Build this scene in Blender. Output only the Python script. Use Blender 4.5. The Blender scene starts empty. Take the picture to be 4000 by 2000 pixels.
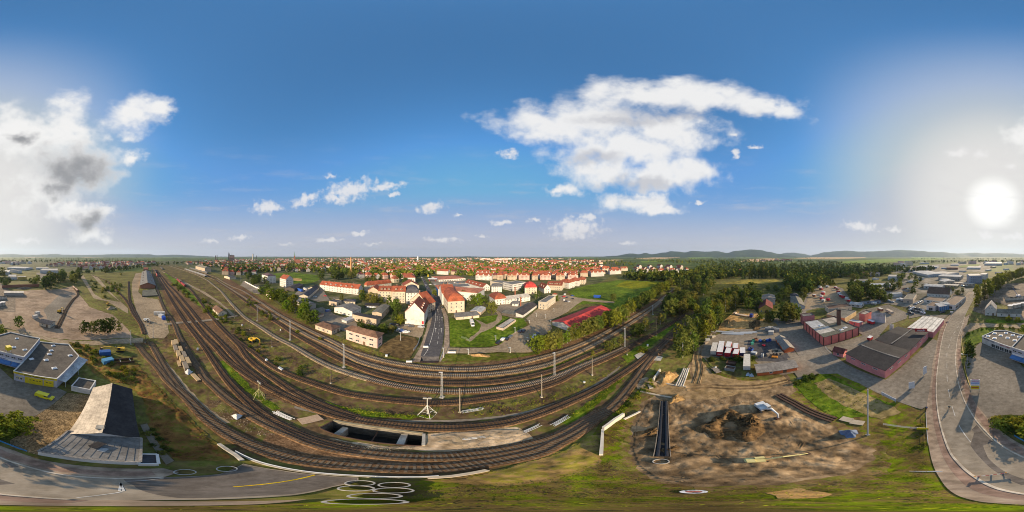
EXPOSURE = 1.15
SUN_E = 3.6
SKY_S = 0.10
SKY_ROT = 2.951      # same azimuth as the sun lamp
SKY_TINT = (0.52,1.01,1.24)
SKY_HORIZON = (2.72,2.66,2.80)
SKY_GLOW = (2.6,2.6,2.66); SKY_GLOW2 = (3.6,3.52,3.42)
SKY_CORE = (5.0,4.95,4.8)
SKY_CAP = (2.6,2.8,3.2)
CLOUD_W = (4.1,4.05,4.0); CLOUD_G = (1.2,1.22,1.3); CLOUD_G2 = (2.6,2.6,2.72); CLOUD_W2 = (3.9,3.8,3.8)
HAZE_D = 0.00005; HAZE_COL = (.62,.80,1.0,1)
import bpy, bmesh, math, random
import numpy as np
from mathutils import Vector, Matrix, geometry
C = bpy.context.scene.collection
PI = math.pi; R = math.radians
rng = random.Random(7)
H = 50.0            # height of the drone camera above the flat ground

# ------------------------------------------------------------------ camera
cam_d = bpy.data.cameras.new("camera"); cam = bpy.data.objects.new("camera", cam_d); C.objects.link(cam)
cam_d.type = 'PANO'
try: cam_d.panorama_type = 'EQUIRECTANGULAR'
except Exception: cam_d.cycles.panorama_type = 'EQUIRECTANGULAR'
cam_d.clip_start = 0.1; cam_d.clip_end = 60000
cam.location = (0,0, H); cam.rotation_euler = (R(90),0,0)
bpy.context.scene.camera = cam
sc = bpy.context.scene
sc.render.engine = 'CYCLES'
sc.cycles.max_bounces = 5; sc.cycles.diffuse_bounces = 2; sc.cycles.glossy_bounces = 2
sc.cycles.transmission_bounces = 2; sc.cycles.volume_bounces = 0; sc.cycles.transparent_max_bounces = 8
sc.cycles.use_denoising = True; sc.cycles.filter_width = 1.0
sc.view_settings.view_transform = 'Standard'; sc.view_settings.look = 'None'
sc.view_settings.exposure = EXPOSURE; sc.view_settings.gamma = 1.0

# ------------------------------------------------------------------ sun and sky
SUN_AZ, SUN_EL = R(169.1), R(18.5)
sun_dir = Vector((math.sin(SUN_AZ)*math.cos(SUN_EL), math.cos(SUN_AZ)*math.cos(SUN_EL), math.sin(SUN_EL)))
sd = bpy.data.lights.new("sun", 'SUN'); sd.energy = SUN_E; sd.angle = R(0.7); sd.color = (1.0,0.80,0.56)
so = bpy.data.objects.new("sun", sd); C.objects.link(so)
so.rotation_euler = (-sun_dir).to_track_quat('-Z', 'Y').to_euler(); so.location = (0,0,300)

W = bpy.data.worlds.new("World"); sc.world = W; W.use_nodes = True
W.cycles.sampling_method = 'MANUAL'; W.cycles.sample_map_resolution = 256
nt = W.node_tree; nt.nodes.clear()
def N(t, **k):
    n = nt.nodes.new(t)
    for a, b in k.items():
        if a == 'op': n.operation = b
        elif a.startswith('i'): n.inputs[int(a[1:])].default_value = b
        else: setattr(n, a, b)
    return n
def L(a, b): nt.links.new(a, b)
def M(op, a, b=None, c=None, clamp=False):
    n = N('ShaderNodeMath', op=op); n.use_clamp = clamp
    for i, v in enumerate((a, b, c)):
        if v is None: continue
        if isinstance(v, (int, float)): n.inputs[i].default_value = v
        else: L(v, n.inputs[i])
    return n.outputs[0]
def SMOOTH(v, lo, hi):
    n = N('ShaderNodeMapRange'); n.interpolation_type = 'SMOOTHSTEP'; L(v, n.inputs[0])
    n.inputs[1].default_value = lo; n.inputs[2].default_value = hi
    return n.outputs[0]
def MIXC(f, a, b, mode='MIX'):
    n = N('ShaderNodeMix'); n.data_type = 'RGBA'; n.blend_type = mode; n.clamp_factor = True
    for s, v in ((0, f),(6, a),(7, b)):
        if isinstance(v, (int, float)): n.inputs[s].default_value = v
        elif isinstance(v, tuple): n.inputs[s].default_value = v if len(v) == 4 else (*v, 1)
        else: L(v, n.inputs[s])
    return n.outputs[2]
tc = N('ShaderNodeTexCoord'); sx = N('ShaderNodeSeparateXYZ'); L(tc.outputs['Generated'], sx.inputs[0])
sky = N('ShaderNodeTexSky'); sky.sky_type = 'NISHITA'; sky.sun_disc = False
sky.sun_elevation = SUN_EL; sky.sun_rotation = SKY_ROT; sky.altitude = 250; sky.air_density = 1.0; sky.dust_density = 0.7; sky.ozone_density = 2.0
az = M('ARCTAN2', sx.outputs[0], sx.outputs[1]); el = M('ARCSINE', sx.outputs[2])
# deeper blue overhead and away from the sun, whitish veil round the sun and along the horizon
vd = N('ShaderNodeVectorMath', op='DOT_PRODUCT'); L(tc.outputs['Generated'], vd.inputs[0]); vd.inputs[1].default_value = sun_dir
sund = vd.outputs['Value']
base = MIXC(1.0, MIXC(1.0, sky.outputs[0], SKY_TINT, 'MULTIPLY'), SKY_CAP, 'DARKEN')
base = MIXC(M('MULTIPLY', SMOOTH(el, R(46), R(10)),.85), base, (0.62,1.40,3.15))
hz_f = M('POWER', SMOOTH(el, R(27), R(-2)),1.25)
base = MIXC(M('MULTIPLY', hz_f, 0.95), base, SKY_HORIZON)
glow = SMOOTH(sund, 0.42,0.99)
base = MIXC(M('MULTIPLY', glow, 0.93), base, SKY_GLOW)
base = MIXC(M('MULTIPLY', SMOOTH(sund, .80,.992),.9), base, SKY_GLOW2)
core = SMOOTH(sund, 0.982,0.9995)
base = MIXC(core, base, SKY_CORE)
# clouds: ellipses in azimuth / elevation with noisy edges
cuv = N('ShaderNodeCombineXYZ'); L(az, cuv.inputs[0]); L(el, cuv.inputs[1])
def noise(scale, detail, vec, rough=0.55, off=(0,0,0), stretch=(1,1,1)):
    mp = N('ShaderNodeMapping'); mp.inputs[1].default_value = off; mp.inputs[3].default_value = stretch; L(vec, mp.inputs[0])
    n = N('ShaderNodeTexNoise'); n.inputs['Scale'].default_value = scale; n.inputs['Detail'].default_value = detail
    n.inputs['Roughness'].default_value = rough; L(mp.outputs[0], n.inputs[0]); return n
DIRV = tc.outputs['Generated']
w1 = noise(6,5, DIRV); w2 = noise(22,4, DIRV, off=(4,2,1))
wv = N('ShaderNodeVectorMath', op='SUBTRACT'); L(w1.outputs['Color'], wv.inputs[0]); wv.inputs[1].default_value = (.5,.5,.5)
ws = N('ShaderNodeVectorMath', op='MULTIPLY'); L(wv.outputs[0], ws.inputs[0]); ws.inputs[1].default_value = (.30,.17,0)
wv2 = N('ShaderNodeVectorMath', op='SUBTRACT'); L(w2.outputs['Color'], wv2.inputs[0]); wv2.inputs[1].default_value = (.5,.5,.5)
ws2 = N('ShaderNodeVectorMath', op='MULTIPLY'); L(wv2.outputs[0], ws2.inputs[0]); ws2.inputs[1].default_value = (.09,.06,0)
ad = N('ShaderNodeVectorMath', op='ADD'); L(cuv.outputs[0], ad.inputs[0]); L(ws.outputs[0], ad.inputs[1])
adb = N('ShaderNodeVectorMath', op='ADD'); L(ad.outputs[0], adb.inputs[0]); L(ws2.outputs[0], adb.inputs[1])
ads = N('ShaderNodeVectorMath', op='ADD'); L(cuv.outputs[0], ads.inputs[0]); L(ws2.outputs[0], ads.inputs[1])
def ellipse(px, py, rx, ry, rot, vec):     # picture units of the panorama (2576 wide): 1 unit = 0.13975 degrees
    k = R(360/2576)
    mp = N('ShaderNodeMapping'); mp.vector_type = 'TEXTURE'
    mp.inputs[1].default_value = ((px-1288)*k, (644-py)*k, 0); mp.inputs[2].default_value = (0,0, R(rot)); mp.inputs[3].default_value = (rx*k, ry*k, 1)
    L(vec, mp.inputs[0]); ln = N('ShaderNodeVectorMath', op='LENGTH'); L(mp.outputs[0], ln.inputs[0]); return ln.outputs['Value']
def cloud(ells, vec, big):
    cur = None
    for e in ells:
        v = ellipse(*e, vec)
        if cur is None: cur = v
        else:
            n = N('ShaderNodeMath', op='SMOOTH_MIN'); L(cur, n.inputs[0]); L(v, n.inputs[1]); n.inputs[2].default_value = 0.25 if big else .1; cur = n.outputs[0]
    return cur
BIG_L = [(50,340,95,65,0),(165,325,70,75,0),(2600,350,60,50,0),(190,415,110,75,0),(335,292,85,42,18),(395,275,35,30,0),(335,395,45,22,15),(140,470,95,60,0),(195,540,80,38,-10),(255,535,36,20,12),(225,590,45,22,0)]
BIG_R = [(1400,320,140,45,-8),(1500,300,120,55,0),(1650,240,190,42,0),(1800,240,140,38,-6),(1930,270,75,26,-14),(1560,375,160,55,0),(1690,330,120,50,0),(1520,430,80,38,0),(1660,440,130,42,0),(1740,430,70,35,0),(1600,510,95,24,0),(1660,525,60,18,0),(1415,482,42,18,0)]
SMALL = [(670,522,40,17,0),(770,502,44,15,22),(885,478,72,27,10),(850,500,50,14,0),(965,470,58,11,8),(830,443,18,7,0),(1085,522,34,16,10),(988,488,18,6,0),(1280,388,27,14,0),
         (1450,570,72,26,0),(1440,590,60,14,0),(1852,386,13,16,0),(1845,340,10,5,0),(1900,368,16,7,0),(1755,508,20,5,0),(1265,560,36,6,0),(1345,556,18,6,0),(905,588,25,7,0),(830,605,40,6,0),(605,598,27,8,0),(530,606,28,7,0),
         (1115,603,55,7,0),(720,614,24,5,0),(1580,612,22,5,0),(1480,545,25,9,0),(2170,570,45,14,-8),(2250,578,28,8,0),(2410,385,30,16,0),(2465,388,20,14,0),(2540,420,18,10,0),(2480,590,35,12,-20),(2550,595,40,10,0),(70,605,35,9,0),(1155,540,16,5,0),(1210,595,18,4,0),(940,615,25,4,0)]
nz = noise(9,6, DIRV, .54); nz2 = noise(28,5, DIRV, .54, off=(9,3,2)); nz3 = noise(3.6,5, DIRV, .5, off=(1,7,2))
def dens(d, nzn, amp, lo, hi, bias=0.0):
    v = M('ADD', M('SUBTRACT', 1.0 + bias, d), M('MULTIPLY', M('SUBTRACT', nzn.outputs[0],0.5), amp))
    return v
dL = dens(cloud(BIG_L, adb.outputs[0], True), nz, 2.5,0,1,.27); dR = dens(cloud(BIG_R, adb.outputs[0], True), nz, 2.1,0,1,.26)
dS = dens(cloud(SMALL, ads.outputs[0], False), nz2,2.3,0,1,.12)
aL = SMOOTH(dL, -.15,.95); aR = SMOOTH(dR, -.15,.95); aS = SMOOTH(dS, -.05,1.0)
# thicker bodies turn grey on the side away from the sun (left bank stands before it)
gl = dens(cloud([(185,430,110,62,0),(150,480,60,30,0),(220,560,60,32,10),(55,350,40,18,0)], adb.outputs[0], True), nz, 1.5,0,1); greyL = M('MULTIPLY', SMOOTH(gl, -.35,1.0),.95)
gr_ = dens(cloud([(1700,285,180,20,0),(1560,305,100,18,0),(1500,395,70,24,0),(1620,462,130,18,0)], adb.outputs[0], True), nz, 1.6,0,1,.1); greyR = M('MULTIPLY', SMOOTH(gr_, -.3,1.0),.85)
colL = MIXC(greyL, CLOUD_W, CLOUD_G); colR = MIXC(greyR, CLOUD_W, CLOUD_G2)
base = MIXC(M('MULTIPLY', aL, .97), base, colL)
base = MIXC(M('MULTIPLY', aR, .95), base, colR)
base = MIXC(M('MULTIPLY', aS, .85), base, CLOUD_W2)
cir = noise(3.2,8, DIRV, .65, off=(2,5,3), stretch=(1,1,6))
base = MIXC(M('MULTIPLY', M('MULTIPLY', SMOOTH(cir.outputs[0],.5,.8), SMOOTH(el, R(50), R(5))),.5), base, SKY_HORIZON)
bg = N('ShaderNodeBackground'); L(base, bg.inputs[0]); bg.inputs[1].default_value = SKY_S
wo = N('ShaderNodeOutputWorld'); L(bg.outputs[0], wo.inputs[0])

# ------------------------------------------------------------------ helpers
def G(px, py, z=0.0):
    """ground point (height z) seen in the direction of panorama position px, py (4000 x 2000)"""
    a = R((px-2000)*.09); e = R((py-1000)*.09); r = (H-z)/math.tan(e)
    return Vector((r*math.sin(a), r*math.cos(a), z))
def zat(px, pyb, pyt):
    return H - (H/math.tan(R((pyb-1000)*.09)))*math.tan(R((pyt-1000)*.09))
def tag(o, label=None, cat=None, group=None, kind=None):
    if label: o['label'] = label
    if cat: o['category'] = cat
    if group: o['group'] = group
    if kind: o['kind'] = kind
    return o
def empty(name, loc, rz=0.0):
    o = bpy.data.objects.new(name, None); C.objects.link(o); o.location = loc; o.rotation_euler = (0,0, rz); return o
def copy_obj(o, parent=None):
    c = o.copy(); C.objects.link(c)
    if parent: c.parent = parent
    return c
def copy_tree(o, parent=None):
    c = copy_obj(o, parent)
    for ch in list(o.children): copy_tree(ch, c)
    return c
class MB:
    """collects shapes for ONE mesh object"""
    def __init__(s): s.v = []; s.f = []; s.m = []; s.mi = 0
    def add(s, vs, fs):
        k = len(s.v); s.v += [tuple(v) for v in vs]; s.f += [tuple(i+k for i in f) for f in fs]; s.m += [s.mi]*len(fs); return s
    def poly(s, pts): return s.add(pts, [tuple(range(len(pts)))])
    def box(s, x0, x1, y0, y1, z0, z1):
        return s.add([(x0,y0,z0),(x1,y0,z0),(x1,y1,z0),(x0,y1,z0),(x0,y0,z1),(x1,y0,z1),(x1,y1,z1),(x0,y1,z1)],
                     [(3,2,1,0),(4,5,6,7),(0,1,5,4),(1,2,6,5),(2,3,7,6),(3,0,4,7)])
    def prism(s, pts, z0, z1):
        n = len(pts); v = [(p[0],p[1],z0) for p in pts]+[(p[0],p[1],z1) for p in pts]
        ar = sum(pts[i][0]*pts[(i+1)%n][1]-pts[(i+1)%n][0]*pts[i][1] for i in range(n))
        fs = [tuple(range(n,2*n)), tuple(reversed(range(n)))]+[(i,(i+1)%n,(i+1)%n+n,i+n) for i in range(n)]
        if ar < 0: fs = [tuple(reversed(f)) for f in fs]
        return s.add(v, fs)
    def prof(s, prof, x0, x1):          # (y,z) profile pulled along x
        n = len(prof); v = [(x0,p[0],p[1]) for p in prof]+[(x1,p[0],p[1]) for p in prof]
        ar = sum(prof[i][0]*prof[(i+1)%n][1]-prof[(i+1)%n][0]*prof[i][1] for i in range(n))
        fs = [tuple(reversed(range(n))), tuple(range(n,2*n))]+[(i,(i+1)%n,(i+1)%n+n,i+n) for i in range(n)]
        if ar < 0: fs = [tuple(reversed(f)) for f in fs]
        return s.add(v, fs)
    def tube(s, a, b, r0, r1=None, n=8, cap=True):
        a = Vector(a); b = Vector(b); r1 = r0 if r1 is None else r1
        d = (b-a).normalized(); u = d.orthogonal().normalized(); w = d.cross(u)
        v = []
        for p, r in ((a, r0),(b, r1)):
            for i in range(n):
                t = 2*PI*i/n; v.append(p+u*(r*math.cos(t))+w*(r*math.sin(t)))
        fs = [(i,(i+1)%n,(i+1)%n+n,i+n) for i in range(n)]
        if cap: fs += [tuple(reversed(range(n))), tuple(range(n,2*n))]
        return s.add(v, fs)
    def lathe(s, pr, n=16, c=(0,0,0)):   # (r,z) profile about z
        v = []; fs = []; k = len(pr)
        for (r, z) in pr:
            for i in range(n): t = 2*PI*i/n; v.append((c[0]+r*math.cos(t), c[1]+r*math.sin(t), c[2]+z))
        for j in range(k-1):
            for i in range(n): fs.append((j*n+i, j*n+(i+1)%n, (j+1)*n+(i+1)%n, (j+1)*n+i))
        return s.add(v, fs)
    def build(s, name, mats, parent=None, loc=(0,0,0), rz=0.0, smooth=False, kind=None):
        me = bpy.data.meshes.new(name); me.from_pydata(s.v, [], s.f); me.update()
        mats = mats if isinstance(mats, (list, tuple)) else [mats]
        for m in mats: me.materials.append(m)
        if len(mats) > 1: me.polygons.foreach_set('material_index', s.m)
        if smooth: me.polygons.foreach_set('use_smooth', [True]*len(s.f))
        o = bpy.data.objects.new(name, me); C.objects.link(o); o.location = loc; o.rotation_euler = (0,0,rz)
        if parent: o.parent = parent
        if kind: o['kind'] = kind
        return o

# ------------------------------------------------------------------ materials
MATS = {}
def mat(name, cols, scale=1.0, rough=.85, detail=5, big=0.0, bigscale=.05, bump=0.0, metal=0.0, world=False, spec=.3, pos=None, use_obj=False, bands=None, obcol=False, mid=0.0):
    """noise-mottled material: cols = colours along the noise ramp; big = strength of a slow second variation"""
    if name in MATS: return MATS[name]
    m = bpy.data.materials.new(name); m.use_nodes = True; t = m.node_tree; b = t.nodes['Principled BSDF']; MATS[name] = m
    b.inputs['Roughness'].default_value = rough; b.inputs['Metallic'].default_value = metal; b.inputs['Specular IOR Level'].default_value = spec
    if isinstance(cols[0],(int, float)): cols = [cols]
    if len(cols) == 1:
        c = cols[0]; cols = [tuple(x*.86 for x in c), c, tuple(min(1, x*1.1) for x in c)]
    if world: src = t.nodes.new('ShaderNodeNewGeometry').outputs['Position']
    else: src = t.nodes.new('ShaderNodeTexCoord').outputs['Object']
    n = t.nodes.new('ShaderNodeTexNoise'); n.inputs['Scale'].default_value = scale; n.inputs['Detail'].default_value = detail; n.inputs['Roughness'].default_value = .74
    t.links.new(src, n.inputs[0])
    rp = t.nodes.new('ShaderNodeValToRGB'); t.links.new(n.outputs[0], rp.inputs[0])
    els = rp.color_ramp.elements
    while len(els) < len(cols): els.new(.5)
    for i, c in enumerate(cols):
        els[i].position = (.5+(pos[i]-.5)*.72 if pos else .36+.28*i/(len(cols)-1)); els[i].color = (*c, 1)
    out = rp.outputs[0]
    def mul(o1, fac_out, lo, hi):
        mr = t.nodes.new('ShaderNodeMapRange'); t.links.new(fac_out, mr.inputs[0]); mr.inputs[1].default_value = .36; mr.inputs[2].default_value = .64
        mr.inputs[3].default_value = lo; mr.inputs[4].default_value = hi
        mx = t.nodes.new('ShaderNodeVectorMath'); mx.operation = 'SCALE'; t.links.new(o1, mx.inputs[0]); t.links.new(mr.outputs[0], mx.inputs['Scale']); return mx.outputs[0]
    if big:
        n2 = t.nodes.new('ShaderNodeTexNoise'); n2.inputs['Scale'].default_value = bigscale; n2.inputs['Detail'].default_value = 6; t.links.new(src, n2.inputs[0])
        out = mul(out, n2.outputs[0],1-big, 1+big)
    if mid:
        n3 = t.nodes.new('ShaderNodeTexNoise'); n3.inputs['Scale'].default_value = .55; n3.inputs['Detail'].default_value = 4; t.links.new(src, n3.inputs[0])
        out = mul(out, n3.outputs[0],1-mid, 1+mid)
    if bands:                                    # (period in m along local axis index, strength, axis)
        per, st, ax = bands
        sp = t.nodes.new('ShaderNodeSeparateXYZ'); t.links.new(src, sp.inputs[0])
        dv = t.nodes.new('ShaderNodeMath'); dv.operation = 'MULTIPLY'; t.links.new(sp.outputs[ax], dv.inputs[0]); dv.inputs[1].default_value = 1/per
        fr = t.nodes.new('ShaderNodeMath'); fr.operation = 'FRACT'; t.links.new(dv.outputs[0], fr.inputs[0])
        gt = t.nodes.new('ShaderNodeMath'); gt.operation = 'GREATER_THAN'; t.links.new(fr.outputs[0], gt.inputs[0]); gt.inputs[1].default_value = .75
        out = mul(out, gt.outputs[0],1.0,1-st)
    if obcol:
        oi = t.nodes.new('ShaderNodeObjectInfo'); mx = t.nodes.new('ShaderNodeVectorMath'); mx.operation = 'MULTIPLY'
        t.links.new(out, mx.inputs[0]); t.links.new(oi.outputs['Color'], mx.inputs[1]); out = mx.outputs[0]
    t.links.new(out, b.inputs['Base Color'])
    if bump:
        bp = t.nodes.new('ShaderNodeBump'); bp.inputs['Strength'].default_value = bump; bp.inputs['Distance'].default_value = .25
        t.links.new(n.outputs[0], bp.inputs['Height']); t.links.new(bp.outputs[0], b.inputs['Normal'])
    return m
def ground(name, cols, scale=.5, **k):
    f = k.pop('gain', 1.35); cols = [tuple(min(.6, max(.004,(sum(c)/3+(x-sum(c)/3)*1.28)*f*w)) for x, w in zip(c, (1.03,1,.95))) for c in cols]
    k.setdefault('mid', .26)
    k.setdefault('world', True); k.setdefault('big', .3); k.setdefault('bigscale', .04); k.setdefault('detail', 9); k.setdefault('bump', .4); k.setdefault('spec', .1); k.setdefault('rough', .95)
    return mat(name, cols, scale, **k)
def plain(name, c, rough=.6, metal=0.0, spec=.4, scale=1.5):
    return mat(name, [c], scale, rough=rough, metal=metal, spec=spec)

# ------------------------------------------------------------------ ground sheets
def catmull(p, step, closed=False):
    out = []; n = len(p)
    for i in range(n-1):
        p0 = p[max(i-1,0)]; p1 = p[i]; p2 = p[i+1]; p3 = p[min(i+2,n-1)]
        d = (p2-p1).length; k = max(1, min(60, int(d/step)))
        for j in range(k):
            t = j/k; t2 = t*t; t3 = t2*t
            a = .5*((2*p1)+(p2-p0)*t+(2*p0-5*p1+4*p2-p3)*t2+(3*p1-p0-3*p2+p3)*t3); out.append(a)
    out.append(p[-1]); return out
def rough_edge(pts, amp, step=None):
    out = []; n = len(pts)
    for i in range(n):
        a = pts[i]; b = pts[(i+1)%n]; d = (b-a).length; st = step or max(.8, min(a.length, b.length)*.03); k = max(1, min(80, int(d/st)))
        nr = Vector((-(b-a).y, (b-a).x, 0)).normalized() if d > 0 else Vector((0,0,0))
        for j in range(k):
            t = j/k; out.append(a.lerp(b, t)+nr*(amp*rng.uniform(-1,1)*(1 if j else .5)))
    return out
def fill(name, outline, m, z, holes=(), kind='structure'):
    loops = [[Vector((p.x, p.y, 0)) for p in outline]]+[[Vector((p.x, p.y, 0)) for p in h] for h in holes]
    tri = geometry.tessellate_polygon(loops); flat = [p for l in loops for p in l]
    fs = []
    for t in tri:
        a, b, c = (flat[i] for i in t)
        ar = (b-a).cross(c-a).z
        if abs(ar) < 1e-9: continue
        fs.append(t if ar > 0 else (t[0], t[2], t[1]))
    me = bpy.data.meshes.new(name); me.from_pydata([(p.x, p.y, z) for p in flat],[], fs); me.materials.append(m)
    o = bpy.data.objects.new(name, me); C.objects.link(o); o['kind'] = kind; return o
LAY = [0]
def zone(name, px, m, jit=0.0, holes=(), kind='structure', z=None, smooth=False):
    pts = [G(*p) for p in px]
    if smooth: pts = catmull(pts+[pts[0]],2.5)[:-1]
    if jit: pts = rough_edge(pts, jit)
    if z is None: LAY[0] += 1; z = .004*LAY[0]
    return fill(name, pts, m, z, holes, kind)
def offset_line(pts, off):
    out = []
    for i, p in enumerate(pts):
        a = pts[max(i-1,0)]; b = pts[min(i+1,len(pts)-1)]; t = (b-a).normalized(); out.append(p+Vector((-t.y, t.x, 0))*off)
    return out
def ribbon(mb, pts, w, z0, z1, off=0.0, top=None):
    l = offset_line(pts, off+w/2); r = offset_line(pts, off-w/2); tl = offset_line(pts, off+(top or w)/2); tr = offset_line(pts, off-(top or w)/2)
    n = len(pts); vs = []
    for i in range(n): vs += [(l[i].x,l[i].y,z0),(tl[i].x,tl[i].y,z1),(tr[i].x,tr[i].y,z1),(r[i].x,r[i].y,z0)]
    fs = []
    for i in range(n-1):
        k = 4*i
        for a in range(3): fs.append((k+a, k+4+a, k+5+a, k+1+a))
    fs += [(0,1,2,3),(4*n-1,4*n-2,4*n-3,4*n-4)]
    mb.add(vs, fs)
def flatstrip(mb, pts, w, z, off=0.0):
    l = offset_line(pts, off+w/2); r = offset_line(pts, off-w/2); n = len(pts)
    mb.add([(p.x,p.y,z) for q in zip(l, r) for p in q],[(2*i+1,2*i+3,2*i+2,2*i) for i in range(n-1)])

g_weed = ground('weedy_soil', [(.055,.045,.022),(.10,.082,.040),(.085,.092,.030),(.165,.135,.072)],.22, pos=[.28,.44,.56,.74])
g_rail = ground('rail_yard_soil', [(.042,.030,.020),(.085,.060,.038),(.080,.080,.028),(.15,.115,.065)],.16, pos=[.30,.46,.57,.74], bigscale=.06)
g_ball = ground('brown_ballast', [(.045,.029,.018),(.092,.060,.038),(.145,.10,.066)],2.2, big=.25)
g_ballt = ground('tan_ballast', [(.075,.052,.032),(.125,.090,.056),(.18,.135,.088)],2.2, big=.25)
g_ballp = ground('pale_ballast', [(.11,.085,.060),(.19,.15,.105),(.26,.21,.15)],2.2, big=.25)
g_grass = ground('meadow_grass', [(.035,.055,.010),(.065,.095,.018),(.11,.125,.032)],.3, big=.35)
g_lush = ground('lush_grass', [(.035,.065,.008),(.085,.13,.012),(.15,.19,.022)],.6, big=.4)
g_asph = ground('grey_asphalt', [(.11,.098,.083),(.145,.13,.11),(.175,.158,.135)],.8, big=.2, bump=.05, mid=.12)
g_road = ground('road_asphalt', [(.14,.123,.10),(.18,.158,.13),(.21,.188,.158)],.6, big=.2, bump=.05, mid=.1)
g_asphm = ground('patched_asphalt', [(.070,.062,.055),(.095,.085,.076),(.12,.108,.098)],.7, big=.2, bump=.05, mid=.12)
g_asphd = ground('dark_asphalt', [(.045,.044,.046),(.060,.058,.060),(.075,.072,.072)],.8, big=.2, bump=.05, mid=.12)
g_conc = ground('worn_concrete', [(.12,.104,.084),(.155,.136,.112),(.19,.168,.14)],.5, big=.2, bump=.08, mid=.1)
g_grav = ground('tan_gravel', [(.15,.12,.085),(.20,.163,.12),(.25,.208,.158)],.7, big=.22, bump=.2, mid=.12)
g_dirt = ground('churned_dirt', [(.058,.043,.029),(.125,.092,.060),(.19,.142,.094),(.27,.21,.145)],.28, pos=[.28,.46,.60,.78], bump=.8, big=.42, bigscale=.09)
g_ochre = ground('ochre_dirt', [(.19,.125,.062),(.28,.185,.095),(.34,.24,.13)],.4, bump=.6)
g_sand = ground('pale_sand', [(.22,.17,.115),(.31,.245,.175),(.38,.31,.235)],.45, bump=.8)
g_pave = ground('red_pavers', [(.125,.092,.074),(.165,.122,.10),(.20,.15,.124)],.9, big=.2, bump=.05)
g_pavet = ground('tan_pavers', [(.15,.122,.096),(.195,.158,.126),(.235,.195,.158)],.9, big=.2, bump=.05)
g_cob = ground('cobblestones', [(.060,.045,.028),(.16,.12,.075),(.26,.20,.13)],3.0, big=.25, detail=3, bump=.8)
g_field = ground('stubble_field', [(.30,.22,.13),(.36,.27,.165)],.02, bump=0)
g_fgreen = ground('green_field', [(.09,.13,.03),(.13,.17,.045)],.02, bump=0)
g_far = ground('distant_farmland', [(.035,.052,.018),(.060,.078,.026),(.10,.105,.042)],.0035, big=.3, bigscale=.0011, bump=0, mid=0)
g_town = ground('town_gardens', [(.030,.040,.014),(.060,.064,.030),(.12,.108,.08)],.05, big=.3, bump=0)
g_mark = ground('white_road_paint', [(.30,.29,.27),(.42,.41,.39)],1.5, big=.1, bump=0)
g_kerb = ground('kerb_stone', [(.28,.25,.21),(.40,.36,.31)],1.0, big=.15)
concrete = mat('cast_concrete', [(.30,.265,.21),(.42,.38,.31),(.50,.46,.39)],.7, big=.2, bigscale=.2)
steel_w = plain('weathered_steel', (.10,.055,.035),.7,.3)
rail_m = plain('rail_steel', (.11,.072,.05),.45,.6)
slp_d = mat('dark_sleeper_wood', [(.035,.022,.014),(.075,.05,.034)],3)
slp_l = mat('concrete_sleepers', [(.30,.25,.18),(.42,.36,.27)],3)
slp_t = mat('weathered_sleeper_wood', [(.11,.08,.05),(.19,.145,.095)],3)
white_m = mat('white_paint', [(.62,.61,.59),(.74,.73,.71)],2, rough=.5)
galv = mat('galvanised_steel', [(.42,.43,.43),(.58,.59,.58)],3, rough=.45, metal=.2)

# the ground: one big disc with the underpass pit and the sunken road left open
PIT = [G(*p) for p in ((1250,1672),(1301,1645),(1400,1662),(1500,1676),(1570,1686),(1651,1696),(1648,1741),(1550,1736),(1450,1725),(1380,1713),(1310,1697))]
RAMP = [G(*p) for p in ((1642,1394),(1716,1394),(1713,1417),(1639,1417))]
disc = [Vector((12000*math.sin(2*PI*i/96),12000*math.cos(2*PI*i/96),0)) for i in range(96)]
inner = [Vector((520*math.sin(2*PI*i/64),520*math.cos(2*PI*i/64),0)) for i in range(64)]
fill('ground', inner, g_weed, 0,(PIT, RAMP))
fill('surrounding_land', disc, g_far, -.02,(inner,))
ZS = zone
# town floor
zone('town_ground', [(800,1052),(900,1085),(1010,1130),(1090,1190),(1240,1275),(1360,1330),(1450,1365),(1560,1400),(1640,1392),(1720,1392),(1760,1390),(1850,1390),(1990,1300),(2150,1180),(2220,1140),(2330,1110),(2420,1060),(2440,1025),(2380,1014),(2200,1012),(1900,1012),(1500,1012),(1100,1013),(850,1016),(700,1018),(560,1022),(450,1030),(480,1042),(640,1036),(720,1042)], g_town)
zone('left_town_ground', [(3960,1055),(4040,1058),(4200,1062),(4330,1060),(4480,1052),(4540,1040),(4470,1028),(4300,1022),(4100,1018),(3950,1022)], g_town)
zone('playing_field', [(1010,1078),(1060,1069),(1150,1064),(1240,1075),(1250,1092),(1215,1107),(1150,1108),(1090,1086)], g_grass)
zone('bare_patch', [(1145,1085),(1180,1089),(1178,1097),(1140,1096)], g_ochre)
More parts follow.
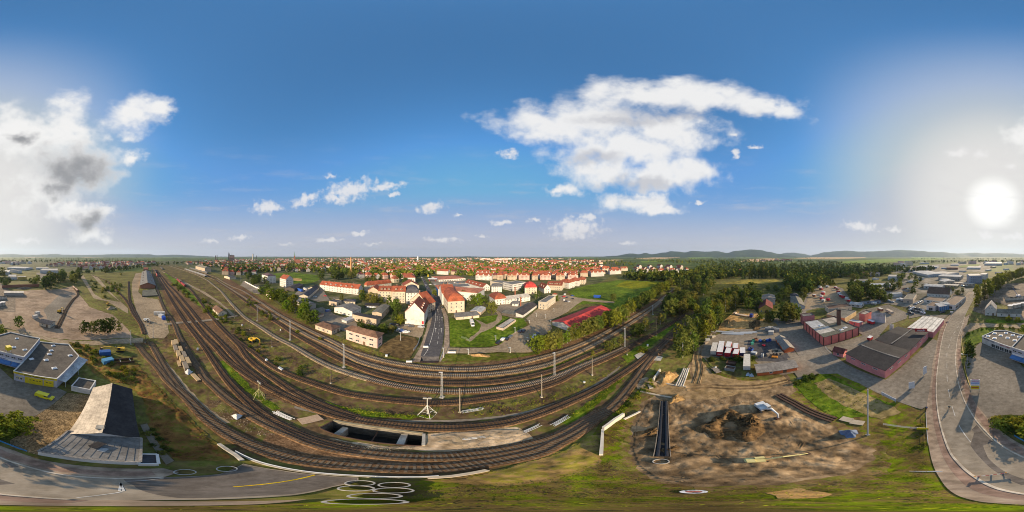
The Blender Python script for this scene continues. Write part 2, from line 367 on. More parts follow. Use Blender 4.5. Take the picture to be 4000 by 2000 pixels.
# far fields
for i, (pts, m) in enumerate([([(2480,1010),(2595,1002.5),(2660,1002.5),(2655,1006),(2590,1012),(2520,1013)], g_field),([(2330,1016),(2400,1014),(2440,1015),(2360,1022)], g_field),([(2500,1020),(2600,1017),(2580,1024),(2510,1026)], g_fgreen),
    ([(2885,1023),(2930,1012),(3010,1009),(3060,1012),(3000,1022),(2940,1024)], g_field),([(3090,1009),(3200,1003.6),(3370,1004),(3390,1008),(3250,1013),(3160,1012)], g_field),([(3268,1024),(3350,1018),(3450,1012),(3560,1010),(3560,1018),(3460,1026),(3330,1031)], g_fgreen),
    ([(3560,1003.5),(3660,1006),(3700,1010),(3640,1017),(3560,1016)], g_fgreen),([(3280,1061),(3310,1058),(3380,1059),(3370,1070),(3300,1073)], g_grass),([(2680,1005),(2760,1003),(2790,1007),(2700,1012)], g_fgreen),([(2860,1003.4),(2960,1003),(2990,1006),(2880,1007)], g_fgreen),
    ([(3735,1043),(3770,1035),(3830,1032),(3820,1040),(3760,1046)], g_grass),([(300,1003),(400,1002.6),(420,1004),(330,1006)], g_field),([(90,1003),(180,1002.8),(170,1005),(100,1006)], g_field),([(600,1003.4),(700,1003),(720,1005),(640,1006)], g_fgreen),([(1250,1003.2),(1380,1003),(1400,1004.4),(1300,1005)], g_field),([(2180,1004),(2300,1003.4),(2330,1006),(2220,1007)], g_fgreen)]):
    zone('field', pts, m, z=.6+.05*i)
zone('meadow', [(2215,1138),(2300,1112),(2420,1093),(2480,1096),(2580,1100),(2640,1103),(2560,1150),(2500,1165),(2480,1200),(2440,1230),(2400,1262),(2388,1212),(2340,1186),(2260,1190),(2215,1221),(2254,1190),(2278,1176),(2400,1182),(2395,1178),(2260,1165)], g_grass, jit=.5)
zone('flower_meadow', [(2440,1098),(2560,1101),(2590,1107),(2520,1125),(2470,1128),(2400,1118)], ground('yellow_weeds', [(.08,.095,.02),(.12,.125,.022),(.17,.15,.035)],.12), jit=1.2)
zone('heath', [(2780,1130),(2830,1105),(2920,1092),(3030,1092),(3050,1100),(2960,1112),(2900,1140),(2820,1160),(2770,1165)], ground('dry_heath', [(.09,.095,.03),(.17,.145,.05),(.23,.18,.07)],.08), jit=2)
zone('wood_floor', [(2600,1160),(2700,1120),(2780,1110),(3060,1102),(3200,1110),(3210,1150),(3120,1210),(3090,1270),(3000,1262),(2900,1255),(2830,1260),(2780,1300),(2740,1350),(2690,1390),(2640,1400),(2650,1350),(2700,1270),(2760,1200)], ground('woodland_floor', [(.02,.026,.01),(.045,.05,.016),(.08,.075,.03)],.2), jit=.6)
# railway land
zone('rail_yard_ground', [(590,1040),(598,1080),(612,1130),(630,1190),(655,1240),(668,1290),(640,1318),(560,1325),(520,1332),(560,1420),(630,1500),(710,1580),(790,1660),(850,1725),(920,1768),(1000,1800),(1150,1832),(1300,1852),(1470,1860),(1700,1858),(1860,1845),(2000,1815),(2100,1785),(2200,1745),(2290,1690),(2350,1650),(2400,1615),(2450,1560),(2500,1490),(2560,1405),(2640,1325),(2700,1270),(2765,1195),(2700,1190),(2640,1120),(2600,1145),(2500,1205),(2350,1285),(2200,1350),(2100,1382),(2000,1406),(1850,1421),(1718,1421),(1639,1421),(1560,1408),(1450,1378),(1350,1343),(1240,1298),(1100,1218),(1000,1158),(880,1088),(820,1070),(700,1045),(640,1034),(600,1034)], g_rail, holes=(PIT,))
zone('trackbed', [(598,1050),(612,1052),(640,1080),(700,1135),(770,1195),(840,1255),(880,1310),(930,1370),(1000,1450),(1100,1530),(1220,1590),(1350,1632),(1500,1655),(1640,1662),(1650,1684),(1480,1664),(1330,1640),(1200,1600),(1080,1560),(960,1490),(880,1410),(820,1360),(760,1320),(700,1280),(660,1200),(630,1130),(605,1075)], g_ball, jit=.35)
zone('trackbed', [(880,1080),(960,1128),(1060,1190),(1160,1250),(1260,1300),(1380,1360),(1500,1402),(1620,1423),(1750,1426),(1900,1415),(2050,1390),(2200,1345),(2350,1285),(2480,1215),(2600,1148),(2640,1130),(2600,1175),(2480,1265),(2350,1345),(2200,1400),(2050,1450),(1900,1480),(1750,1490),(1600,1480),(1450,1440),(1300,1375),(1180,1310),(1060,1240),(950,1165),(870,1100)], g_ball, jit=.35)
zone('trackbed', [(1200,1705),(1330,1745),(1500,1768),(1700,1780),(1900,1765),(2050,1738),(2200,1690),(2330,1605),(2400,1560),(2460,1490),(2520,1410),(2620,1310),(2720,1225),(2765,1190),(2740,1240),(2650,1320),(2560,1410),(2490,1500),(2420,1590),(2330,1660),(2200,1735),(2050,1790),(1900,1815),(1700,1835),(1500,1832),(1300,1815),(1150,1790),(1020,1750),(1040,1690)], g_ball, jit=.3)
zone('yard_track_path', [(640,1062),(720,1100),(800,1140),(860,1180),(900,1215),(925,1235),(910,1240),(880,1205),(840,1175),(780,1138),(700,1098),(630,1060)], g_grav, jit=.3)
zone('sand_patch', [(1655,1740),(1668,1695),(1760,1685),(1850,1676),(1930,1668),(2010,1668),(2060,1688),(2085,1715),(2030,1735),(1920,1750),(1800,1762),(1700,1766),(1560,1752),(1500,1745)], g_sand, jit=.35)
zone('gravel_patch', [(1290,1712),(1400,1728),(1520,1744),(1640,1750),(1560,1756),(1420,1748),(1300,1728),(1230,1706)], ground('rubble', [(.14,.105,.07),(.24,.19,.135),(.34,.28,.21)],1.6), jit=.3)
zone('footpath', [(640,1402),(690,1460),(740,1520),(800,1580),(850,1620),(900,1650),(880,1655),(820,1610),(760,1560),(700,1500),(650,1430)], g_grav, jit=.25)
zone('footpath', [(1150,1585),(1320,1622),(1500,1638),(1680,1640),(1900,1630),(2080,1600),(2250,1540),(2420,1430),(2424,1436),(2260,1548),(2085,1608),(1900,1638),(1680,1648),(1500,1646),(1320,1630),(1150,1594)], g_conc, jit=.12)
zone('weed_strip', [(880,1405),(960,1490),(1040,1560),(1100,1600),(1070,1600),(980,1540),(900,1470),(860,1412)], g_grass, jit=.5)
zone('weed_strip', [(1270,1570),(1400,1600),(1560,1618),(1690,1624),(1690,1634),(1540,1632),(1380,1618),(1260,1590)], g_grass, jit=.5)
zone('weed_strip', [(2180,1650),(2260,1600),(2340,1540),(2420,1470),(2440,1470),(2370,1550),(2290,1620),(2220,1662)], g_grass, jit=.5)
zone('weed_strip', [(640,1066),(680,1110),(740,1160),(790,1205),(850,1250),(850,1230),(790,1180),(730,1130),(680,1085),(650,1066)], g_grass, jit=1)
zone('weed_strip', [(2100,1440),(2250,1395),(2400,1330),(2520,1265),(2560,1250),(2440,1330),(2300,1395),(2150,1455)], g_grass, jit=.6)
zone('weed_strip', [(2430,1395),(2520,1335),(2620,1265),(2650,1255),(2600,1310),(2520,1370),(2450,1420)], g_grass, jit=.5)
# left yards
zone('dirt_yard', [(0,1150),(60,1140),(130,1133),(230,1130),(280,1118),(310,1150),(350,1200),(440,1230),(500,1285),(520,1320),(440,1322),(330,1330),(200,1320),(100,1300),(20,1280),(-40,1260),(-60,1180)], ground('beige_yard', [(.145,.112,.083),(.20,.156,.12),(.25,.20,.157)],.15, big=.25, mid=.1, bump=.2), jit=.5)
zone('grey_patch', [(170,1210),(235,1150),(275,1150),(290,1180),(250,1240),(215,1275),(190,1260)], g_asph, jit=.4)
zone('dirt_lane', [(20,1290),(110,1295),(200,1322),(330,1333),(450,1324),(560,1320),(560,1338),(450,1343),(330,1350),(220,1340),(165,1325),(40,1305)], g_grav, jit=.25)
zone('goods_yard_road', [(530,1068),(556,1066),(548,1110),(540,1140),(560,1160),(618,1170),(640,1215),(655,1262),(660,1300),(640,1322),(585,1322),(560,1290),(540,1240),(525,1190),(515,1140),(515,1105)], g_grav, jit=.3)
zone('gravel_track', [(310,1075),(345,1130),(365,1165),(420,1178),(500,1225),(500,1205),(440,1150),(380,1080),(355,1072),(420,1140),(470,1180),(400,1168),(370,1150),(325,1074)], g_grav, jit=.2)
zone('asphalt_lot', [(140,1065),(235,1062),(235,1088),(160,1100)], g_asph)
zone('scrub_bank', [(265,1335),(330,1345),(400,1372),(430,1400),(470,1400),(530,1410),(560,1450),(640,1530),(720,1610),(800,1690),(850,1738),(900,1790),(840,1800),(760,1800),(690,1800),(640,1760),(600,1700),(580,1640),(560,1560),(500,1500),(430,1490),(380,1470),(330,1420),(300,1370)], ground('scrub_soil', [(.06,.036,.018),(.135,.078,.038),(.095,.088,.028),(.19,.12,.062)],.3, pos=[.3,.45,.57,.74]), jit=.3)
zone('pavement_slab', [(548,1660),(575,1655),(600,1700),(640,1760),(680,1800),(650,1815),(620,1775),(580,1720)], g_conc)
zone('shop_forecourt', [(3700,1560),(3735,1545),(3785,1520),(3780,1480),(3770,1420),(3780,1380),(3830,1338),(3950,1384),(4053,1486),(4221,1514),(4262,1532),(4190,1592),(4110,1640),(4060,1645),(4000,1625),(3950,1620),(3900,1625),(3875,1640),(3850,1650),(3800,1640)], g_asph)
zone('cobbled_yard', [(4115,1640),(4190,1592),(4265,1535),(4350,1545),(4400,1515),(4340,1610),(4266,1684),(4148,1764),(4150,1778),(4090,1762),(4040,1745),(4040,1720),(4080,1690)], g_cob)
zone('green_bed', [(3870,1640),(3890,1625),(3950,1620),(4000,1625),(4060,1645),(4110,1645),(4085,1690),(4040,1720),(3990,1720),(3965,1705),(3930,1685)], ground('garden_bed', [(.03,.035,.012),(.07,.075,.02)],.8), jit=.15)
# construction site and grass on the right
zone('near_grass', [(1560,1880),(1750,1870),(1900,1850),(2050,1800),(2200,1760),(2300,1720),(2340,1660),(2420,1600),(2500,1520),(2560,1440),(2620,1480),(2700,1420),(3100,1500),(3200,1440),(3300,1460),(3480,1555),(3560,1590),(3617,1616),(3633,1772),(3672,1869),(3749,1939),(3846,1962),(4000,1972),(4300,1976),(4700,1976),(5000,1972),(5300,1955),(5450,1920)], ground('rough_grass', [(.060,.045,.024),(.105,.080,.036),(.080,.085,.020),(.085,.115,.016),(.135,.145,.028)],.33, pos=[.32,.47,.55,.64,.82], bigscale=.07))
zone('dry_slope', [(1640,1872),(1780,1868),(1900,1842),(2060,1798),(2180,1765),(2310,1700),(2345,1700),(2350,1800),(2250,1850),(2100,1890),(1960,1900),(1800,1888)], ground('dry_grass_bank', [(.10,.075,.036),(.19,.135,.07),(.14,.13,.035),(.26,.19,.105)],.5, pos=[.3,.45,.57,.74]), jit=.3)
zone('green_slope', [(2450,1560),(2520,1530),(2560,1500),(2540,1480),(2500,1520),(2430,1585),(2390,1625),(2440,1625)], g_grass, jit=.3)
zone('dry_margin', [(2440,1620),(2500,1540),(2600,1500),(2700,1490),(2900,1500),(3090,1540),(3250,1625),(3380,1690),(3470,1760),(3470,1830),(3380,1880),(3150,1905),(2850,1918),(2600,1905),(2450,1860),(2400,1800),(2420,1700)], ground('dry_margin_soil', [(.075,.052,.028),(.135,.098,.054),(.095,.098,.026),(.19,.145,.085)],.4, pos=[.32,.48,.56,.76]), jit=1.0)
zone('construction_ground', [(2470,1650),(2510,1570),(2580,1530),(2640,1500),(2700,1480),(2690,1430),(2715,1385),(2740,1410),(2790,1465),(2900,1492),(3000,1482),(3075,1462),(3110,1530),(3060,1560),(3140,1590),(3230,1640),(3290,1690),(3350,1730),(3420,1760),(3410,1800),(3350,1840),(3250,1862),(3100,1885),(2900,1897),(2700,1900),(2560,1880),(2480,1830),(2455,1760)], g_dirt, jit=.35)
zone('dirt_track', [(2500,1512),(2560,1502),(2640,1492),(2715,1482),(2700,1440),(2706,1395),(2716,1360),(2748,1350),(2742,1410),(2775,1455),(2850,1480),(2950,1490),(3060,1470),(3080,1490),(2980,1525),(2880,1540),(2800,1560),(2700,1560),(2580,1545)], ground('trodden_earth', [(.16,.115,.065),(.225,.165,.10),(.28,.21,.135)],.3, bump=.5), jit=.3)
zone('sand_patch', [(2985,1925),(3120,1905),(3260,1930),(3200,1945),(3040,1948)], g_ochre, jit=.2)
zone('storage_yard', [(2716,1365),(2800,1308),(2870,1285),(2935,1285),(3000,1275),(3050,1272),(3062,1300),(3110,1380),(3160,1440),(3080,1462),(2960,1470),(2880,1440),(2800,1430),(2760,1410)], g_conc, jit=.15)
zone('yard_asphalt', [(2920,1330),(3030,1325),(3090,1400),(3060,1415),(2960,1410),(2920,1400)], g_asphd, jit=.2)
zone('yard_weeds', [(2755,1400),(2790,1395),(2900,1402),(2945,1400),(2960,1420),(3060,1470),(2990,1488),(2900,1478),(2820,1460),(2775,1430)], g_weed, jit=.3)
zone('dirt_lot', [(2820,1260),(2880,1206),(2945,1208),(2970,1240),(3040,1250),(3060,1270),(2940,1280),(2850,1290),(2800,1295)], g_ochre, jit=.4)
zone('service_road', [(2960,1240),(3050,1245),(3120,1235),(3150,1150),(3190,1122),(3250,1118),(3290,1125),(3330,1180),(3300,1195),(3190,1205),(3150,1215),(3138,1270),(3217,1352),(3300,1420),(3458,1485),(3530,1505),(3570,1530),(3640,1535),(3645,1570),(3600,1600),(3480,1558),(3360,1500),(3270,1460),(3220,1462),(3170,1495),(3110,1480),(3160,1440),(3120,1390),(3060,1300),(3030,1262)], g_asph)
zone('pale_slab', [(3075,1400),(3180,1382),(3195,1402),(3150,1420),(3190,1460),(3120,1480),(3085,1430)], g_conc)
zone('truck_park', [(3140,1210),(3160,1155),(3200,1122),(3265,1117),(3290,1140),(3330,1180),(3290,1195),(3180,1205)], g_grav)
zone('brick_works_yard', [(3217,1352),(3372,1310),(3290,1260),(3370,1210),(3470,1190),(3550,1225),(3540,1245),(3470,1270),(3420,1330),(3300,1400)], g_asph)
zone('yard_apron', [(3230,1352),(3330,1330),(3372,1312),(3375,1326),(3340,1340),(3280,1352),(3245,1362)], g_conc)
zone('grass_island', [(3100,1495),(3150,1470),(3200,1462),(3245,1462),(3300,1490),(3370,1530),(3460,1570),(3500,1582),(3470,1600),(3360,1630),(3280,1635),(3200,1595),(3140,1545)], g_grass, jit=.25)
zone('bare_patch', [(3180,1500),(3240,1478),(3290,1500),(3380,1540),(3480,1585),(3520,1610),(3440,1640),(3330,1600),(3250,1560)], ground('dry_turf', [(.10,.085,.04),(.17,.135,.075),(.22,.17,.10)],.35), jit=.4)
zone('pink_hall_forecourt', [(3458,1485),(3560,1400),(3626,1340),(3644,1325),(3668,1335),(3660,1400),(3650,1475),(3640,1535),(3570,1530)], g_asph)
zone('dealer_lot', [(3550,1190),(3600,1170),(3630,1160),(3610,1230),(3700,1230),(3720,1215),(3690,1245),(3600,1235),(3550,1245)], g_asph)
g_ind = ground('estate_ground', [(.05,.06,.022),(.10,.092,.07),(.15,.135,.115),(.19,.17,.145)],.02, pos=[.3,.42,.55,.7], mid=.15)
zone('industrial_ground', [(3380,1150),(3440,1110),(3540,1070),(3640,1055),(3750,1060),(3800,1080),(3810,1110),(3800,1140),(3740,1205),(3640,1215),(3560,1205),(3480,1190),(3400,1180)], g_ind)
zone('industrial_ground', [(3480,1068),(3560,1040),(3700,1030),(3850,1022),(3920,1026),(3840,1065),(3700,1062),(3580,1066)], g_ind)
zone('depot_yard', [(3812,1170),(3850,1130),(3900,1110),(4000,1105),(4060,1150),(4060,1220),(4000,1215),(3890,1180),(3860,1235),(3800,1215)], ground('coal_yard', [(.07,.058,.046),(.12,.10,.08),(.18,.15,.12)],.2))
zone('side_lane', [(3745,1300),(3790,1262),(3850,1262),(3930,1270),(4010,1268),(4040,1262),(4040,1282),(3990,1285),(3900,1278),(3830,1280),(3780,1300),(3757,1325)], g_grav)
zone('lawn', [(3775,1300),(3840,1280),(3890,1285),(3836,1335),(3800,1350),(3770,1345)], g_grass)
zone('lawn', [(3850,1248),(3900,1250),(4000,1252),(4000,1262),(3900,1262),(3850,1260)], g_grass)

from mathutils import noise as mnoise
def relief(name, px, m, amp, cell, f=.35, seed=0.0):
    """lumpy ground: a fine grid inside the outline, lowered to nothing at its edge"""
    W_ = [G(*p) for p in px]; poly = [(p.x,p.y) for p in W_]; x0, x1 = min(p[0] for p in poly), max(p[0] for p in poly); y0, y1 = min(p[1] for p in poly), max(p[1] for p in poly)
    LAY[0] += 1; z0 = .004*LAY[0]; vid = {}; V = []; F = []
    def edge(x, y):
        d = 9e9
        for i in range(len(W_)):
            a, b = W_[i], W_[(i+1)%len(W_)]; ab = b-a; t = max(0, min(1,((x-a.x)*ab.x+(y-a.y)*ab.y)/max(1e-6, ab.length_squared))); d = min(d, math.hypot(x-a.x-ab.x*t, y-a.y-ab.y*t))
        return d
    nx, ny = int((x1-x0)/cell)+1, int((y1-y0)/cell)+1
    def vert(i, j):
        if (i,j) not in vid:
            x, y = x0+i*cell, y0+j*cell; v = Vector((x*f, y*f, seed)); h = mnoise.noise(v)*.5+mnoise.noise(v*2.3)*.32+mnoise.noise(v*5.1)*.22+mnoise.noise(v*11)*.12
            e = min(1, edge(x, y)/1.2); vid[i,j] = len(V); V.append((x, y, z0+max(0,(h+.32)*amp*e)))
        return vid[i,j]
    for j in range(ny):
        for i in range(nx):
            if inpoly_(x0+(i+.5)*cell+.0, y0+(j+.5)*cell, poly): F.append((vert(i,j), vert(i+1,j), vert(i+1,j+1), vert(i,j+1)))
    b = MB(); b.add(V, F); o = b.build(name, m, smooth=True, kind='structure'); return o
def inpoly_(x, y, poly):
    ins = False; n = len(poly)
    for i in range(n):
        x1, y1 = poly[i]; x2, y2 = poly[(i+1) % n]
        if (y1 > y) != (y2 > y) and x < (x2-x1)*(y-y1)/(y2-y1)+x1: ins = not ins
    return ins
relief('churned_ground', [(2490,1655),(2525,1585),(2590,1560),(2700,1570),(2850,1575),(2960,1560),(3050,1580),(3140,1620),(3230,1665),(3290,1705),(3350,1745),(3390,1770),(3320,1830),(3200,1855),(3050,1872),(2880,1885),(2700,1888),(2570,1865),(2500,1815),(2475,1750)], g_dirt, .62,.3,.33)
relief('lumpy_sand', [(1668,1740),(1680,1705),(1780,1692),(1920,1680),(2030,1680),(2070,1702),(2020,1730),(1900,1746),(1780,1756)], g_sand, .34,.22,.6,3)
relief('lumpy_bank', [(275,1350),(400,1382),(450,1412),(540,1430),(620,1520),(720,1625),(800,1705),(840,1750),(860,1785),(780,1795),(700,1790),(640,1740),(600,1650),(560,1555),(500,1500),(430,1485),(360,1440),(310,1395)], MATS['scrub_soil'],.75,.45,.25,7)
relief('dry_bank', [(1700,1874),(1800,1872),(1920,1845),(2060,1805),(2180,1772),(2300,1712),(2335,1710),(2340,1795),(2240,1842),(2100,1880),(1960,1890),(1800,1884)], MATS['dry_grass_bank'],.4,.28,.5,11)
# wheel ruts pressed into the building site
rt = MB()
for pts in ([(2640,1590),(2720,1640),(2760,1720),(2840,1760),(2960,1750),(3080,1720)],[(2700,1600),(2760,1640),(2780,1730),(2860,1790),(3000,1820),(3150,1800)],[(2900,1580),(3000,1640),(3060,1680),(3180,1700),(3280,1720)],[(2560,1720),(2660,1800),(2800,1840),(2960,1850)],[(2680,1520),(2760,1510),(2860,1515),(2980,1510),(3080,1490)],[(2720,1500),(2735,1440),(2728,1390),(2740,1350)],[(3010,1660),(2990,1700),(2920,1720)],[(3080,1620),(3120,1680),(3100,1740),(3020,1790)]):
    ln_ = px_line_(pts) if False else catmull([G(*p) for p in pts],.6)
    for o_ in (-1.0,-.55,.75,1.2): ribbon(rt, offset_line(ln_, o_),.3,.1,.34, top=.12)
rt.build('wheel_rut', g_dirt, kind='structure')
# main road by the shops, with its pavements
KL = [(3799,1140),(3775,1168),(3746,1205),(3722,1232),(3704,1257),(3688,1295),(3679,1334),(3671,1378),(3664,1428),(3659,1475),(3657,1533),(3660,1580),(3667,1630),(3676,1670),(3686,1704),(3717,1777),(3742,1807),(3804,1861),(3905,1911),(4000,1930),(4136,1942),(4272,1951),(4480,1953),(4700,1953),(4972,1946),(5135,1936),(5298,1903),(5400,1880)]
KR = [(3818,1140),(3802,1172),(3784,1205),(3768,1240),(3754,1285),(3742,1320),(3735,1365),(3733,1416),(3738,1465),(3748,1513),(3768,1568),(3790,1608),(3814,1645),(3850,1685),(3888,1723),(4000,1788),(4109,1824),(4245,1855),(4435,1869),(4640,1864),(4860,1852),(4950,1812),(5100,1838),(5250,1856),(5400,1866)]
PLo = [(3785,1140),(3762,1165),(3735,1203),(3700,1240),(3680,1262),(3664,1320),(3655,1370),(3643,1420),(3638,1475),(3628,1535),(3620,1580),(3617,1616),(3622,1700),(3633,1772),(3650,1830),(3672,1869),(3749,1939),(3846,1962),(4000,1972),(4300,1976),(4700,1976),(5000,1970),(5200,1950)]
PRo = [(3788,1230),(3772,1285),(3760,1320),(3752,1365),(3756,1416),(3770,1470),(3788,1520),(3800,1560),(3830,1600),(3872,1650),(3930,1700),(4000,1742),(4060,1762),(4155,1795),(4320,1820),(4480,1830),(4640,1830),(4700,1845)]
def road_strip(name, a, b, m, step=2.0):
    A = catmull([G(*p) for p in a], step); B = catmull([G(*p) for p in b], step)
    LAY[0] += 1; return fill(name, A+B[::-1], m, .004*LAY[0])
road_strip('pavement', PLo, KL[:23], g_pavet); road_strip('pavement', PRo, KR[3:20], g_pavet)
def px_line(pts, step=1.5): return catmull([G(*p) for p in pts], step)
pv = MB(); inner_band = [(3700,1257),(3672,1330),(3664,1378),(3652,1475),(3648,1533),(3655,1630),(3672,1704),(3700,1777),(3724,1815),(3780,1872),(3880,1922),(4000,1944),(4136,1954),(4300,1961)]
flatstrip(pv, px_line(inner_band),1.1,.004*LAY[0]+.008); pv.build('red_pavement_band', g_pave, kind='structure')
pv = MB(); flatstrip(pv, px_line([(3746,1365),(3748,1416),(3760,1475),(3776,1525),(3800,1585),(3840,1640),(3900,1705),(4000,1768),(4109,1802),(4245,1834),(4435,1850),(4600,1848)]),1.5,.004*LAY[0]+.008); pv.build('red_pavement_band', g_pave, kind='structure')
road_strip('road', KL, KR, g_road)
ZR = .004*LAY[0]
zone('asphalt_repair', [(3795,1680),(3815,1660),(3840,1690),(3880,1725),(3840,1742),(3860,1790),(3920,1840),(4000,1872),(4060,1890),(3990,1895),(3900,1850),(3830,1790),(3790,1740),(3806,1690)], g_asphm)
zone('asphalt_repair', [(4480,1870),(4640,1866),(4860,1854),(4950,1815),(5100,1841),(5250,1858),(5395,1868),(5390,1880),(5298,1900),(5135,1930),(4950,1940),(4700,1945),(4560,1920),(4520,1895)], g_asphm, jit=.1)
zone('asphalt_repair', [(4008,1808),(4040,1806),(4075,1825),(4040,1828)], g_asphm)
kb = MB()
for ln in (KL[3:22], KR[3:20]): ribbon(kb, px_line(ln, 1.0),.28,0, ZR+.11)
kb.build('kerb', g_kerb, kind='structure')
mk = MB(); zm = ZR+.02
dash = px_line([(3757,1255),(3722,1310),(3710,1345),(3700,1375),(3699,1415),(3699,1465),(3704,1518),(3718,1585),(3738,1645),(3750,1670),(3792,1728)],.5)
acc = 0
for i in range(len(dash)-1):
    if int(acc/4.5) % 2 == 0 or i > len(dash)*.93: flatstrip(mk, dash[i:i+2],.16, zm)
    acc += (dash[i+1]-dash[i]).length
for ln in ([(3785,1240),(3765,1262),(3757,1290),(3752,1310)],[(4478,1920),(4452,1926),(4420,1930),(4300,1944)],[(4470,1886),(4483,1918),(4466,1918),(4474,1886)],[(4483,1880),(4560,1878),(4640,1868)]): flatstrip(mk, px_line(ln, .5),.12, zm)
mk.build('road_marking', g_mark, kind='structure')
mk = MB(); flatstrip(mk, px_line([(4912,1902),(5000,1895),(5120,1880),(5230,1856)],.5),.18, zm+.02); mk.build('road_marking', ground('yellow_road_paint', [(.40,.26,.03),(.5,.33,.05)],2), kind='structure')

# street into the town, sinking under the railway
SL = [(1666,1315),(1682,1270),(1687,1245),(1686,1221),(1675,1176),(1668,1140),(1650,1095),(1637,1064),(1621,1039)]
SR = [(1731,1336),(1734.5,1277),(1729,1231.5),(1719,1197),(1713,1162),(1683,1135),(1670,1109),(1645,1071),(1626,1043)]
zone('pavement', [(1605,1418),(1640,1360),(1665,1290),(1672,1250),(1670,1222),(1672,1218),(1686,1222),(1690,1255),(1682,1290),(1662,1350),(1640,1415)], g_pavet)
zone('pavement', [(1716,1415),(1734,1370),(1738,1290),(1734,1240),(1722,1200),(1736,1205),(1750,1240),(1755,1300),(1756,1360),(1735,1415)], g_pavet)
zone('side_street', [(1690,1170),(1640,1162),(1560,1172),(1560,1182),(1640,1180),(1690,1192),(1722,1190),(1722,1160)], g_asphd)
LAY[0] += 1; zt = .004*LAY[0]
fill('street', [G(1642,1394)]+[G(*p) for p in SL]+[G(*p) for p in SR[::-1]]+[G(1716,1394)], g_asphd, zt)
rp = MB(); a, b, c, d = RAMP
zb = -4.0
rp.add([(a.x,a.y,zt-.01),(b.x,b.y,zt-.01),(c.x,c.y,zb),(d.x,d.y,zb)],[(0,3,2,1)]); rp.build('underpass_ramp', g_asphd, kind='structure')
rp = MB(); rp.add([(a.x,a.y,zb),(d.x,d.y,zb),(d.x,d.y,.3),(a.x,a.y,.3)],[(0,1,2,3)]); rp.add([(b.x,b.y,zb),(c.x,c.y,zb),(c.x,c.y,.3),(b.x,b.y,.3)],[(3,2,1,0)])
rp.add([(d.x,d.y,zb),(c.x,c.y,zb),(c.x,c.y,0),(d.x,d.y,0)],[(0,1,2,3)]); rp.build('underpass_wall', concrete, kind='structure')
mk = MB(); zm = zt+.012
def mline(pts, w): flatstrip(mk, [G(*p) for p in pts], w, zm)
def mdash(pts, w, on, off):
    ln = px_line(pts, .5); acc = 0
    for i in range(len(ln)-1):
        if acc % (on+off) < on: flatstrip(mk, ln[i:i+2], w, zm)
        acc += (ln[i+1]-ln[i]).length
for ln in ([(1655,1392),(1670,1370),(1685,1325),(1694,1290),(1702,1245),(1701,1220),(1695,1197),(1688,1183)],[(1688,1183),(1712,1183)]): mline(ln, .22)
mdash([(1709,1345),(1714,1300),(1716,1260),(1715,1230),(1708,1205),(1702,1188)],.16,3,3)
mdash([(1668,1140),(1660,1115),(1645,1080),(1630,1050)],.3,4,4)
for (px, py) in ((1702,1299),(1724,1300),(1708,1253),(1726.5,1255),(1710,1219),(1726,1218)):
    p = G(px, py); q = G(px, py-13 if py > 1240 else py-8); t = (q-p).normalized(); s = Vector((-t.y, t.x, 0))
    flatstrip(mk, [p, q],.2, zm); mk.poly([tuple(v+Vector((0,0,zm+.01))) for v in (q+t*1.6, q+s*.7, q-s*.7)])
mk.build('road_marking', g_mark, kind='structure')
# parking lot, lawns and paths east of the street
zone('lawn', [(1757,1355),(1756,1240),(1780,1250),(1870,1240),(1950,1230),(2000,1245),(2040,1240),(2060,1270),(2010,1300),(1960,1345),(1900,1358),(1830,1357)], g_grass)
zone('dirt_lane', [(1850,1245),(1880,1270),(1870,1295),(1830,1325),(1815,1330),(1840,1335),(1880,1300),(1930,1278),(1960,1250),(1960,1225),(1930,1205),(1920,1205),(1945,1230),(1935,1255),(1900,1268),(1880,1258)], g_grav, jit=.3)
zone('parking_lot', [(1740,1362),(1830,1360),(1914,1359),(1953,1347),(1967,1336),(1988,1315),(2020,1293),(2069,1270),(2055,1245),(2100,1207),(2174,1179),(2181,1155),(2208,1151),(2250,1162),(2400,1179),(2400,1185),(2278,1176),(2254,1190),(2215,1221),(2146,1256),(2156,1284),(2146,1301),(2097,1319),(2051,1333),(2097,1368),(2072,1378),(1950,1376),(1827,1382),(1735,1378)], g_grav, jit=.15)
zone('factory_yard', [(1930,1205),(1960,1190),(2080,1180),(2090,1195),(2040,1245),(1990,1240)], g_conc)
zone('grass_verge', [(1740,1384),(1830,1386),(1950,1380),(2072,1382),(2120,1378),(2060,1392),(1950,1405),(1830,1412),(1722,1414)], ground('dark_verge', [(.035,.04,.012),(.065,.075,.018),(.10,.085,.04)],.3), jit=.2)  # dull mix of dark green and brown
zone('sand_heap_ground', [(1830,1386),(1870,1382),(1915,1388),(1905,1396),(1850,1396)], g_ochre, jit=.2)
zone('supermarket_lot', [(1690,1110),(1672,1085),(1720,1095),(1830,1098),(1840,1112),(1760,1120),(1700,1122)], g_asph)
zone('dirt_lot', [(1500,1340),(1560,1310),(1620,1320),(1640,1345),(1600,1400),(1560,1402),(1480,1375)], ground('brown_waste_ground', [(.05,.036,.02),(.095,.068,.038),(.15,.11,.06)],.3), jit=.3)
zone('car_park', [(1520,1272),(1590,1265),(1660,1275),(1650,1310),(1640,1322),(1580,1308),(1515,1285)], g_grav)
zone('works_yard', [(1190,1215),(1260,1200),(1310,1230),(1380,1250),(1440,1300),(1400,1310),(1330,1290),(1260,1260),(1200,1230)], g_conc, jit=.3)
zone('car_park', [(950,1098),(1010,1115),(1030,1140),(980,1140),(940,1115)], g_conc)
zone('transport_yard', [(1180,1120),(1260,1130),(1290,1175),(1240,1180),(1150,1150)], g_asph)
zone('level_crossing', [(638,1264),(700,1258),(830,1247),(925,1232),(930,1236),(835,1253),(705,1265),(645,1271)], g_conc)
zone('level_crossing', [(2478,1390),(2500,1378),(2560,1390),(2590,1396),(2580,1412),(2540,1408),(2490,1404)], concrete)
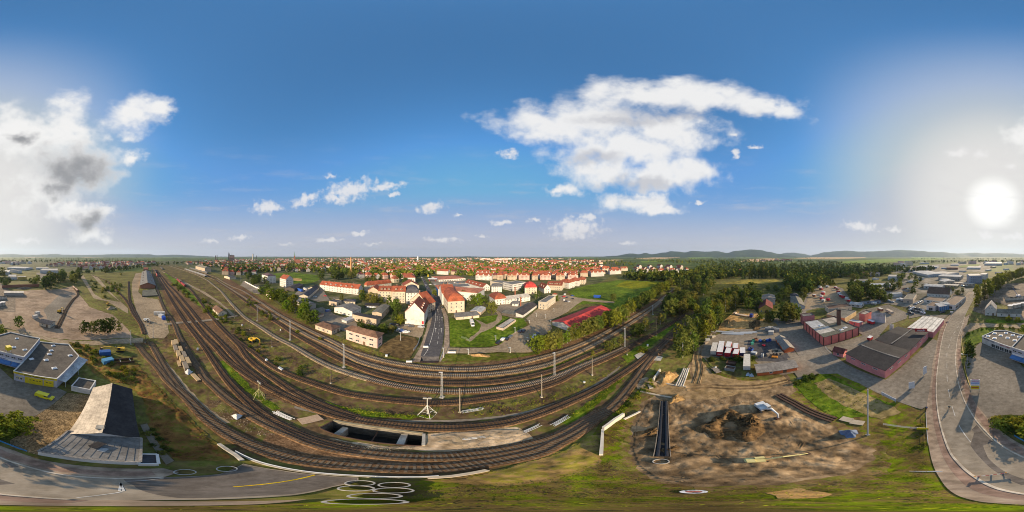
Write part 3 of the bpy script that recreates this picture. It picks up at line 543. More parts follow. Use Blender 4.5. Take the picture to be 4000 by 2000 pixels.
# ------------------------------------------------------------------ railway tracks
def resample(p, step):
    out = [p[0]]; acc = 0
    for i in range(len(p)-1):
        d = (p[i+1]-p[i]).length
        if d < 1e-6: continue
        t = step-acc
        while t <= d:
            out.append(p[i].lerp(p[i+1], t/d)); t += step
        acc = (acc+d) % step
    return out
NTR = [0]
def az_px(p): return 2000+math.degrees(math.atan2(p.x, p.y))/.09
def track(px, slp, ball, label, far=420):
    NTR[0] += 1; dz = .004*NTR[0]
    line = catmull([G(*p) for p in px],3.0); line = resample(line, .65)
    root = empty('railway_track', line[len(line)//2]*1); c = root.location.copy()
    pts = [p-c for p in line]; b0 = .30
    coarse = pts[::3]
    if len(coarse) < 2: return
    if isinstance(ball, tuple):
        k = min(range(len(coarse)), key=lambda i: abs(az_px(coarse[i]+c)-ball[2])); secs = ((coarse[:k+1], ball[0]),(coarse[k:], ball[1]))
    else: secs = ((coarse, ball),)
    for sec, bm_ in secs:
        if len(sec) > 1: b = MB(); ribbon(b, sec, 3.5,.2, b0+.11+dz, top=2.9); b.build('ballast', bm_, root)
    s = MB()
    for i in range(1, len(pts)-1):
        t = (pts[i+1]-pts[i-1]).normalized(); n = Vector((-t.y, t.x, 0)); p = pts[i]
        n = (n+t*rng.uniform(-.03,.03)).normalized()
        q = [p+n*1.3-t*.13, p+n*1.3+t*.13, p-n*1.3+t*.13, p-n*1.3-t*.13]
        s.add([(v.x,v.y,b0+.08) for v in q]+[(v.x,v.y,b0+.17+dz) for v in q],[(4,7,6,5),(0,4,5,1),(1,5,6,2),(2,6,7,3),(3,7,4,0)])
    s.build('sleepers', slp, root, kind='stuff')
    for sgn in (-1,1):
        r = MB(); ribbon(r, coarse, .12, b0+.16, b0+.34+dz, off=sgn*.76); r.build('rail', rail_m, root)
    tag(root, label, 'railway track', 'railway tracks'); return root
T1 = [(503,1100),(505,1163),(514,1193),(535,1238),(554,1277),(566,1310)]
track([(534,1342),(565,1384),(615,1436),(652,1483),(700,1526),(748,1573),(800,1628),(854,1668),(915,1707),(975,1736),(1033,1758),(1101,1780),(1169,1796),(1300,1812),(1450,1823),(1700,1829),(1848,1814),(1988,1792),(2098,1768),(2177,1728),(2262,1681),(2331,1630),(2373,1607)], slp_t, g_ball, 'curving rusty track nearest the white-railed bridge parapet')
track([(587,1338),(615,1387),(640,1433),(674,1483),(702,1524)], slp_t, g_ball, 'short siding track joining the nearest track left of the timber stacks')
track([(592,1050),(598,1077),(614,1130),(626,1168),(640,1205),(658,1233),(682,1270),(699,1312),(724,1359),(748,1399),(780,1445),(800,1478),(839,1513),(878,1549),(936,1590),(994,1629),(1072,1668),(1149,1699),(1227,1731),(1300,1751),(1450,1772),(1700,1787),(1892,1771),(2032,1747),(2150,1718),(2271,1658),(2339,1613),(2373,1607),(2416,1566),(2454,1519),(2493,1468),(2521,1429),(2548,1397),(2582,1357),(2617,1323),(2650,1291),(2699,1254),(2734,1222),(2762,1195)], slp_t, g_ball, 'long track with brown sleepers passing right beside the timber stacks')
track([(604,1054),(621,1089),(640,1121),(663,1163),(691,1210),(726,1263),(764,1312),(804,1365),(838,1416),(880,1475),(909,1509),(955,1555),(1006,1602),(1072,1648),(1130,1680),(1188,1707),(1300,1738),(1420,1763)], slp_d, g_ball, 'dark track of the wide brown bed that runs out below the open pit')
track([(609,1054),(640,1105),(672,1147),(710,1198),(752,1254),(798,1312),(842,1356),(881,1400),(928,1439),(986,1478),(1041,1509),(1110,1544),(1188,1579),(1300,1617),(1420,1645),(1550,1661),(1700,1672),(1875,1665),(1980,1651),(2067,1628),(2207,1577),(2313,1530),(2420,1468),(2484,1425),(2527,1391),(2570,1357),(2612,1320),(2650,1291)], slp_d, g_ball, 'dark track running along the upper rim of the open pit')
track([(613,1054),(649,1102),(686,1140),(733,1196),(777,1252),(829,1306),(866,1343),(920,1400),(955,1437),(1002,1474),(1041,1505)], slp_d, g_ball, 'rusty track merging beside the yellow floodlight tripod')
track([(690,1088),(715,1110),(745,1132),(780,1177),(815,1225),(838,1252),(866,1284),(899,1317),(937,1354),(967,1398),(1017,1443),(1079,1485),(1130,1520),(1188,1551),(1246,1579),(1320,1608),(1400,1636)], slp_d, g_ball, 'track leading from the red wagons past the level crossing')
track([(900,1308),(940,1342),(986,1374),(1030,1408),(1072,1437),(1149,1472),(1227,1499),(1278,1516),(1355,1538),(1433,1551),(1510,1561),(1588,1568),(1700,1575),(1875,1561),(2014,1538),(2100,1517),(2185,1489),(2271,1442),(2356,1408),(2442,1367),(2506,1329),(2570,1297),(2640,1252),(2682,1226)], slp_d, g_ball, 'dark-sleepered track passing the foot of the tripod with square floodlights')
track([(660,1038),(740,1064),(800,1090),(831,1112),(862,1137),(893,1174),(924,1208),(955,1239),(1017,1279),(1080,1320),(1142,1351),(1200,1386),(1278,1427),(1355,1456),(1433,1479),(1510,1499),(1588,1514),(1700,1528),(1910,1524),(2049,1505),(2150,1480),(2271,1431),(2377,1387),(2440,1358)], slp_l, (g_ballp, g_ball, 1440), 'track on pale ballast with whitish sleepers left of the lattice mast')
track([(690,1042),(790,1068),(870,1115),(950,1172),(1037,1236),(1090,1267),(1142,1302),(1212,1342),(1278,1380),(1355,1417),(1433,1448),(1510,1472),(1588,1487),(1700,1497),(1875,1497),(2014,1481),(2150,1450),(2271,1399),(2356,1363),(2420,1330),(2480,1298)], slp_d, g_ball, 'dark main line below the pair of tracks with light sleepers')
track([(663,1036),(740,1052),(815,1084),(847,1096),(893,1124),(943,1155),(1002,1194),(1072,1236),(1142,1277),(1212,1316),(1299,1356),(1394,1408),(1472,1433),(1549,1450),(1700,1466),(1910,1464),(2049,1446),(2150,1423),(2207,1399),(2313,1352),(2399,1304),(2490,1247),(2560,1198),(2609,1153)], slp_l, g_ballt, 'main track with light concrete sleepers, second below the street end')
track([(665,1034),(740,1048),(828,1079),(862,1096),(902,1118),(950,1138),(1020,1183),(1090,1229),(1160,1267),(1230,1302),(1299,1335),(1355,1365),(1433,1392),(1510,1413),(1588,1427),(1700,1440),(1875,1442),(2014,1424),(2100,1402),(2207,1371),(2313,1327),(2399,1281),(2490,1230),(2560,1188),(2609,1149),(2635,1128)], slp_l, g_ballt, 'uppermost main track with light sleepers, along the street end')
track(T1, slp_d, g_ball, 'dark track curving through the gravel yard left of the goods shed')
track([(640,1060),(668,1078),(694,1092)], slp_d, g_ball, 'weedy siding behind the red freight wagons')
track([(555,1272),(520,1225),(500,1185),(470,1150),(420,1100),(360,1075)], slp_d, g_ball, 'overgrown siding leading left from the gravel yard to the far town')
track([(222,1284),(245,1240),(262,1205),(285,1172),(305,1150),(290,1125)], slp_d, g_ball, 'old siding set in the beige yard between hut and yellow machine')

# ------------------------------------------------------------------ pit under the tracks, parapets, retaining walls
def wall_line(name, pts, w, h, m, label, cat, z0=0.0, group=None):
    b = MB(); c = pts[0].copy(); ribbon(b, [p-c for p in pts], w, z0, h); o = b.build(name, m, loc=c); tag(o, label, cat, group); return o
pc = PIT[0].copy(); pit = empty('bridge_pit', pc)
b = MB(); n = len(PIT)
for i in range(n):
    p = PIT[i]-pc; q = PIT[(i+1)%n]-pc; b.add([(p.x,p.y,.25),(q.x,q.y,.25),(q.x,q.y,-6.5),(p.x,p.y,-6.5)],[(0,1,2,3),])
b.build('pit_wall', mat('dark_mottled_concrete', [(.07,.06,.045),(.16,.14,.11),(.24,.21,.17)],.5), pit)  # mottled concrete, darker than the cross walls
b = MB(); b.poly([(p.x-pc.x, p.y-pc.y, -6.4) for p in PIT]); b.build('pit_floor', mat('dark_floor', [(.02,.018,.014),(.045,.04,.03)],.5), pit)  # near-black colour over the whole pit floor
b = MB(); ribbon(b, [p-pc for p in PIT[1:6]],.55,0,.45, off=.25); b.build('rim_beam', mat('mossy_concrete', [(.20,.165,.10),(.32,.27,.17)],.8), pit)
b = MB(); ribbon(b, [p-pc for p in PIT[6:]]+[PIT[0]-pc],.22,0,.3, off=.1); b.build('rim_beam', steel_w, pit)
b = MB(); ribbon(b, [p-pc for p in (PIT[5], PIT[6])],.5,0,.45, off=.2); b.build('rim_beam', concrete, pit)
b = MB(); ribbon(b, [p-pc for p in (PIT[0], PIT[1])],.3,0,.35, off=.1); b.build('rim_beam', steel_w, pit)
for (u, v) in (((1312,1692),(1350,1662)),((1560,1734),(1580,1690))):
    b = MB(); ribbon(b, [G(*u)-pc, G(*v)-pc],1.1,-6.4,-1.2); b.build('cross_wall', concrete, pit)
b = MB(); b.tube((G(1445,1722)-pc)+Vector((0,0,-2)),(G(1475,1676)-pc)+Vector((0,0,-2)),.12); b.build('pipe', steel_w, pit)
tag(pit, 'open concrete pit of the railway bridge with cross walls', 'bridge pit')
wall_line('retaining_wall', px_line([(855,1737),(885,1758),(920,1780),(945,1800)],1),.55,1.1, concrete, 'stained concrete wing wall left of the white railing', 'retaining wall')
wall_line('retaining_wall', px_line([(1669,1868),(1760,1862),(1830,1852),(1903,1838)],1),.6,.9, mat('tan_concrete', [(.40,.33,.23),(.50,.42,.31)],.7), 'tan concrete bridge wall right of the white railing', 'retaining wall')
pr = px_line([(920,1766),(960,1786),(1010,1806),(1080,1824),(1180,1842),(1300,1854),(1400,1860),(1470,1863),(1560,1865),(1640,1865),(1714,1861)],1.0)
root = empty('bridge_railing', pr[0]); q = [p-pr[0] for p in pr]
b = MB(); ribbon(b, q, .5,0,.55); b.build('parapet', concrete, root)
b = MB(); ribbon(b, q, .09,1.28,1.36); ribbon(b, q, .06,.92,.98); b.build('handrail', white_m, root)
for p in q[::4]:
    b = MB(); b.box(-.045,.045,-.045,.045,.5,1.32); b.build('post', white_m, root, loc=p)
tag(root, 'long white metal railing on the bridge edge above the dark road', 'railing')
wall_line('retaining_wall', [G(2354,1685), G(2352,1725), G(2348,1780)],.45,1.6, mat('pale_concrete', [(.50,.45,.37),(.60,.55,.46)],.7), 'pale concrete wall running down from the corner of the embankment', 'retaining wall')
wall_line('retaining_wall', [G(2436,1628), G(2400,1650), G(2356,1682)],.5,2.4, MATS['pale_concrete'], 'high pale wedge-shaped concrete wall facing the construction site', 'retaining wall')
wall_line('retaining_wall', [G(2500,1610), G(2466,1627), G(2438,1640)],.4,.7, MATS['pale_concrete'], 'low pale wall stub leading towards the black pipe trench', 'retaining wall')
wall_line('retaining_wall', [G(2552,1490), G(2565,1472), G(2578,1452)],.5,1.8, MATS['pale_concrete'], 'bright slab wall beside the ochre heap near the level crossing', 'retaining wall')

# ------------------------------------------------------------------ hills on the horizon
hill_m = ground('wooded_hill', [(.018,.032,.014),(.030,.046,.018),(.055,.065,.026)],.004, big=.3, bigscale=.0015, bump=0, mid=0, gain=1.0)
def hills(name, prof, D, depth):
    b = MB(); k = []
    pr = []
    for i in range(len(prof)-1):
        (x0,y0),(x1,y1) = prof[i], prof[i+1]; n = max(2, int((x1-x0)/6))
        for j in range(n):
            t = j/n; s = t*t*(3-2*t); pr.append((x0+(x1-x0)*t, y0+(y1-y0)*s+rng.uniform(-.35,.35)))
    pr.append(prof[-1]); rows = [(-.5,0,0),(-.36,.30,.3),(-.22,.62,.6),(-.1,.9,.4),(0,1,.0),(.2,.7,0),(.5,0,0)]
    V = []; n = len(pr)
    for (px, py) in pr:
        top = H+D*math.tan(R((1000-py)*.09)); a = R((px-2000)*.09)
        for (dd, hh, jj) in rows:
            r = D+dd*depth*(1+.0*px); V.append((r*math.sin(a), r*math.cos(a), max(-2, top*hh*(1+.12*jj*math.sin(px*.11+dd*9))) if hh else -2))
    m = len(rows); F = [(i*m+j, (i+1)*m+j, (i+1)*m+j+1, i*m+j+1) for i in range(n-1) for j in range(m-1)]
    b.add(V, F); o = b.build(name, hill_m, smooth=True, kind='structure'); return o
hills('hills', [(2340,1002.6),(2402,999),(2465,990),(2497,993),(2521,988),(2545,993),(2600,986),(2622,981),(2650,983),(2675,986),(2703,980),(2760,983),(2800,981),(2840,988),(2872,980),(2935,974.5),(2967,976),(3005,984),(3045,992),(3110,1000)],7400,3000)
hills('hills', [(3020,999),(3075,987),(3100,987),(3134,991),(3175,999)],9800,1600)
hills('hills', [(3160,1000),(3184,994),(3222,985),(3270,981),(3303,979),(3366,983),(3410,982),(3449,980),(3519,976),(3560,978),(3602,980),(3637,984),(3680,984),(3720,989),(3750,994),(3790,1000)],8600,3000)
hills('hills', [(3640,998),(3707,988),(3742,990),(3812,987),(3847,990),(3882,988),(3952,990),(4000,993.5),(4047,992.5),(4100,995),(4136,995),(4217,992.5),(4256,995),(4330,996),(4388,995),(4439,993),(4500,993),(4578,993),(4616,997),(4686,995),(4740,997),(4772,999),(4830,1001.5)],9600,2600)
hills('hills', [(4830,1002.2),(5000,1002.4),(5300,1002.6),(5600,1002.8),(5760,1003.0),(5790,1002.2),(5830,1001.2),(5880,1002.4),(5960,1003),(6150,1002.6),(6340,1002)],9000,1600)
# ------------------------------------------------------------------ buildings
ORD = 'first second third fourth fifth sixth seventh eighth ninth tenth eleventh twelfth thirteenth fourteenth fifteenth sixteenth seventeenth eighteenth nineteenth twentieth'.split()
TENS = {20:'twenty',30:'thirty',40:'forty',50:'fifty',60:'sixty',70:'seventy',80:'eighty',90:'ninety'}
def ordinal(i):
    i += 1
    if i <= 20: return ORD[i-1]
    if i % 10 == 0: return TENS[i][:-1]+'ieth'
    return TENS[i//10*10]+'-'+ORD[i%10-1]
glass = mat('window_glass', [(.025,.03,.035),(.06,.065,.07)],.6, rough=.12, spec=.6)
frame_w = plain('window_frame', (.62,.60,.56),.5)
wallm = {k: mat('plaster_'+k, [tuple(x*.82 for x in c), c, tuple(min(.85, x*1.06) for x in c)],.35, big=.1, bigscale=.1, rough=.9) for k, c in dict(
    white=(.58,.555,.51), cream=(.53,.46,.35), beige=(.47,.37,.27), grey=(.36,.33,.29), lilac=(.40,.39,.45), pink=(.62,.23,.22), coral=(.62,.19,.15), yellow=(.55,.38,.10), tan=(.50,.40,.30), blue=(.03,.09,.25), orange=(.58,.14,.045), brick=(.30,.13,.08), rose=(.60,.40,.34), palegrey=(.50,.49,.47), bluegrey=(.30,.32,.38), ochre=(.50,.36,.18), dark=(.10,.085,.07)).items()}
roofm = {k: mat('roof_'+k, [tuple(x*.7 for x in c), c, tuple(min(.8, x*1.2) for x in c)],1.1, big=.22, bigscale=.25, rough=.85, bands=b, bump=.15) for k, (c, b) in dict(
    red=((.26,.072,.036),(.35,.12,2)), bright=((.31,.082,.038),(.35,.1,2)), brown=((.15,.085,.055),(.35,.12,2)), maroon=((.15,.045,.035),(.3,.15,2)), dark=((.060,.050,.046),None), felt=((.095,.080,.064),(1.0,.12,1)), grey=((.17,.16,.145),(1.0,.1,0)), slate=((.07,.068,.075),None), pale=((.42,.385,.33),(1.2,.08,0)), metal=((.40,.40,.39),(.6,.1,0)), scarlet=((.42,.048,.040),None), black=((.034,.030,.029),None), stripe=((.60,.56,.49),(3.2,.38,1)), tan=((.43,.37,.295),(.5,.12,2)), corr=((.24,.215,.185),(.35,.35,0)), green=((.12,.115,.085),(1.2,.08,0)), plum=((.10,.065,.07),None), salmon=((.38,.145,.085),(.35,.1,2)), olive=((.17,.155,.12),None), choc=((.12,.072,.048),None)).items()}
WINS = {}
def window_mesh(w, h):
    k = (round(w,2), round(h,2))
    if k not in WINS:
        b = MB(); b.mi = 1; b.box(-w/2, w/2,0,.035,-h/2, h/2); b.mi = 0; f = .09
        b.box(-w/2, w/2,0,.07, h/2-f, h/2); b.box(-w/2, w/2,0,.10,-h/2-.02,-h/2+f); b.box(-w/2,-w/2+f, 0,.07,-h/2+f, h/2-f); b.box(w/2-f, w/2,0,.07,-h/2+f, h/2-f)
        b.box(-f/2, f/2,0,.06,-h/2+f, h/2-f)
        o = b.build('window', [frame_w, glass]); WINS[k] = o.data; bpy.data.objects.remove(o)
    return WINS[k]
def put(name, me, parent, loc, rz, mats=None):
    o = bpy.data.objects.new(name, me); C.objects.link(o); o.parent = parent; o.location = loc; o.rotation_euler = (0,0,rz); return o
def text_mesh(name, body, size, m, parent, loc, rot, depth=.03, bold=0.0, sx=1.0):
    cu = bpy.data.curves.new(name, 'FONT'); cu.body = body; cu.size = size; cu.extrude = depth; cu.offset = bold; cu.align_x = 'CENTER'; cu.align_y = 'CENTER'
    t = bpy.data.objects.new('tmp', cu); C.objects.link(t); bpy.context.view_layer.update()
    me = bpy.data.meshes.new_from_object(t.evaluated_get(bpy.context.evaluated_depsgraph_get())); bpy.data.objects.remove(t)
    me.name = name; me.materials.clear(); me.materials.append(m)
    o = bpy.data.objects.new(name, me); C.objects.link(o); o.parent = parent; o.location = loc; o.rotation_euler = rot; o.scale = (sx,1,1); return o
def frame_of(A, B, Cc, h=None):
    """A=(px, base_py, eave_py) nearest corner; B, Cc = neighbouring eave corners -> origin, rotation, lengths, eave height"""
    z = h if h is not None else max(1.8, zat(*A))
    a = G(A[0], A[1]) if A[1] else G(A[0], A[2], z); a.z = 0
    b = G(B[0], B[1], z); c = G(Cc[0], Cc[1], z); b.z = c.z = 0
    u = b-a; v = c-a
    if u.length >= v.length: u0 = u.normalized(); n = Vector((-u0.y, u0.x, 0)); vv = n*v.dot(n); uu = u
    else: v0 = v.normalized(); n = Vector((-v0.y, v0.x, 0)); uu = n*u.dot(n); vv = v
    swap = uu.cross(vv).z < 0
    if swap: uu, vv = vv, uu
    return a+(uu+vv)*.5, math.atan2(uu.y, uu.x), uu.length, vv.length, z, swap
def shell(Lx, Ly, z, roof, rax, rh):
    """wall faces incl. gables; rax = axis of the ridge"""
    b = MB(); x, y = Lx/2, Ly/2
    def side(p, q, peak=None):
        v = [(p[0],p[1],0),(q[0],q[1],0),(q[0],q[1],z),(p[0],p[1],z)]
        if peak: v.insert(3, peak)
        b.poly(v)
    g = roof == 'gable'
    side((-x,-y),(x,-y),(0,-y,z+rh) if g and rax == 'y' else None); side((x,-y),(x,y),(x,0,z+rh) if g and rax == 'x' else None)
    side((x,y),(-x,y),(0,y,z+rh) if g and rax == 'y' else None); side((-x,y),(-x,-y),(-x,0,z+rh) if g and rax == 'x' else None)
    if roof == 'flat': b.poly([(-x,-y,z-.3),(x,-y,z-.3),(x,y,z-.3),(-x,y,z-.3)])
    return b
def roof_mesh(Lx, Ly, z, roof, rax, rh, ov=.45):
    b = MB(); x, y = Lx/2+ov, Ly/2+ov; t = .18
    def slab(pts): # thick sheet
        n = len(pts); b.add([tuple(p) for p in pts]+[(p[0],p[1],p[2]-t) for p in pts],[tuple(range(n)), tuple(reversed(range(n,2*n)))]+[((i+1)%n, i, i+n, (i+1)%n+n) for i in range(n)])
    if roof == 'gable':
        if rax == 'x':
            e = z-ov*rh/(Ly/2); slab([(-x,-y,e),(x,-y,e),(x,0,z+rh),(-x,0,z+rh)]); slab([(x,y,e),(-x,y,e),(-x,0,z+rh),(x,0,z+rh)])
        else:
            e = z-ov*rh/(Lx/2); slab([(x,-y,e),(x,y,e),(0,y,z+rh),(0,-y,z+rh)]); slab([(-x,y,e),(-x,-y,e),(0,-y,z+rh),(0,y,z+rh)])
    elif roof == 'hip':
        if rax == 'x':
            r = max(.1, x-min(y, x*.9)); r0 = [(-r,0,z+rh),(r,0,z+rh)]
            slab([(-x,-y,z),(x,-y,z),r0[1],r0[0]]); slab([(x,y,z),(-x,y,z),r0[0],r0[1]]); slab([(x,-y,z),(x,y,z),r0[1]]); slab([(-x,y,z),(-x,-y,z),r0[0]])
        else:
            r = max(.1, y-min(x, y*.9)); r0 = [(0,-r,z+rh),(0,r,z+rh)]
            slab([(x,-y,z),(x,y,z),r0[1],r0[0]]); slab([(-x,y,z),(-x,-y,z),r0[0],r0[1]]); slab([(-x,-y,z),(x,-y,z),r0[0]]); slab([(x,y,z),(-x,y,z),r0[1]])
    elif roof == 'mansard':
        i = min(x, y)*.28; h1 = rh*.62
        o = [(-x,-y,z),(x,-y,z),(x,y,z),(-x,y,z)]; q = [(-x+i,-y+i,z+h1),(x-i,-y+i,z+h1),(x-i,y-i,z+h1),(-x+i,y-i,z+h1)]
        for k in range(4): slab([o[k], o[(k+1)%4], q[(k+1)%4], q[k]])
        i2 = min(x, y)*.8
        s = [(-x+i2,-y+i2,z+rh),(x-i2,-y+i2,z+rh),(x-i2,y-i2,z+rh),(-x+i2,y-i2,z+rh)]
        for k in range(4): slab([q[k], q[(k+1)%4], s[(k+1)%4], s[k]])
        b.poly(s)
    elif roof == 'shed':
        if rax == 'x': slab([(-x,-y,z),(x,-y,z),(x,y,z+rh),(-x,y,z+rh)])
        else: slab([(-x,-y,z+rh),(x,-y,z),(x,y,z),(-x,y,z+rh)])
    elif roof == 'flat':
        x -= ov+.25; y -= ov+.25; b.poly([(-x,-y,z-.25),(x,-y,z-.25),(x,y,z-.25),(-x,y,z-.25)])
    elif roof == 'slab':
        slab([(-x,-y,z+.18),(x,-y,z+.18),(x,y,z+.18),(-x,y,z+.18)])
    return b
ALLB = []
def building(name, label, cat, A, B, Cc, wall='white', roof='gable', rm='red', ridge='AB', rh=3.0, rows=0, sp=3.2, ww=1.1, wh=1.5, sh=3.0, z1=1.6, chim=0, door=True, h=None, group=None, ov=.45, coping='pale', gable_win=0, sides=None, dorm=0):
    o, rz, Lx, Ly, z, swap = frame_of(A, B, Cc, h)
    root = empty(name, o, rz); rax = 'x' if (ridge == 'AB') != swap else 'y'
    wm = wallm[wall]
    shell(Lx, Ly, z, roof, rax, rh).build('wall', wm, root)
    if roof == 'shed':      # fill the triangles and the high back wall
        b = MB(); x, y = Lx/2, Ly/2
        if rax == 'x': b.poly([(x,-y,z),(x,y,z),(x,y,z+rh-.2)]); b.poly([(-x,y,z),(-x,-y,z),(-x,y,z+rh-.2)]); b.poly([(x,y,z),(-x,y,z),(-x,y,z+rh-.2),(x,y,z+rh-.2)])
        else: b.poly([(x,y,z),(-x,y,z),(-x,y,z+rh-.2)]); b.poly([(-x,-y,z),(x,-y,z),(-x,-y,z+rh-.2)]); b.poly([(-x,y,z),(-x,-y,z),(-x,-y,z+rh-.2),(-x,y,z+rh-.2)])
        b.build('gable_wall', wm, root)
    rf = roof_mesh(Lx, Ly, z, roof, rax, rh, ov).build('roof', roofm[rm], root)
    if roof == 'flat':
        b = MB(); x, y = Lx/2, Ly/2; w = .28
        b.box(-x-.05, x+.05,-y-.05,-y+w, z, z+.14); b.box(-x-.05, x+.05, y-w, y+.05, z, z+.14); b.box(-x-.05,-x+w, -y+w, y-w, z, z+.14); b.box(x-w, x+.05,-y+w, y-w, z, z+.14)
        b.build('coping', roofm[coping] if coping in roofm else wallm[coping], root)
    # walls that face the viewpoint: windows in rows
    walls = [((0,-Ly/2),-PI/2, Lx),((Lx/2,0),0, Ly),((0,Ly/2), PI/2, Lx),((-Lx/2,0), PI, Ly)]
    nwin = 0; k = 0
    for wi, ((cx, cy), ang, ln) in enumerate(walls):
        wp = o+Matrix.Rotation(rz, 3, 'Z') @ Vector((cx, cy, 0)); nrm = Vector((math.cos(ang+rz), math.sin(ang+rz),0))
        if nrm.dot(-wp) < 0.05*wp.length: continue
        if sides is not None and k not in sides: k += 1; continue
        k += 1
        ncol = int((ln-.8)/sp)
        for r in range(rows):
            for c in range(ncol):
                if nwin >= 90: break
                u = (c-(ncol-1)/2)*sp; zz = z1+r*sh
                if zz+wh/2 > z-.15: continue
                t = Vector((-math.sin(ang), math.cos(ang),0)); p = Vector((cx, cy, zz))+t*u
                if door and r == 0 and c == ncol//2 and nwin > 0 and not root.get('hd'):
                    b = MB(); b.box(-.65,.65,-.02,.05,0,2.2); b.build('door', mat('door_wood', [(.12,.07,.04),(.18,.11,.07)],2), root, (p.x, p.y, .02), ang-PI/2); root['hd'] = 1; continue
                put('window', window_mesh(ww, wh), root, p, ang-PI/2); nwin += 1
        if gable_win and roof == 'gable' and ((rax == 'x') == (wi in (1,3))):
            for r in range(gable_win):
                t = Vector((-math.sin(ang), math.cos(ang),0))
                for u in ((-1.1,1.1) if r == 0 else (0,)): put('window', window_mesh(.9,1.1), root, Vector((cx, cy, z+.9+2.2*r))+t*u, ang-PI/2)
    if 'hd' in root: del root['hd']
    if dorm and roof in ('gable', 'hip', 'mansard'):
        ln, dp = (Lx, Ly) if rax == 'x' else (Ly, Lx)
        for s in (-1,1):
            for i in range(dorm):
                u = (i-(dorm-1)/2)*(ln*.8/dorm); v = s*dp*.36; zz = z+rh*.22
                b = MB(); b.mi = 0; b.box(-.9,.9,-1.1*1,.35, zz, zz+1.5); b.mi = 1; b.box(-1.05,1.05,-1.3,.5, zz+1.5, zz+1.68); b.mi = 2; b.box(-.55,.55,.35,.39, zz+.35, zz+1.25)
                p = (u, v, 0) if rax == 'x' else (v, u, 0)
                b.build('dormer', [wm, roofm[rm], glass], root, p, (0 if s > 0 else PI) if rax == 'x' else (-PI/2 if s > 0 else PI/2))
    for i in range(chim):
        t = (i+.5)/chim-.5; off = rng.uniform(.1,.2); p = (t*Lx*.8, Ly*off) if rax == 'x' else (Lx*off, t*Ly*.8)
        top = z+rh if roof != 'flat' else z+.4
        b = MB(); b.box(-.45,.45,-.35,.35, top-1.6, top+.9); b.mi = 1; b.box(-.52,.52,-.42,.42, top+.9, top+1.0); b.build('chimney', [wallm['brick'], concrete], root, (p[0], p[1],0))
    tag(root, label, cat, group); root['_L'] = Lx; root['_W'] = Ly; root['_z'] = z; ALLB.append((o, max(Lx, Ly)/2)); return root
def skylights(root, spots, z, sx=1.6, sy=1.1):
    for (x, y) in spots:
        b = MB(); b.mi = 1; b.box(-sx/2-.12, sx/2+.12,-sy/2-.12, sy/2+.12, z-.25, z+.05); b.mi = 0
        b.add([(-sx/2,-sy/2,z+.05),(sx/2,-sy/2,z+.05),(sx/2,sy/2,z+.05),(-sx/2,sy/2,z+.05),(-sx*.2,0,z+.42),(sx*.2,0,z+.42)],[(0,1,5,4),(1,2,5),(2,3,4,5),(3,0,4)])
        b.build('skylight', [mat('acrylic_dome', [(.62,.60,.57),(.75,.73,.70)],2, rough=.3), white_m], root, (x, y, 0))
def poly_building(name, label, cat, px, z, wall, rm, coping='white', parapet=.35):
    """flat building with any outline: px = roof corners seen at height z"""
    pts = [G(p[0], p[1], z) for p in px]; c = sum(pts, Vector())/len(pts); c.z = 0
    q = [(p.x-c.x, p.y-c.y) for p in pts]; ar = sum(q[i][0]*q[(i+1)%len(q)][1]-q[(i+1)%len(q)][0]*q[i][1] for i in range(len(q)))
    if ar < 0: q = q[::-1]
    root = empty(name, c); n = len(q)
    b = MB(); b.add([(p[0],p[1],0) for p in q]+[(p[0],p[1],z) for p in q],[(i,(i+1)%n,(i+1)%n+n,i+n) for i in range(n)]); b.build('wall', wallm[wall], root)
    b = MB(); b.poly([(p[0],p[1],z-parapet) for p in q]); b.build('roof', roofm[rm], root)
    b = MB(); ring = [Vector((p[0],p[1],0)) for p in q]; ring.append(ring[0].copy())
    for i in range(n): ribbon(b, [ring[i], ring[i+1]],.34, z-parapet, z+.1+.003*i)
    b.build('coping', wallm[coping] if coping in wallm else roofm[coping], root)
    tag(root, label, cat); root['_z'] = z; ALLB.append((c, max(Vector((p[0],p[1],0)).length for p in q))); return root, c
def along(root, c, p, q, z, off=.06):
    """frame on a facade of a poly building between panorama points at height z: returns midpoint, direction angle, length"""
    a = G(p[0], p[1], z)-c; b = G(q[0], q[1], z)-c; a.z = b.z = 0; d = b-a
    mid = (a+b)/2; n = Vector((d.y, -d.x, 0)).normalized()
    if n.dot(-(mid+c)) < 0: n = -n; a, b = b, a; d = -d
    return mid+n*off, math.atan2(n.y, n.x), d.length, n, Vector((-n.y, n.x, 0))
def panel(name, root, mid, ang, u, z, w, h, m, t=.06):
    tt = Vector((-math.sin(ang), math.cos(ang),0)); p = mid+tt*u
    b = MB(); b.box(-w/2, w/2,0, t, -h/2, h/2); return b.build(name, m, root, (p.x, p.y, z), ang-PI/2)

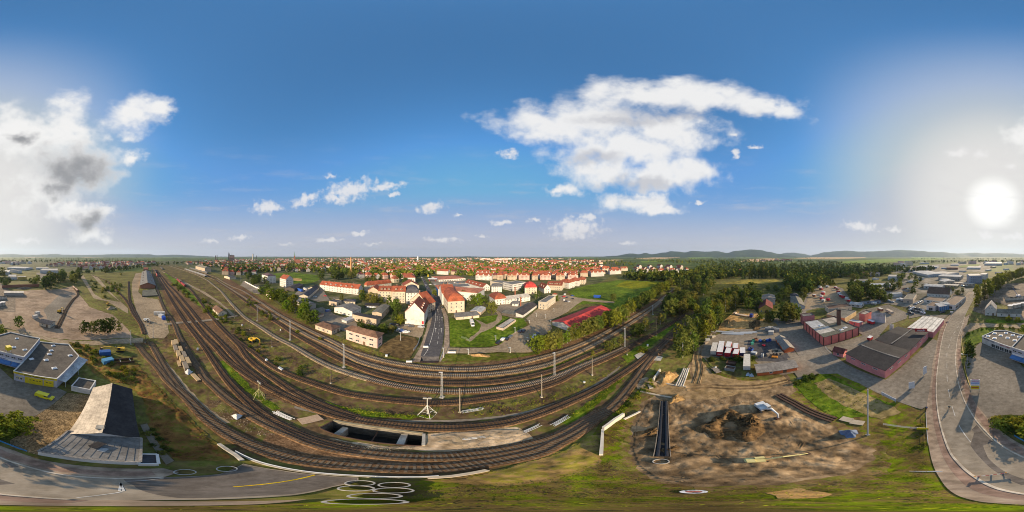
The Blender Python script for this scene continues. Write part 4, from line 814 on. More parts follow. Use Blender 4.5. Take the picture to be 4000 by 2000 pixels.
# --- auto glass workshop and angling shop, front left
ag, agc = poly_building('workshop', 'low dark-roofed auto glass workshop with yellow front and garage doors', 'workshop', [(157,1334),(268,1344),(308,1390),(222,1479),(54,1449)],5.3, 'lilac', 'felt')
yel = plain('yellow_panel', (.62,.47,.015),.4); blk = plain('black_lettering', (.02,.02,.02),.5)
mid, ang, ln, nv, tv = along(ag, agc, (54,1449),(222,1479),5.3)
panel('sign_band', ag, mid, ang, 0,4.75, ln+.1,1.05, yel, .12)
text_mesh('lettering', 'eXakt AutoGlas', 1.05, blk, ag, mid+nv*.16+Vector((0,0,4.72)),(PI/2,0, ang+PI/2), bold=.02)
for u in (-ln*.36, ln*.36): panel('sign_strip', ag, mid, ang, u, 4.72,2.6,.26, plain('brown_print', (.20,.12,.02),.5),.14)
for u, w in ((.4,4.6),(4.55,3.0)):
    d = panel('garage_door', ag, mid, ang, u, 2.0, w, 3.5, yel, .10); k = int(w/1.1)
    for i in range(k):
        b = MB(); b.box(-.32,.32,0,.05,-.18,.18); b.build('pane', glass, d, ((i-(k-1)/2)*1.05,.08,.5),0)
panel('garage_door', ag, mid, ang, -2.55,2.0,1.1,3.5, yel, .10)
panel('window_surround', ag, mid, ang, -5.0,2.0,2.5,1.5, yel, .05)
for u in (-5.6,-4.4): put('window', window_mesh(1.0,1.2), ag, mid+tv*u+nv*.06+Vector((0,0,2.0)), ang-PI/2)
sk = [G(208,1350,5)-agc, G(200,1369,5)-agc, G(193,1383,5)-agc, G(180,1406,5)-agc, G(212,1438,5)-agc, G(274,1388,5)-agc]
skylights(ag, [(p.x, p.y) for p in sk],5.05)
p = G(123,1402,5)-agc; b = MB(); b.box(-.9,.9,-.7,.7,4.97,5.05); b.build('roof_hatch', white_m, ag, (p.x,p.y,0),.3)
lt = [G(308,1392,4.2), G(343,1405,2.9), G(256,1493,2.9), G(224,1482,4.2)]; r0 = empty('lean_to', (lt[0].x, lt[0].y, 0)); b = MB(); b.poly([p-r0.location for p in lt]); b.poly([p-r0.location-Vector((0,0,.12)) for p in lt[::-1]]); b.build('roof', roofm['metal'], r0)
for p in (lt[1], lt[2], lt[1].lerp(lt[2],.5)):
    b = MB(); b.tube((p.x-r0.location.x,p.y-r0.location.y,0),(p.x-r0.location.x,p.y-r0.location.y,2.8),.09); b.build('post', galv, r0)
tag(r0, 'grey metal lean-to roof on posts behind the yellow-fronted workshop', 'lean-to')
an, anc = poly_building('shop_building', 'two-storey lilac angling shop with blue awnings and a yellow roof cube', 'shop', [(3952,1356),(3996,1309),(4041,1297),(4156,1321),(4093,1394),(4000,1371)],7.6, 'lilac', 'felt')
mid, ang, ln, nv, tv = along(an, anc, (3952,1356),(4093,1394),7.6)
bluefab = plain('blue_awning_cloth', (.06,.16,.36),.7)
for u in (-ln*.40,-ln*.24,-ln*.08, ln*.10, ln*.30, ln*.43):
    b = MB(); b.add([(-1.5,.0,3.4),(1.5,0,3.4),(1.5,1.7,2.3),(-1.5,1.7,2.3),(-1.5,1.7,2.0),(1.5,1.7,2.0)],[(0,1,2,3),(3,2,5,4)]); q = mid+tv*u; b.build('awning', bluefab, an, (q.x,q.y,0), ang-PI/2)
panel('sign_band', an, mid, ang, 0,4.1, ln*.96,1.0, white_m, .1)
text_mesh('lettering', 'Angelsport', .85, plain('blue_lettering', (.02,.04,.2),.5), an, mid+nv*.14+tv*(-.5)+Vector((0,0,4.1)),(PI/2,0,ang+PI/2), bold=.015)
for i in range(6):
    put('window', window_mesh(1.9,1.0), an, mid+tv*((i-2.5)*ln/6.2)+Vector((0,0,5.9)), ang-PI/2)
    if i in (1,3,5): put('shop_window', window_mesh(2.0,1.9), an, mid+tv*((i-2.9)*ln/6.2)+Vector((0,0,1.2)), ang-PI/2)
mid, ang, ln, nv, tv = along(an, anc, (4093,1394),(4156,1321),7.6)
for i in range(4): put('window', window_mesh(1.0,.9), an, mid+tv*((i-1.5)*2.2+2)+Vector((0,0,6.4)), ang-PI/2)
sk = [G(4066,1322,7.3)-anc, G(4097,1366,7.3)-anc, G(4054,1356,7.3)-anc]; skylights(an, [(p.x, p.y) for p in sk],7.35)
p = G(4033,1372,7.2)-anc; b = MB()
for x, y in ((-.8,-.8),(.8,-.8),(.8,.8),(-.8,.8)): b = MB(); b.tube((x,y,7.2),(x,y,8.2),.06); b.build('leg', white_m, an, (p.x,p.y,0))
b = MB(); b.box(-1,1,-1,1,8.2,10); b.build('sign_cube', yel, an, (p.x,p.y,0),.4)
mc, mcc = poly_building('shop_building', 'low mattress shop with grey roof full of white skylights', 'shop', [(3836,1313),(3886,1291),(3927,1290),(3997,1309),(3953,1357)],4.6, 'palegrey', 'felt')
mid, ang, ln, nv, tv = along(mc, mcc, (3836,1313),(3953,1357),4.6)
text_mesh('lettering', 'MATRATZEN', 1.25, plain('navy_lettering', (.02,.02,.09),.5), mc, mid+nv*.05+tv*(-ln*.24)+Vector((0,0,3.8)),(PI/2,0,ang+PI/2), bold=.02)
text_mesh('lettering', 'CONCORD', 1.25, plain('red_lettering', (.38,.02,.03),.5), mc, mid+nv*.05+tv*(ln*.27)+Vector((0,0,3.8)),(PI/2,0,ang+PI/2), bold=.02)
for i in range(5): put('shop_window', window_mesh(2.4,2.2), mc, mid+tv*((i-.6)*2.7)+Vector((0,0,1.4)), ang-PI/2)
sk = [G(*q, 4.4)-mcc for q in ((3860,1312),(3885,1302),(3885,1321),(3909,1310),(3930,1300),(3936,1319),(3956,1308),(3964,1329),(3981,1315))]; skylights(mc, [(p.x,p.y) for p in sk],4.35,1.8,1.8)
# --- garage, long hall and low front building
building('garage', 'flat white double garage with a dirty roof beside the cobbled yard', 'garage', (352,1541,1523),(278,1508),(376,1487), 'white', 'flat', 'felt', coping='white')
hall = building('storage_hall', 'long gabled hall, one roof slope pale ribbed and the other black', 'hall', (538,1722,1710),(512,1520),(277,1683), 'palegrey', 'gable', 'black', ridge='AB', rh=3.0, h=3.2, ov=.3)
# tan banded roof colour on one slope, black on the other
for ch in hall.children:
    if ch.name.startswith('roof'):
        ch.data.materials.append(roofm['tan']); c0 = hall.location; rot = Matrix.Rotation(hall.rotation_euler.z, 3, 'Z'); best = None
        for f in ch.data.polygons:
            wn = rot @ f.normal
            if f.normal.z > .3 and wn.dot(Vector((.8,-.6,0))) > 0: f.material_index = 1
p = (rot.inverted() @ (G(392,1672,5.4)-c0)); b = MB(); b.box(-.6,.6,-.6,.6,3.8,6.0); b.mi = 1; b.box(-.7,.7,-.7,.7,6.0,6.15); b.build('chimney', [wallm['ochre'], concrete], hall, (p.x,p.y,0))
fb = [(266,1682),(553,1711),(546,1804),(148,1762)]
lowb, lbc = poly_building('office_building', 'low white building with grey felt roof bending round the street corner', 'low building', [(266,1682),(340,1693),(450,1704),(553,1711),(548,1804),(440,1800),(340,1792),(240,1778),(148,1762)],3.4, 'white', 'grey', coping='corr', parapet=.05)
p = G(380,1740,3.5)-lbc; b = MB(); b.box(-.9,.9,-.6,.6,3.3,3.9); b.mi = 1; b.box(-1,1,-.7,.7,3.9,4.0); b.build('roof_vent', [wallm['dark'], roofm['black']], lowb, (p.x,p.y,0),.3)
b = MB()
for i in range(6): b.box(-.6+.2*i,-.5+.2*i,-.5,.5,3.4,3.5)
p = G(402,1758,3.4)-lbc; b.build('roof_grille', galv, lowb, (p.x,p.y,0),.5)
for i in range(11):
    q0 = G(290+24*i, 1686+2.3*i, 3.37)-lbc; q1 = G(180+34*i, 1768+3.4*i, 3.37)-lbc; b = MB(); ribbon(b, [Vector((q0.x,q0.y,0)), Vector((q1.x,q1.y,0))],.08,3.34,3.40); b.build('roof_seam', roofm['grey'], lowb)
poly_building('annex', 'small flat annex with bluish roof at the end of the low white building', 'annex', [(553,1773),(614,1774),(620,1811),(540,1811)],2.6, 'white', 'slate')

# --- houses and works along the railway (centre left)
building('signal_box', 'white two-storey signal box with brown hip roof beside the tracks', 'signal box', (1474,1361,1317),(1352,1284),(1491,1301), 'rose', 'hip', 'brown', ridge='AB', rh=2.0, rows=2, sp=4.2, ww=2.4, wh=1.2, sh=3.2, z1=1.6, ov=.9)
building('brick_shed', 'long low shed with brown hip roof left of the white signal box', 'shed', (1296,1309,1290),(1232,1267),(1340,1277), 'tan', 'hip', 'brown', rh=1.6, rows=1, sp=3.6, ov=.5)
building('metal_shed', 'small flat pale metal shed before the white workshop', 'shed', (1354,1265,1255),(1332,1249.5),(1389,1241), 'palegrey', 'slab', 'metal', ov=.2)
building('workshop', 'white workshop with wide low grey gable and small windows', 'workshop', (1376,1238,1216),(1306,1199.5),(1416,1201), 'white', 'gable', 'grey', ridge='AC', rh=2.2, rows=2, sp=4.0, ww=1.6, wh=1.0, sh=3.0, z1=1.4)
building('brick_shed', 'beige shed with dark sagging roof between workshop and hedge', 'shed', (1470,1272,1249),(1377,1230),(1491,1238.5), 'beige', 'shed', 'dark', ridge='AB', rh=.8, rows=1, sp=6)
building('works_building', 'long beige works building with grey roof and a row of skylights', 'workshop', (1491,1249,1223),(1451,1221),(1521,1193), 'beige', 'gable', 'olive', ridge='AC', rh=1.0, rows=1, sp=5, z1=3.0)
building('carport', 'open carport with dark roof sheltering white cars', 'carport', (1479,1203,1194),(1425,1192),(1478,1185), 'dark', 'slab', 'black', door=False)
building('office_building', 'small beige block with flat roof behind the white workshop', 'house', (1315,1197,1181),(1287,1175),(1335,1172), 'beige', 'flat', 'slate', rows=1, sp=3)
building('bungalow', 'white bungalow with dark roof and white porch near the apartment row', 'bungalow', (1387,1189,1178),(1335,1176),(1398,1169), 'cream', 'hip', 'slate', rh=1.6, rows=1, sp=3)
building('apartment_block', 'long white apartment row with red roof and balconies', 'apartment block', (1400,1152,1127),(1249,1110),(1416,1120), 'white', 'gable', 'bright', rh=4.5, rows=4, sp=4.4, ww=1.2, sh=2.9, z1=1.7, chim=5, dorm=6, group=None)
building('apartment_block', 'white corner block with red mansard roof behind the beige row', 'apartment block', (1433,1140,1115),(1425,1112),(1529,1104), 'cream', 'mansard', 'bright', ridge='AC', rh=5, rows=3, sp=3.6, chim=3)
building('apartment_block', 'narrow beige four-storey house with red gable at the row end', 'apartment block', (1479,1171,1134),(1440,1130),(1490,1122), 'beige', 'gable', 'bright', ridge='AC', rh=3.6, rows=4, sp=3.2, sh=2.9)
building('apartment_block', 'cream row house with red roof and green-roofed bay', 'apartment block', (1530,1179,1137),(1481,1131),(1535,1123), 'cream', 'gable', 'red', ridge='AB', rh=3.8, rows=5, sp=3.2, sh=2.8, dorm=3, chim=2)
building('apartment_block', 'cream row house with plain red roof left of the black-roofed house', 'apartment block', (1583,1184,1138),(1533,1134),(1585,1124), 'cream', 'gable', 'bright', ridge='AB', rh=4.2, rows=5, sp=3.2, sh=2.8, dorm=2, chim=2)
building('apartment_block', 'white house with tall black mansard roof at the end of the row', 'apartment block', (1586,1186,1143),(1638,1140),(1585,1126), 'white', 'mansard', 'slate', ridge='AB', rh=5.5, rows=4, sp=3.0, sh=3.0)
building('apartment_block', 'cream corner house with red roof and two gables behind the black roof', 'apartment block', (1575,1150,1116),(1638,1116),(1572,1105), 'cream', 'gable', 'red', ridge='AC', rh=5.5, rows=3, sp=3.4, chim=2)
building('apartment_block', 'tall red-roofed house on the street left of the poplars', 'apartment block', (1576,1108,1084),(1622,1084),(1580,1074), 'white', 'hip', 'bright', ridge='AB', rh=6, rows=3, sp=3.6, chim=2)
GSIDE = 0
gh = building('gable_house', 'tall white house with blank gable, red roof and billboards', 'house', (1657,1272,1221),(1592,1204),(1670,1190), 'white', 'gable', 'red', ridge='AC', rh=7.3, rows=4, sp=3.2, sh=2.6, dorm=3, sides=(GSIDE,))
building('gable_house', 'bright red-roofed house joined behind the blank white gable', 'house', (1671,1222,1187),(1603,1171),(1672,1171), 'cream', 'gable', 'bright', ridge='AC', rh=8.5, rows=4, sp=3.2, sh=2.6, chim=1)
cb = building('corner_building', 'cream four-storey corner house with orange mansard roof on the street', 'house', (1750,1223,1177),(1813,1172),(1726,1140), 'cream', 'mansard', 'bright', ridge='AB', rh=6.2, rows=3, sp=4.4, sh=3.2, z1=2.2, dorm=2)
building('corner_building', 'pale street house with steep red gables behind the cream corner house', 'house', (1727,1190,1145),(1772,1138),(1716,1120), 'white', 'gable', 'bright', ridge='AB', rh=6.0, rows=4, sp=3.4, sh=3.0, chim=2)
building('shed', 'long low pale shed with grey roof beside the motorhome lawn', 'shed', (1782,1251,1238.5),(1872,1230),(1775,1226), 'cream', 'shed', 'grey', ridge='AB', rh=.8, rows=1, sp=7, wh=1.0, z1=1.5)
building('shed', 'pale shed with light metal roof behind the long low one', 'shed', (1878,1231,1219),(1835,1216),(1898,1201), 'tan', 'gable', 'metal', ridge='AC', rh=1.0)
sm = building('supermarket', 'flat grey supermarket roof edged with orange tiles and a blue wall', 'supermarket', (1712,1158,1128),(1865,1144),(1700,1110), 'white', 'hip', 'salmon', ridge='AB', rh=2.2, ov=.6)
building('shop_hall', 'deep blue wall block with orange tiled top at the junction', 'shop', (1711,1157,1126),(1737,1125),(1702,1114), 'blue', 'hip', 'salmon', ridge='AB', rh=2.5, ov=.8)
building('shop_hall', 'large flat grey hall roof with light domes behind the blue wall', 'shop hall', (1748,1140,1121),(1838,1119),(1750,1109), 'palegrey', 'flat', 'grey')
building('supermarket', 'long low shopping row with salmon red roof across the car park', 'supermarket', (1715,1101,1092),(1818,1086),(1694,1079), 'white', 'hip', 'salmon', ridge='AB', rh=3.0, rows=1, sp=5, ww=3, wh=1.8)
building('house', 'long white house with dark red tiled roof and gable dormers', 'house', (1886,1138,1121.5),(1817,1102),(1907,1116), 'white', 'gable', 'red', ridge='AB', rh=4.5, rows=2, sp=3.4, dorm=4)
building('villa', 'white villa with pale grey hip roof beside the long red-roofed house', 'villa', (1920,1141,1119),(1960,1117),(1922,1108), 'white', 'hip', 'grey', rh=3, rows=3, sp=3, sh=2.7)
building('house', 'white house with tall orange mansard at the end of the long factory', 'house', (1934,1193,1169),(1973,1162),(1912,1155), 'white', 'mansard', 'red', ridge='AB', rh=5, rows=3, sp=3.4, sh=2.8)
building('factory', 'long white factory with pale grey roof reaching to the yard', 'factory', (1975,1190,1171),(2071,1157),(1962,1160), 'white', 'gable', 'pale', ridge='AB', rh=2.4, rows=2, sp=4, sh=2.6)
building('factory', 'white three-storey factory block with flat grey roof and window bands', 'factory', (2003,1138,1111),(2057,1102),(1960,1104), 'white', 'flat', 'grey', rows=3, sp=2.6, ww=1.7, sh=3.3)
building('factory', 'low flat pale hall stretching left of the white factory block', 'factory', (1999,1131,1112),(1915,1098),(2010,1103), 'cream', 'flat', 'grey', rows=1, sp=4)
building('villa', 'cream villa with scarlet mansard roof right of the brick stack', 'villa', (2050,1149,1123),(2096,1120),(2045,1113), 'cream', 'mansard', 'scarlet', rh=6, rows=3, sp=3.4, chim=1)
building('house', 'white gabled house with wooden balconies right of the cream villa', 'house', (2126,1146,1126),(2146,1122),(2104,1116), 'white', 'gable', 'red', ridge='AC', rh=5, rows=2, sp=3, dorm=2)
building('house', 'long cream house with brick-red roof next to the balconied house', 'house', (2195,1135,1115),(2142,1108),(2204,1104), 'cream', 'gable', 'red', ridge='AB', rh=4, rows=2, sp=3.2, dorm=5)
for i, (a, b_, c_, w, t) in enumerate([((2222,1128,1105),(2180,1100),(2228,1098),'white','first'),((2262,1118,1097),(2224,1094),(2268,1090),'white','second'),((2284,1111,1093),(2255,1090),(2290,1086),'cream','third')]):
    building('town_house', 'white or cream town house with orange roof, %s from the left beside the heath' % t, 'house', a, b_, c_, w, 'hip', 'bright', rh=4.5, rows=4, sp=3.4, sh=2.8, chim=1)
building('garage', 'low garage with orange roof at the head of the parking lot', 'garage', (2174,1158,1150),(2182,1148),(2158,1149), 'white', 'hip', 'bright', rh=1.5)
building('office_building', 'cream three-storey block with flat grey roof beside the parking lot', 'office', (2132,1211,1181),(2105,1176.5),(2170,1156), 'cream', 'flat', 'grey', rows=3, sp=3.2, sh=2.8)
building('garage_row', 'long pale flat garage block on the lawn by the parked cars', 'garage', (1965,1293,1282),(1937,1277),(2016,1247), 'tan', 'flat', 'pale', coping='dark')
building('factory', 'dark-roofed factory sheds with skylight stubs below the long white factory', 'factory', (2041.5,1242,1230),(2007,1230),(2100,1188), 'white', 'shed', 'dark', ridge='AC', rh=1.6)
building('shed', 'open shed with mossy roof in front of the dark factory sheds', 'shed', (2007,1238,1229),(1960,1222),(2014,1216), 'dark', 'slab', 'olive')
building('works_building', 'white low works wing between chimney and dark sheds', 'workshop', (2000,1196,1185),(2030,1178),(2012,1174), 'white', 'gable', 'grey', ridge='AB', rh=1.2, rows=1, sp=3)
rhh = building('market_hall', 'large hall with bright red sheet roof beside the birch hedge', 'hall', (2247,1303,1291),(2158,1254),(2388,1210), 'white', 'gable', 'scarlet', ridge='AC', rh=2.6, h=3.2, ov=.5)
# left of the street, farther
building('house', 'grey brick house with brown roof standing by the railway hedge', 'house', (1058,1169,1148),(1039,1141),(1083,1145), 'tan', 'gable', 'brown', ridge='AB', rh=3.4, rows=2, sp=3, sh=2.8)
building('villa', 'tall cream villa with orange roof and stepped gables by the playing field', 'villa', (1117,1124,1090.5),(1093,1085),(1146,1088), 'white', 'gable', 'red', ridge='AB', rh=5.5, rows=4, sp=2.6, sh=3.2, chim=1, gable_win=2)
building('villa', 'white villa with dark plum hip roof left of the tall cream villa', 'villa', (1045,1108,1078),(1023,1072),(1068,1074), 'white', 'hip', 'plum', rh=4, rows=3, sp=3)
building('storage_shed', 'long grey shed with shallow metal roof behind the yellow-green trees', 'shed', (1198,1211,1192),(1143,1166),(1228,1183), 'grey', 'gable', 'grey', ridge='AB', rh=1.6, door=False)
building('storage_shed', 'cream gabled store with dark roof and long side wall', 'store', (1203,1171,1157),(1168,1154),(1246,1122), 'cream', 'gable', 'slate', ridge='AC', rh=2.2, rows=1, sp=3.4)
building('storage_shed', 'small cream store with dark hip roof behind the long wall', 'store', (1228,1142,1127),(1206,1124),(1247,1118), 'cream', 'gable', 'dark', ridge='AC', rh=2.2, rows=1, sp=3)
building('warehouse', 'broad dark-roofed warehouse behind the blue lorry', 'warehouse', (1150,1139,1128),(1130,1118),(1185,1112), 'dark', 'gable', 'dark', ridge='AC', rh=2)
building('shed', 'low brown-roofed shed half hidden in the railway hedge', 'shed', (1236,1246,1236),(1188,1219),(1253,1222), 'tan', 'shed', 'brown', ridge='AB', rh=.8)
building('shed', 'small pale shed pair with grey roofs left of the grey brick house', 'shed', (990,1145,1136),(975,1133),(1014,1140), 'cream', 'gable', 'slate', ridge='AC', rh=1.5)
building('hut', 'pale railway hut with brown gable roof at the level crossing', 'hut', (855,1235,1222),(831,1202),(890,1221), 'cream', 'gable', 'brown', ridge='AB', rh=2.2, rows=1, sp=4)
building('shed', 'low shed with dark roof near the station platforms', 'shed', (897,1092,1083),(876,1077),(912,1079), 'cream', 'gable', 'slate', ridge='AC', rh=1.6)
gs = building('goods_shed', 'very long goods shed with pale and shaded roof slopes', 'goods shed', (548,1127,1114),(607,1117),(556,1061), 'brick', 'gable', 'grey', ridge='AC', rh=4, h=5.5, dorm=5, ov=1.2)
poly_building('loading_platform', 'weedy loading platform in front of the long goods shed', 'platform', [(558,1133),(605,1130),(616,1153),(555,1156)],1.2, 'dark', 'green', coping='olive', parapet=.02)
building('depot_building', 'red-roofed house at the far end of the goods shed', 'house', (560,1060,1051),(577,1051),(565,1047), 'brick', 'gable', 'red', rh=4)
building('station_building', 'long yellow-brick station building with grey roofs', 'station', (800,1064,1048),(764,1039),(837,1050), 'beige', 'hip', 'olive', ridge='AB', rh=5, rows=2, sp=5, sh=4.5, chim=3)
poly_building('station_platform', 'long narrow station platform with pale canopy', 'platform', [(720,1050),(724,1049),(808,1075),(800,1077)],3.6, 'dark', 'pale', coping='white', parapet=.02)
poly_building('station_platform', 'second platform canopy nearer the yellow station building', 'platform', [(740,1046),(744,1045),(812,1063),(808,1065)],3.6, 'dark', 'grey', coping='white', parapet=.02)
building('hut', 'small cream hut with black roof in the beige dirt yard', 'hut', (196,1282,1259),(153,1257),(208,1253), 'cream', 'gable', 'slate', ridge='AB', rh=1.3, rows=1, sp=3.5, h=3.0)
building('shed', 'flat grey shed before the long concrete wall of the yard', 'shed', (92,1155,1146),(16,1144),(88,1137), 'grey', 'slab', 'pale', h=3.5)

# --- right-hand side: works, sheds, pink halls
building('house', 'yellow house with maroon roof among the trees', 'house', (3017,1222,1197),(2965,1199),(3016,1181), 'yellow', 'gable', 'maroon', ridge='AC', rh=3.6, rows=1, sp=3.5, h=4.2)
building('storage_shed', 'grey metal shed behind the yellow house', 'shed', (3028,1190,1170),(2975,1166),(3026,1152), 'palegrey', 'gable', 'grey', ridge='AC', rh=1.5)
building('storage_shed', 'pale shed with olive gable roof beside the truck park', 'shed', (3145,1206,1189),(3094,1189),(3128,1164), 'palegrey', 'gable', 'olive', ridge='AC', rh=2.8, rows=1, sp=6, h=3.0)
building('storage_shed', 'grey-roofed shed behind the olive-roofed one', 'shed', (3120,1166,1155),(3090,1154),(3112,1147), 'palegrey', 'hip', 'slate', rh=2.5)
building('shed', 'orange shed with pale and dark gable roof above the pallets', 'shed', (3065,1380,1368),(3103,1360),(3030,1318), 'orange', 'gable', 'corr', ridge='AC', rh=1.3, rows=1, sp=4, h=2.6)
building('shed', 'long orange shed with corrugated roof at the yard edge', 'shed', (2959,1470,1457),(3114,1431),(2949,1424), 'orange', 'gable', 'corr', ridge='AB', rh=1.1, rows=1, sp=5, wh=1.0, h=2.6)
building('brick_works', 'tall pink brick end block with flat roof on the works corner', 'works', (3137,1270,1236.5),(3124,1226),(3182,1231), 'pink', 'flat', 'grey', coping='dark')
bw = building('brick_works', 'long coral brick works with pilasters and patchwork flat roof', 'works', (3217,1352,1325.6),(3140,1256),(3372,1288), 'coral', 'flat', 'green', coping='dark', h=5.6)
def pilasters(root, n1, n2, zt, m):
    Lx, Ly = root['_L'], root['_W']
    for (n_, vert) in ((n1,0),(n2,1)):
        for i in range(n_+1):
            for s in (-1,1):
                b = MB(); b.box(-.3,.3,-.14,.14,0,zt+.25)
                if not vert: b.build('pilaster', mat('brown_brick', [(.10,.045,.035),(.16,.075,.055)],2), root, (-Lx/2+Lx*i/n_, s*(Ly/2+.04),0))
                else: b.build('pilaster', MATS['brown_brick'], root, (s*(Lx/2+.04),-Ly/2+Ly*i/n_, 0), PI/2)
pilasters(bw, 5,6,5.6, None)
for i, (x0, x1, y0, y1, m) in enumerate(((-.48,-.1,.05,.48,'metal'),(-.48,-.05,-.30,.02,'pale'),(.0,.48,-.48,-.15,'olive'),(.05,.45,.1,.45,'tan'))):
    b = MB(); Lx, Ly = bw['_L'], bw['_W']; b.box(x0*Lx, x1*Lx, y0*Ly, y1*Ly, 5.3,5.42+.02*i); b.build('roof_patch', roofm[m], bw)
skylights(bw, [(Lx*.25,-Ly*.3),(Lx*.3, Ly*.02),(-Lx*.2, Ly*.1),(Lx*.1,-Ly*.35)],5.55,2.2,1.6)
b = MB(); b.mi = 0; b.box(-1.2,1.2,-.9,.9,0,15.5); b.mi = 1; b.box(-1.35,1.35,-1.05,1.05,15.5,16); o = b.build('brick_chimney', [mat('chimney_brick', [(.10,.05,.035),(.17,.09,.06)],2), roofm['black']], loc=G(3276,1295)); tag(o, 'square dark brick chimney rising from the coral works roof', 'chimney')
building('brick_works', 'flat dark works wing with yellow parapets behind the coral works', 'works', (3300,1262,1243),(3222,1230),(3345,1215), 'ochre', 'flat', 'olive', coping='tan')
building('brick_works', 'beige works building with dark roof and small windows', 'works', (3238,1225,1207),(3229,1193),(3328,1195), 'cream', 'flat', 'choc', rows=1, sp=5, coping='tan')
building('brick_works', 'coral works wing with tan roof next to the white tent hall', 'works', (3378,1258,1229),(3345,1228),(3405,1217), 'coral', 'flat', 'tan', coping='dark')
building('shed', 'small pink shed with white roof between works and parked tanker', 'shed', (3357,1277,1264),(3318,1256),(3372,1256), 'pink', 'shed', 'metal', rh=.8, rows=1, sp=4)
building('tent_hall', 'white gabled tent hall in the works yard', 'tent hall', (3404,1258,1231),(3393,1228),(3458,1236), 'white', 'gable', 'pale', ridge='AC', rh=2.2, ov=.1, h=5.5)
building('gate_house', 'small pink gatehouse with maroon roof at the works entrance', 'gatehouse', (3293,1398,1379),(3254,1369),(3330,1370), 'pink', 'gable', 'maroon', ridge='AB', rh=1.6, rows=1, sp=3.4, ov=.4)
ph = building('pink_hall', 'large pink hall with black felt roof nearest the road', 'hall', (3458,1478,1446),(3304,1379),(3556,1368), 'pink', 'gable', 'black', ridge='AB', rh=1.0, ov=.25, rows=1, sp=5.5, ww=2.2, wh=.8, z1=3.6, door=False)
ph2 = building('pink_hall', 'second pink hall with black felt roof behind the nearest one', 'hall', (3556,1392,1366),(3420,1325),(3626,1298), 'pink', 'gable', 'black', ridge='AB', rh=.8, ov=.2, rows=1, sp=5.5, ww=2.2, wh=.8, z1=3.4, door=False)
sh_ = building('pink_hall', 'pink hall with white ribbed roof and red roof sign', 'hall', (3645,1320,1297),(3556,1272),(3688,1246), 'pink', 'gable', 'stripe', ridge='AC', rh=.8, ov=.2)
for rt, rh_ in ((ph,1.0),(ph2,.8)):
    Lx, Ly, z = rt['_L'], rt['_W'], rt['_z']; q = MB(); q.box(-Lx/2,Lx/2,-.35,.35,z+rh_-.05,z+rh_+.05) if Lx > Ly else q.box(-.35,.35,-Ly/2,Ly/2,z+rh_-.05,z+rh_+.05); q.build('ridge_cap', roofm['grey'], rt)
# roof sign of the ribbed hall
p = G(3598,1290,6.5); a = math.atan2(p.y, p.x); sg = empty('roof_sign', (p.x, p.y, 0), a+PI/2)
b = MB(); b.box(-3.4,3.4,-.12,.12,5.6,7.6); b.build('board', plain('red_board', (.42,.03,.03),.5), sg)
for x in (-2.6,2.6): b = MB(); b.box(x-.06,x+.06,.12,.24,4.6,7.2); b.build('post', galv, sg)
text_mesh('lettering', 'muck', 1.9, white_m, sg, (0,-.17,6.5),(PI/2,0,0), bold=.03)
sg.rotation_euler[2] = math.atan2(-p.x, p.y)
tag(sg, 'red board lettered in white on the ribbed white roof', 'sign')
building('shop_building', 'small white box with flat roof on the black hall edge', 'plant room', (3480,1284,1271),(3467,1268),(3492,1269), 'white', 'flat', 'metal', h=3.5)
# dealership and industrial estate beyond
building('dealership', 'white house with large dark brown gambrel-like roof at the car dealer', 'house', (3708,1163,1149),(3621,1144),(3716,1136), 'white', 'gable', 'choc', ridge='AB', rh=6.0, rows=1, sp=4, h=4.5)
building('dealership', 'flat brown-roofed showroom with skylights at the car dealer', 'showroom', (3680,1190,1178),(3608,1170),(3700,1165), 'white', 'flat', 'choc', rows=1, sp=5, ww=3, wh=1.8)
building('dealership', 'long showroom wing with brown roof and window front along the road', 'showroom', (3731,1212,1192),(3688,1182),(3773,1158), 'white', 'flat', 'choc', rows=1, sp=4, ww=3, wh=2.6, z1=2.2)
building('dealership', 'white double garage cube with brown roof in front of the showroom', 'garage', (3653,1216,1197),(3620,1192),(3676,1180), 'white', 'flat', 'choc', rows=1, sp=5, ww=3.6, wh=2.6, z1=1.7)
b = building('dealership', 'slanted blue glass entrance between showroom and garage', 'entrance', (3670,1216,1199),(3716,1190),(3672,1186), 'bluegrey', 'shed', 'metal', ridge='AB', rh=1.0, h=4.5)
for i in range(6):
    Lx, Ly = b['_L'], b['_W']; q = MB(); q.box(-.75,.75,-.08,0,.3,4.2); q.build('glass_panel', plain('blue_glass', (.07,.20,.36),.2,0,.6), b, (-Lx/2+(i+.5)*Lx/6,-Ly/2,0))
building('office_building', 'four-storey blue-grey office block with window grid', 'office', (3787,1109,1077),(3828,1071),(3776,1069), 'bluegrey', 'flat', 'pale', rows=4, sp=3.4, sh=3.4, ww=1.6)
building('office_building', 'white office block right of the blue-grey one', 'office', (3852,1092,1072),(3828,1070),(3860,1066), 'white', 'flat', 'pale', rows=3, sp=3.4, sh=3.2)
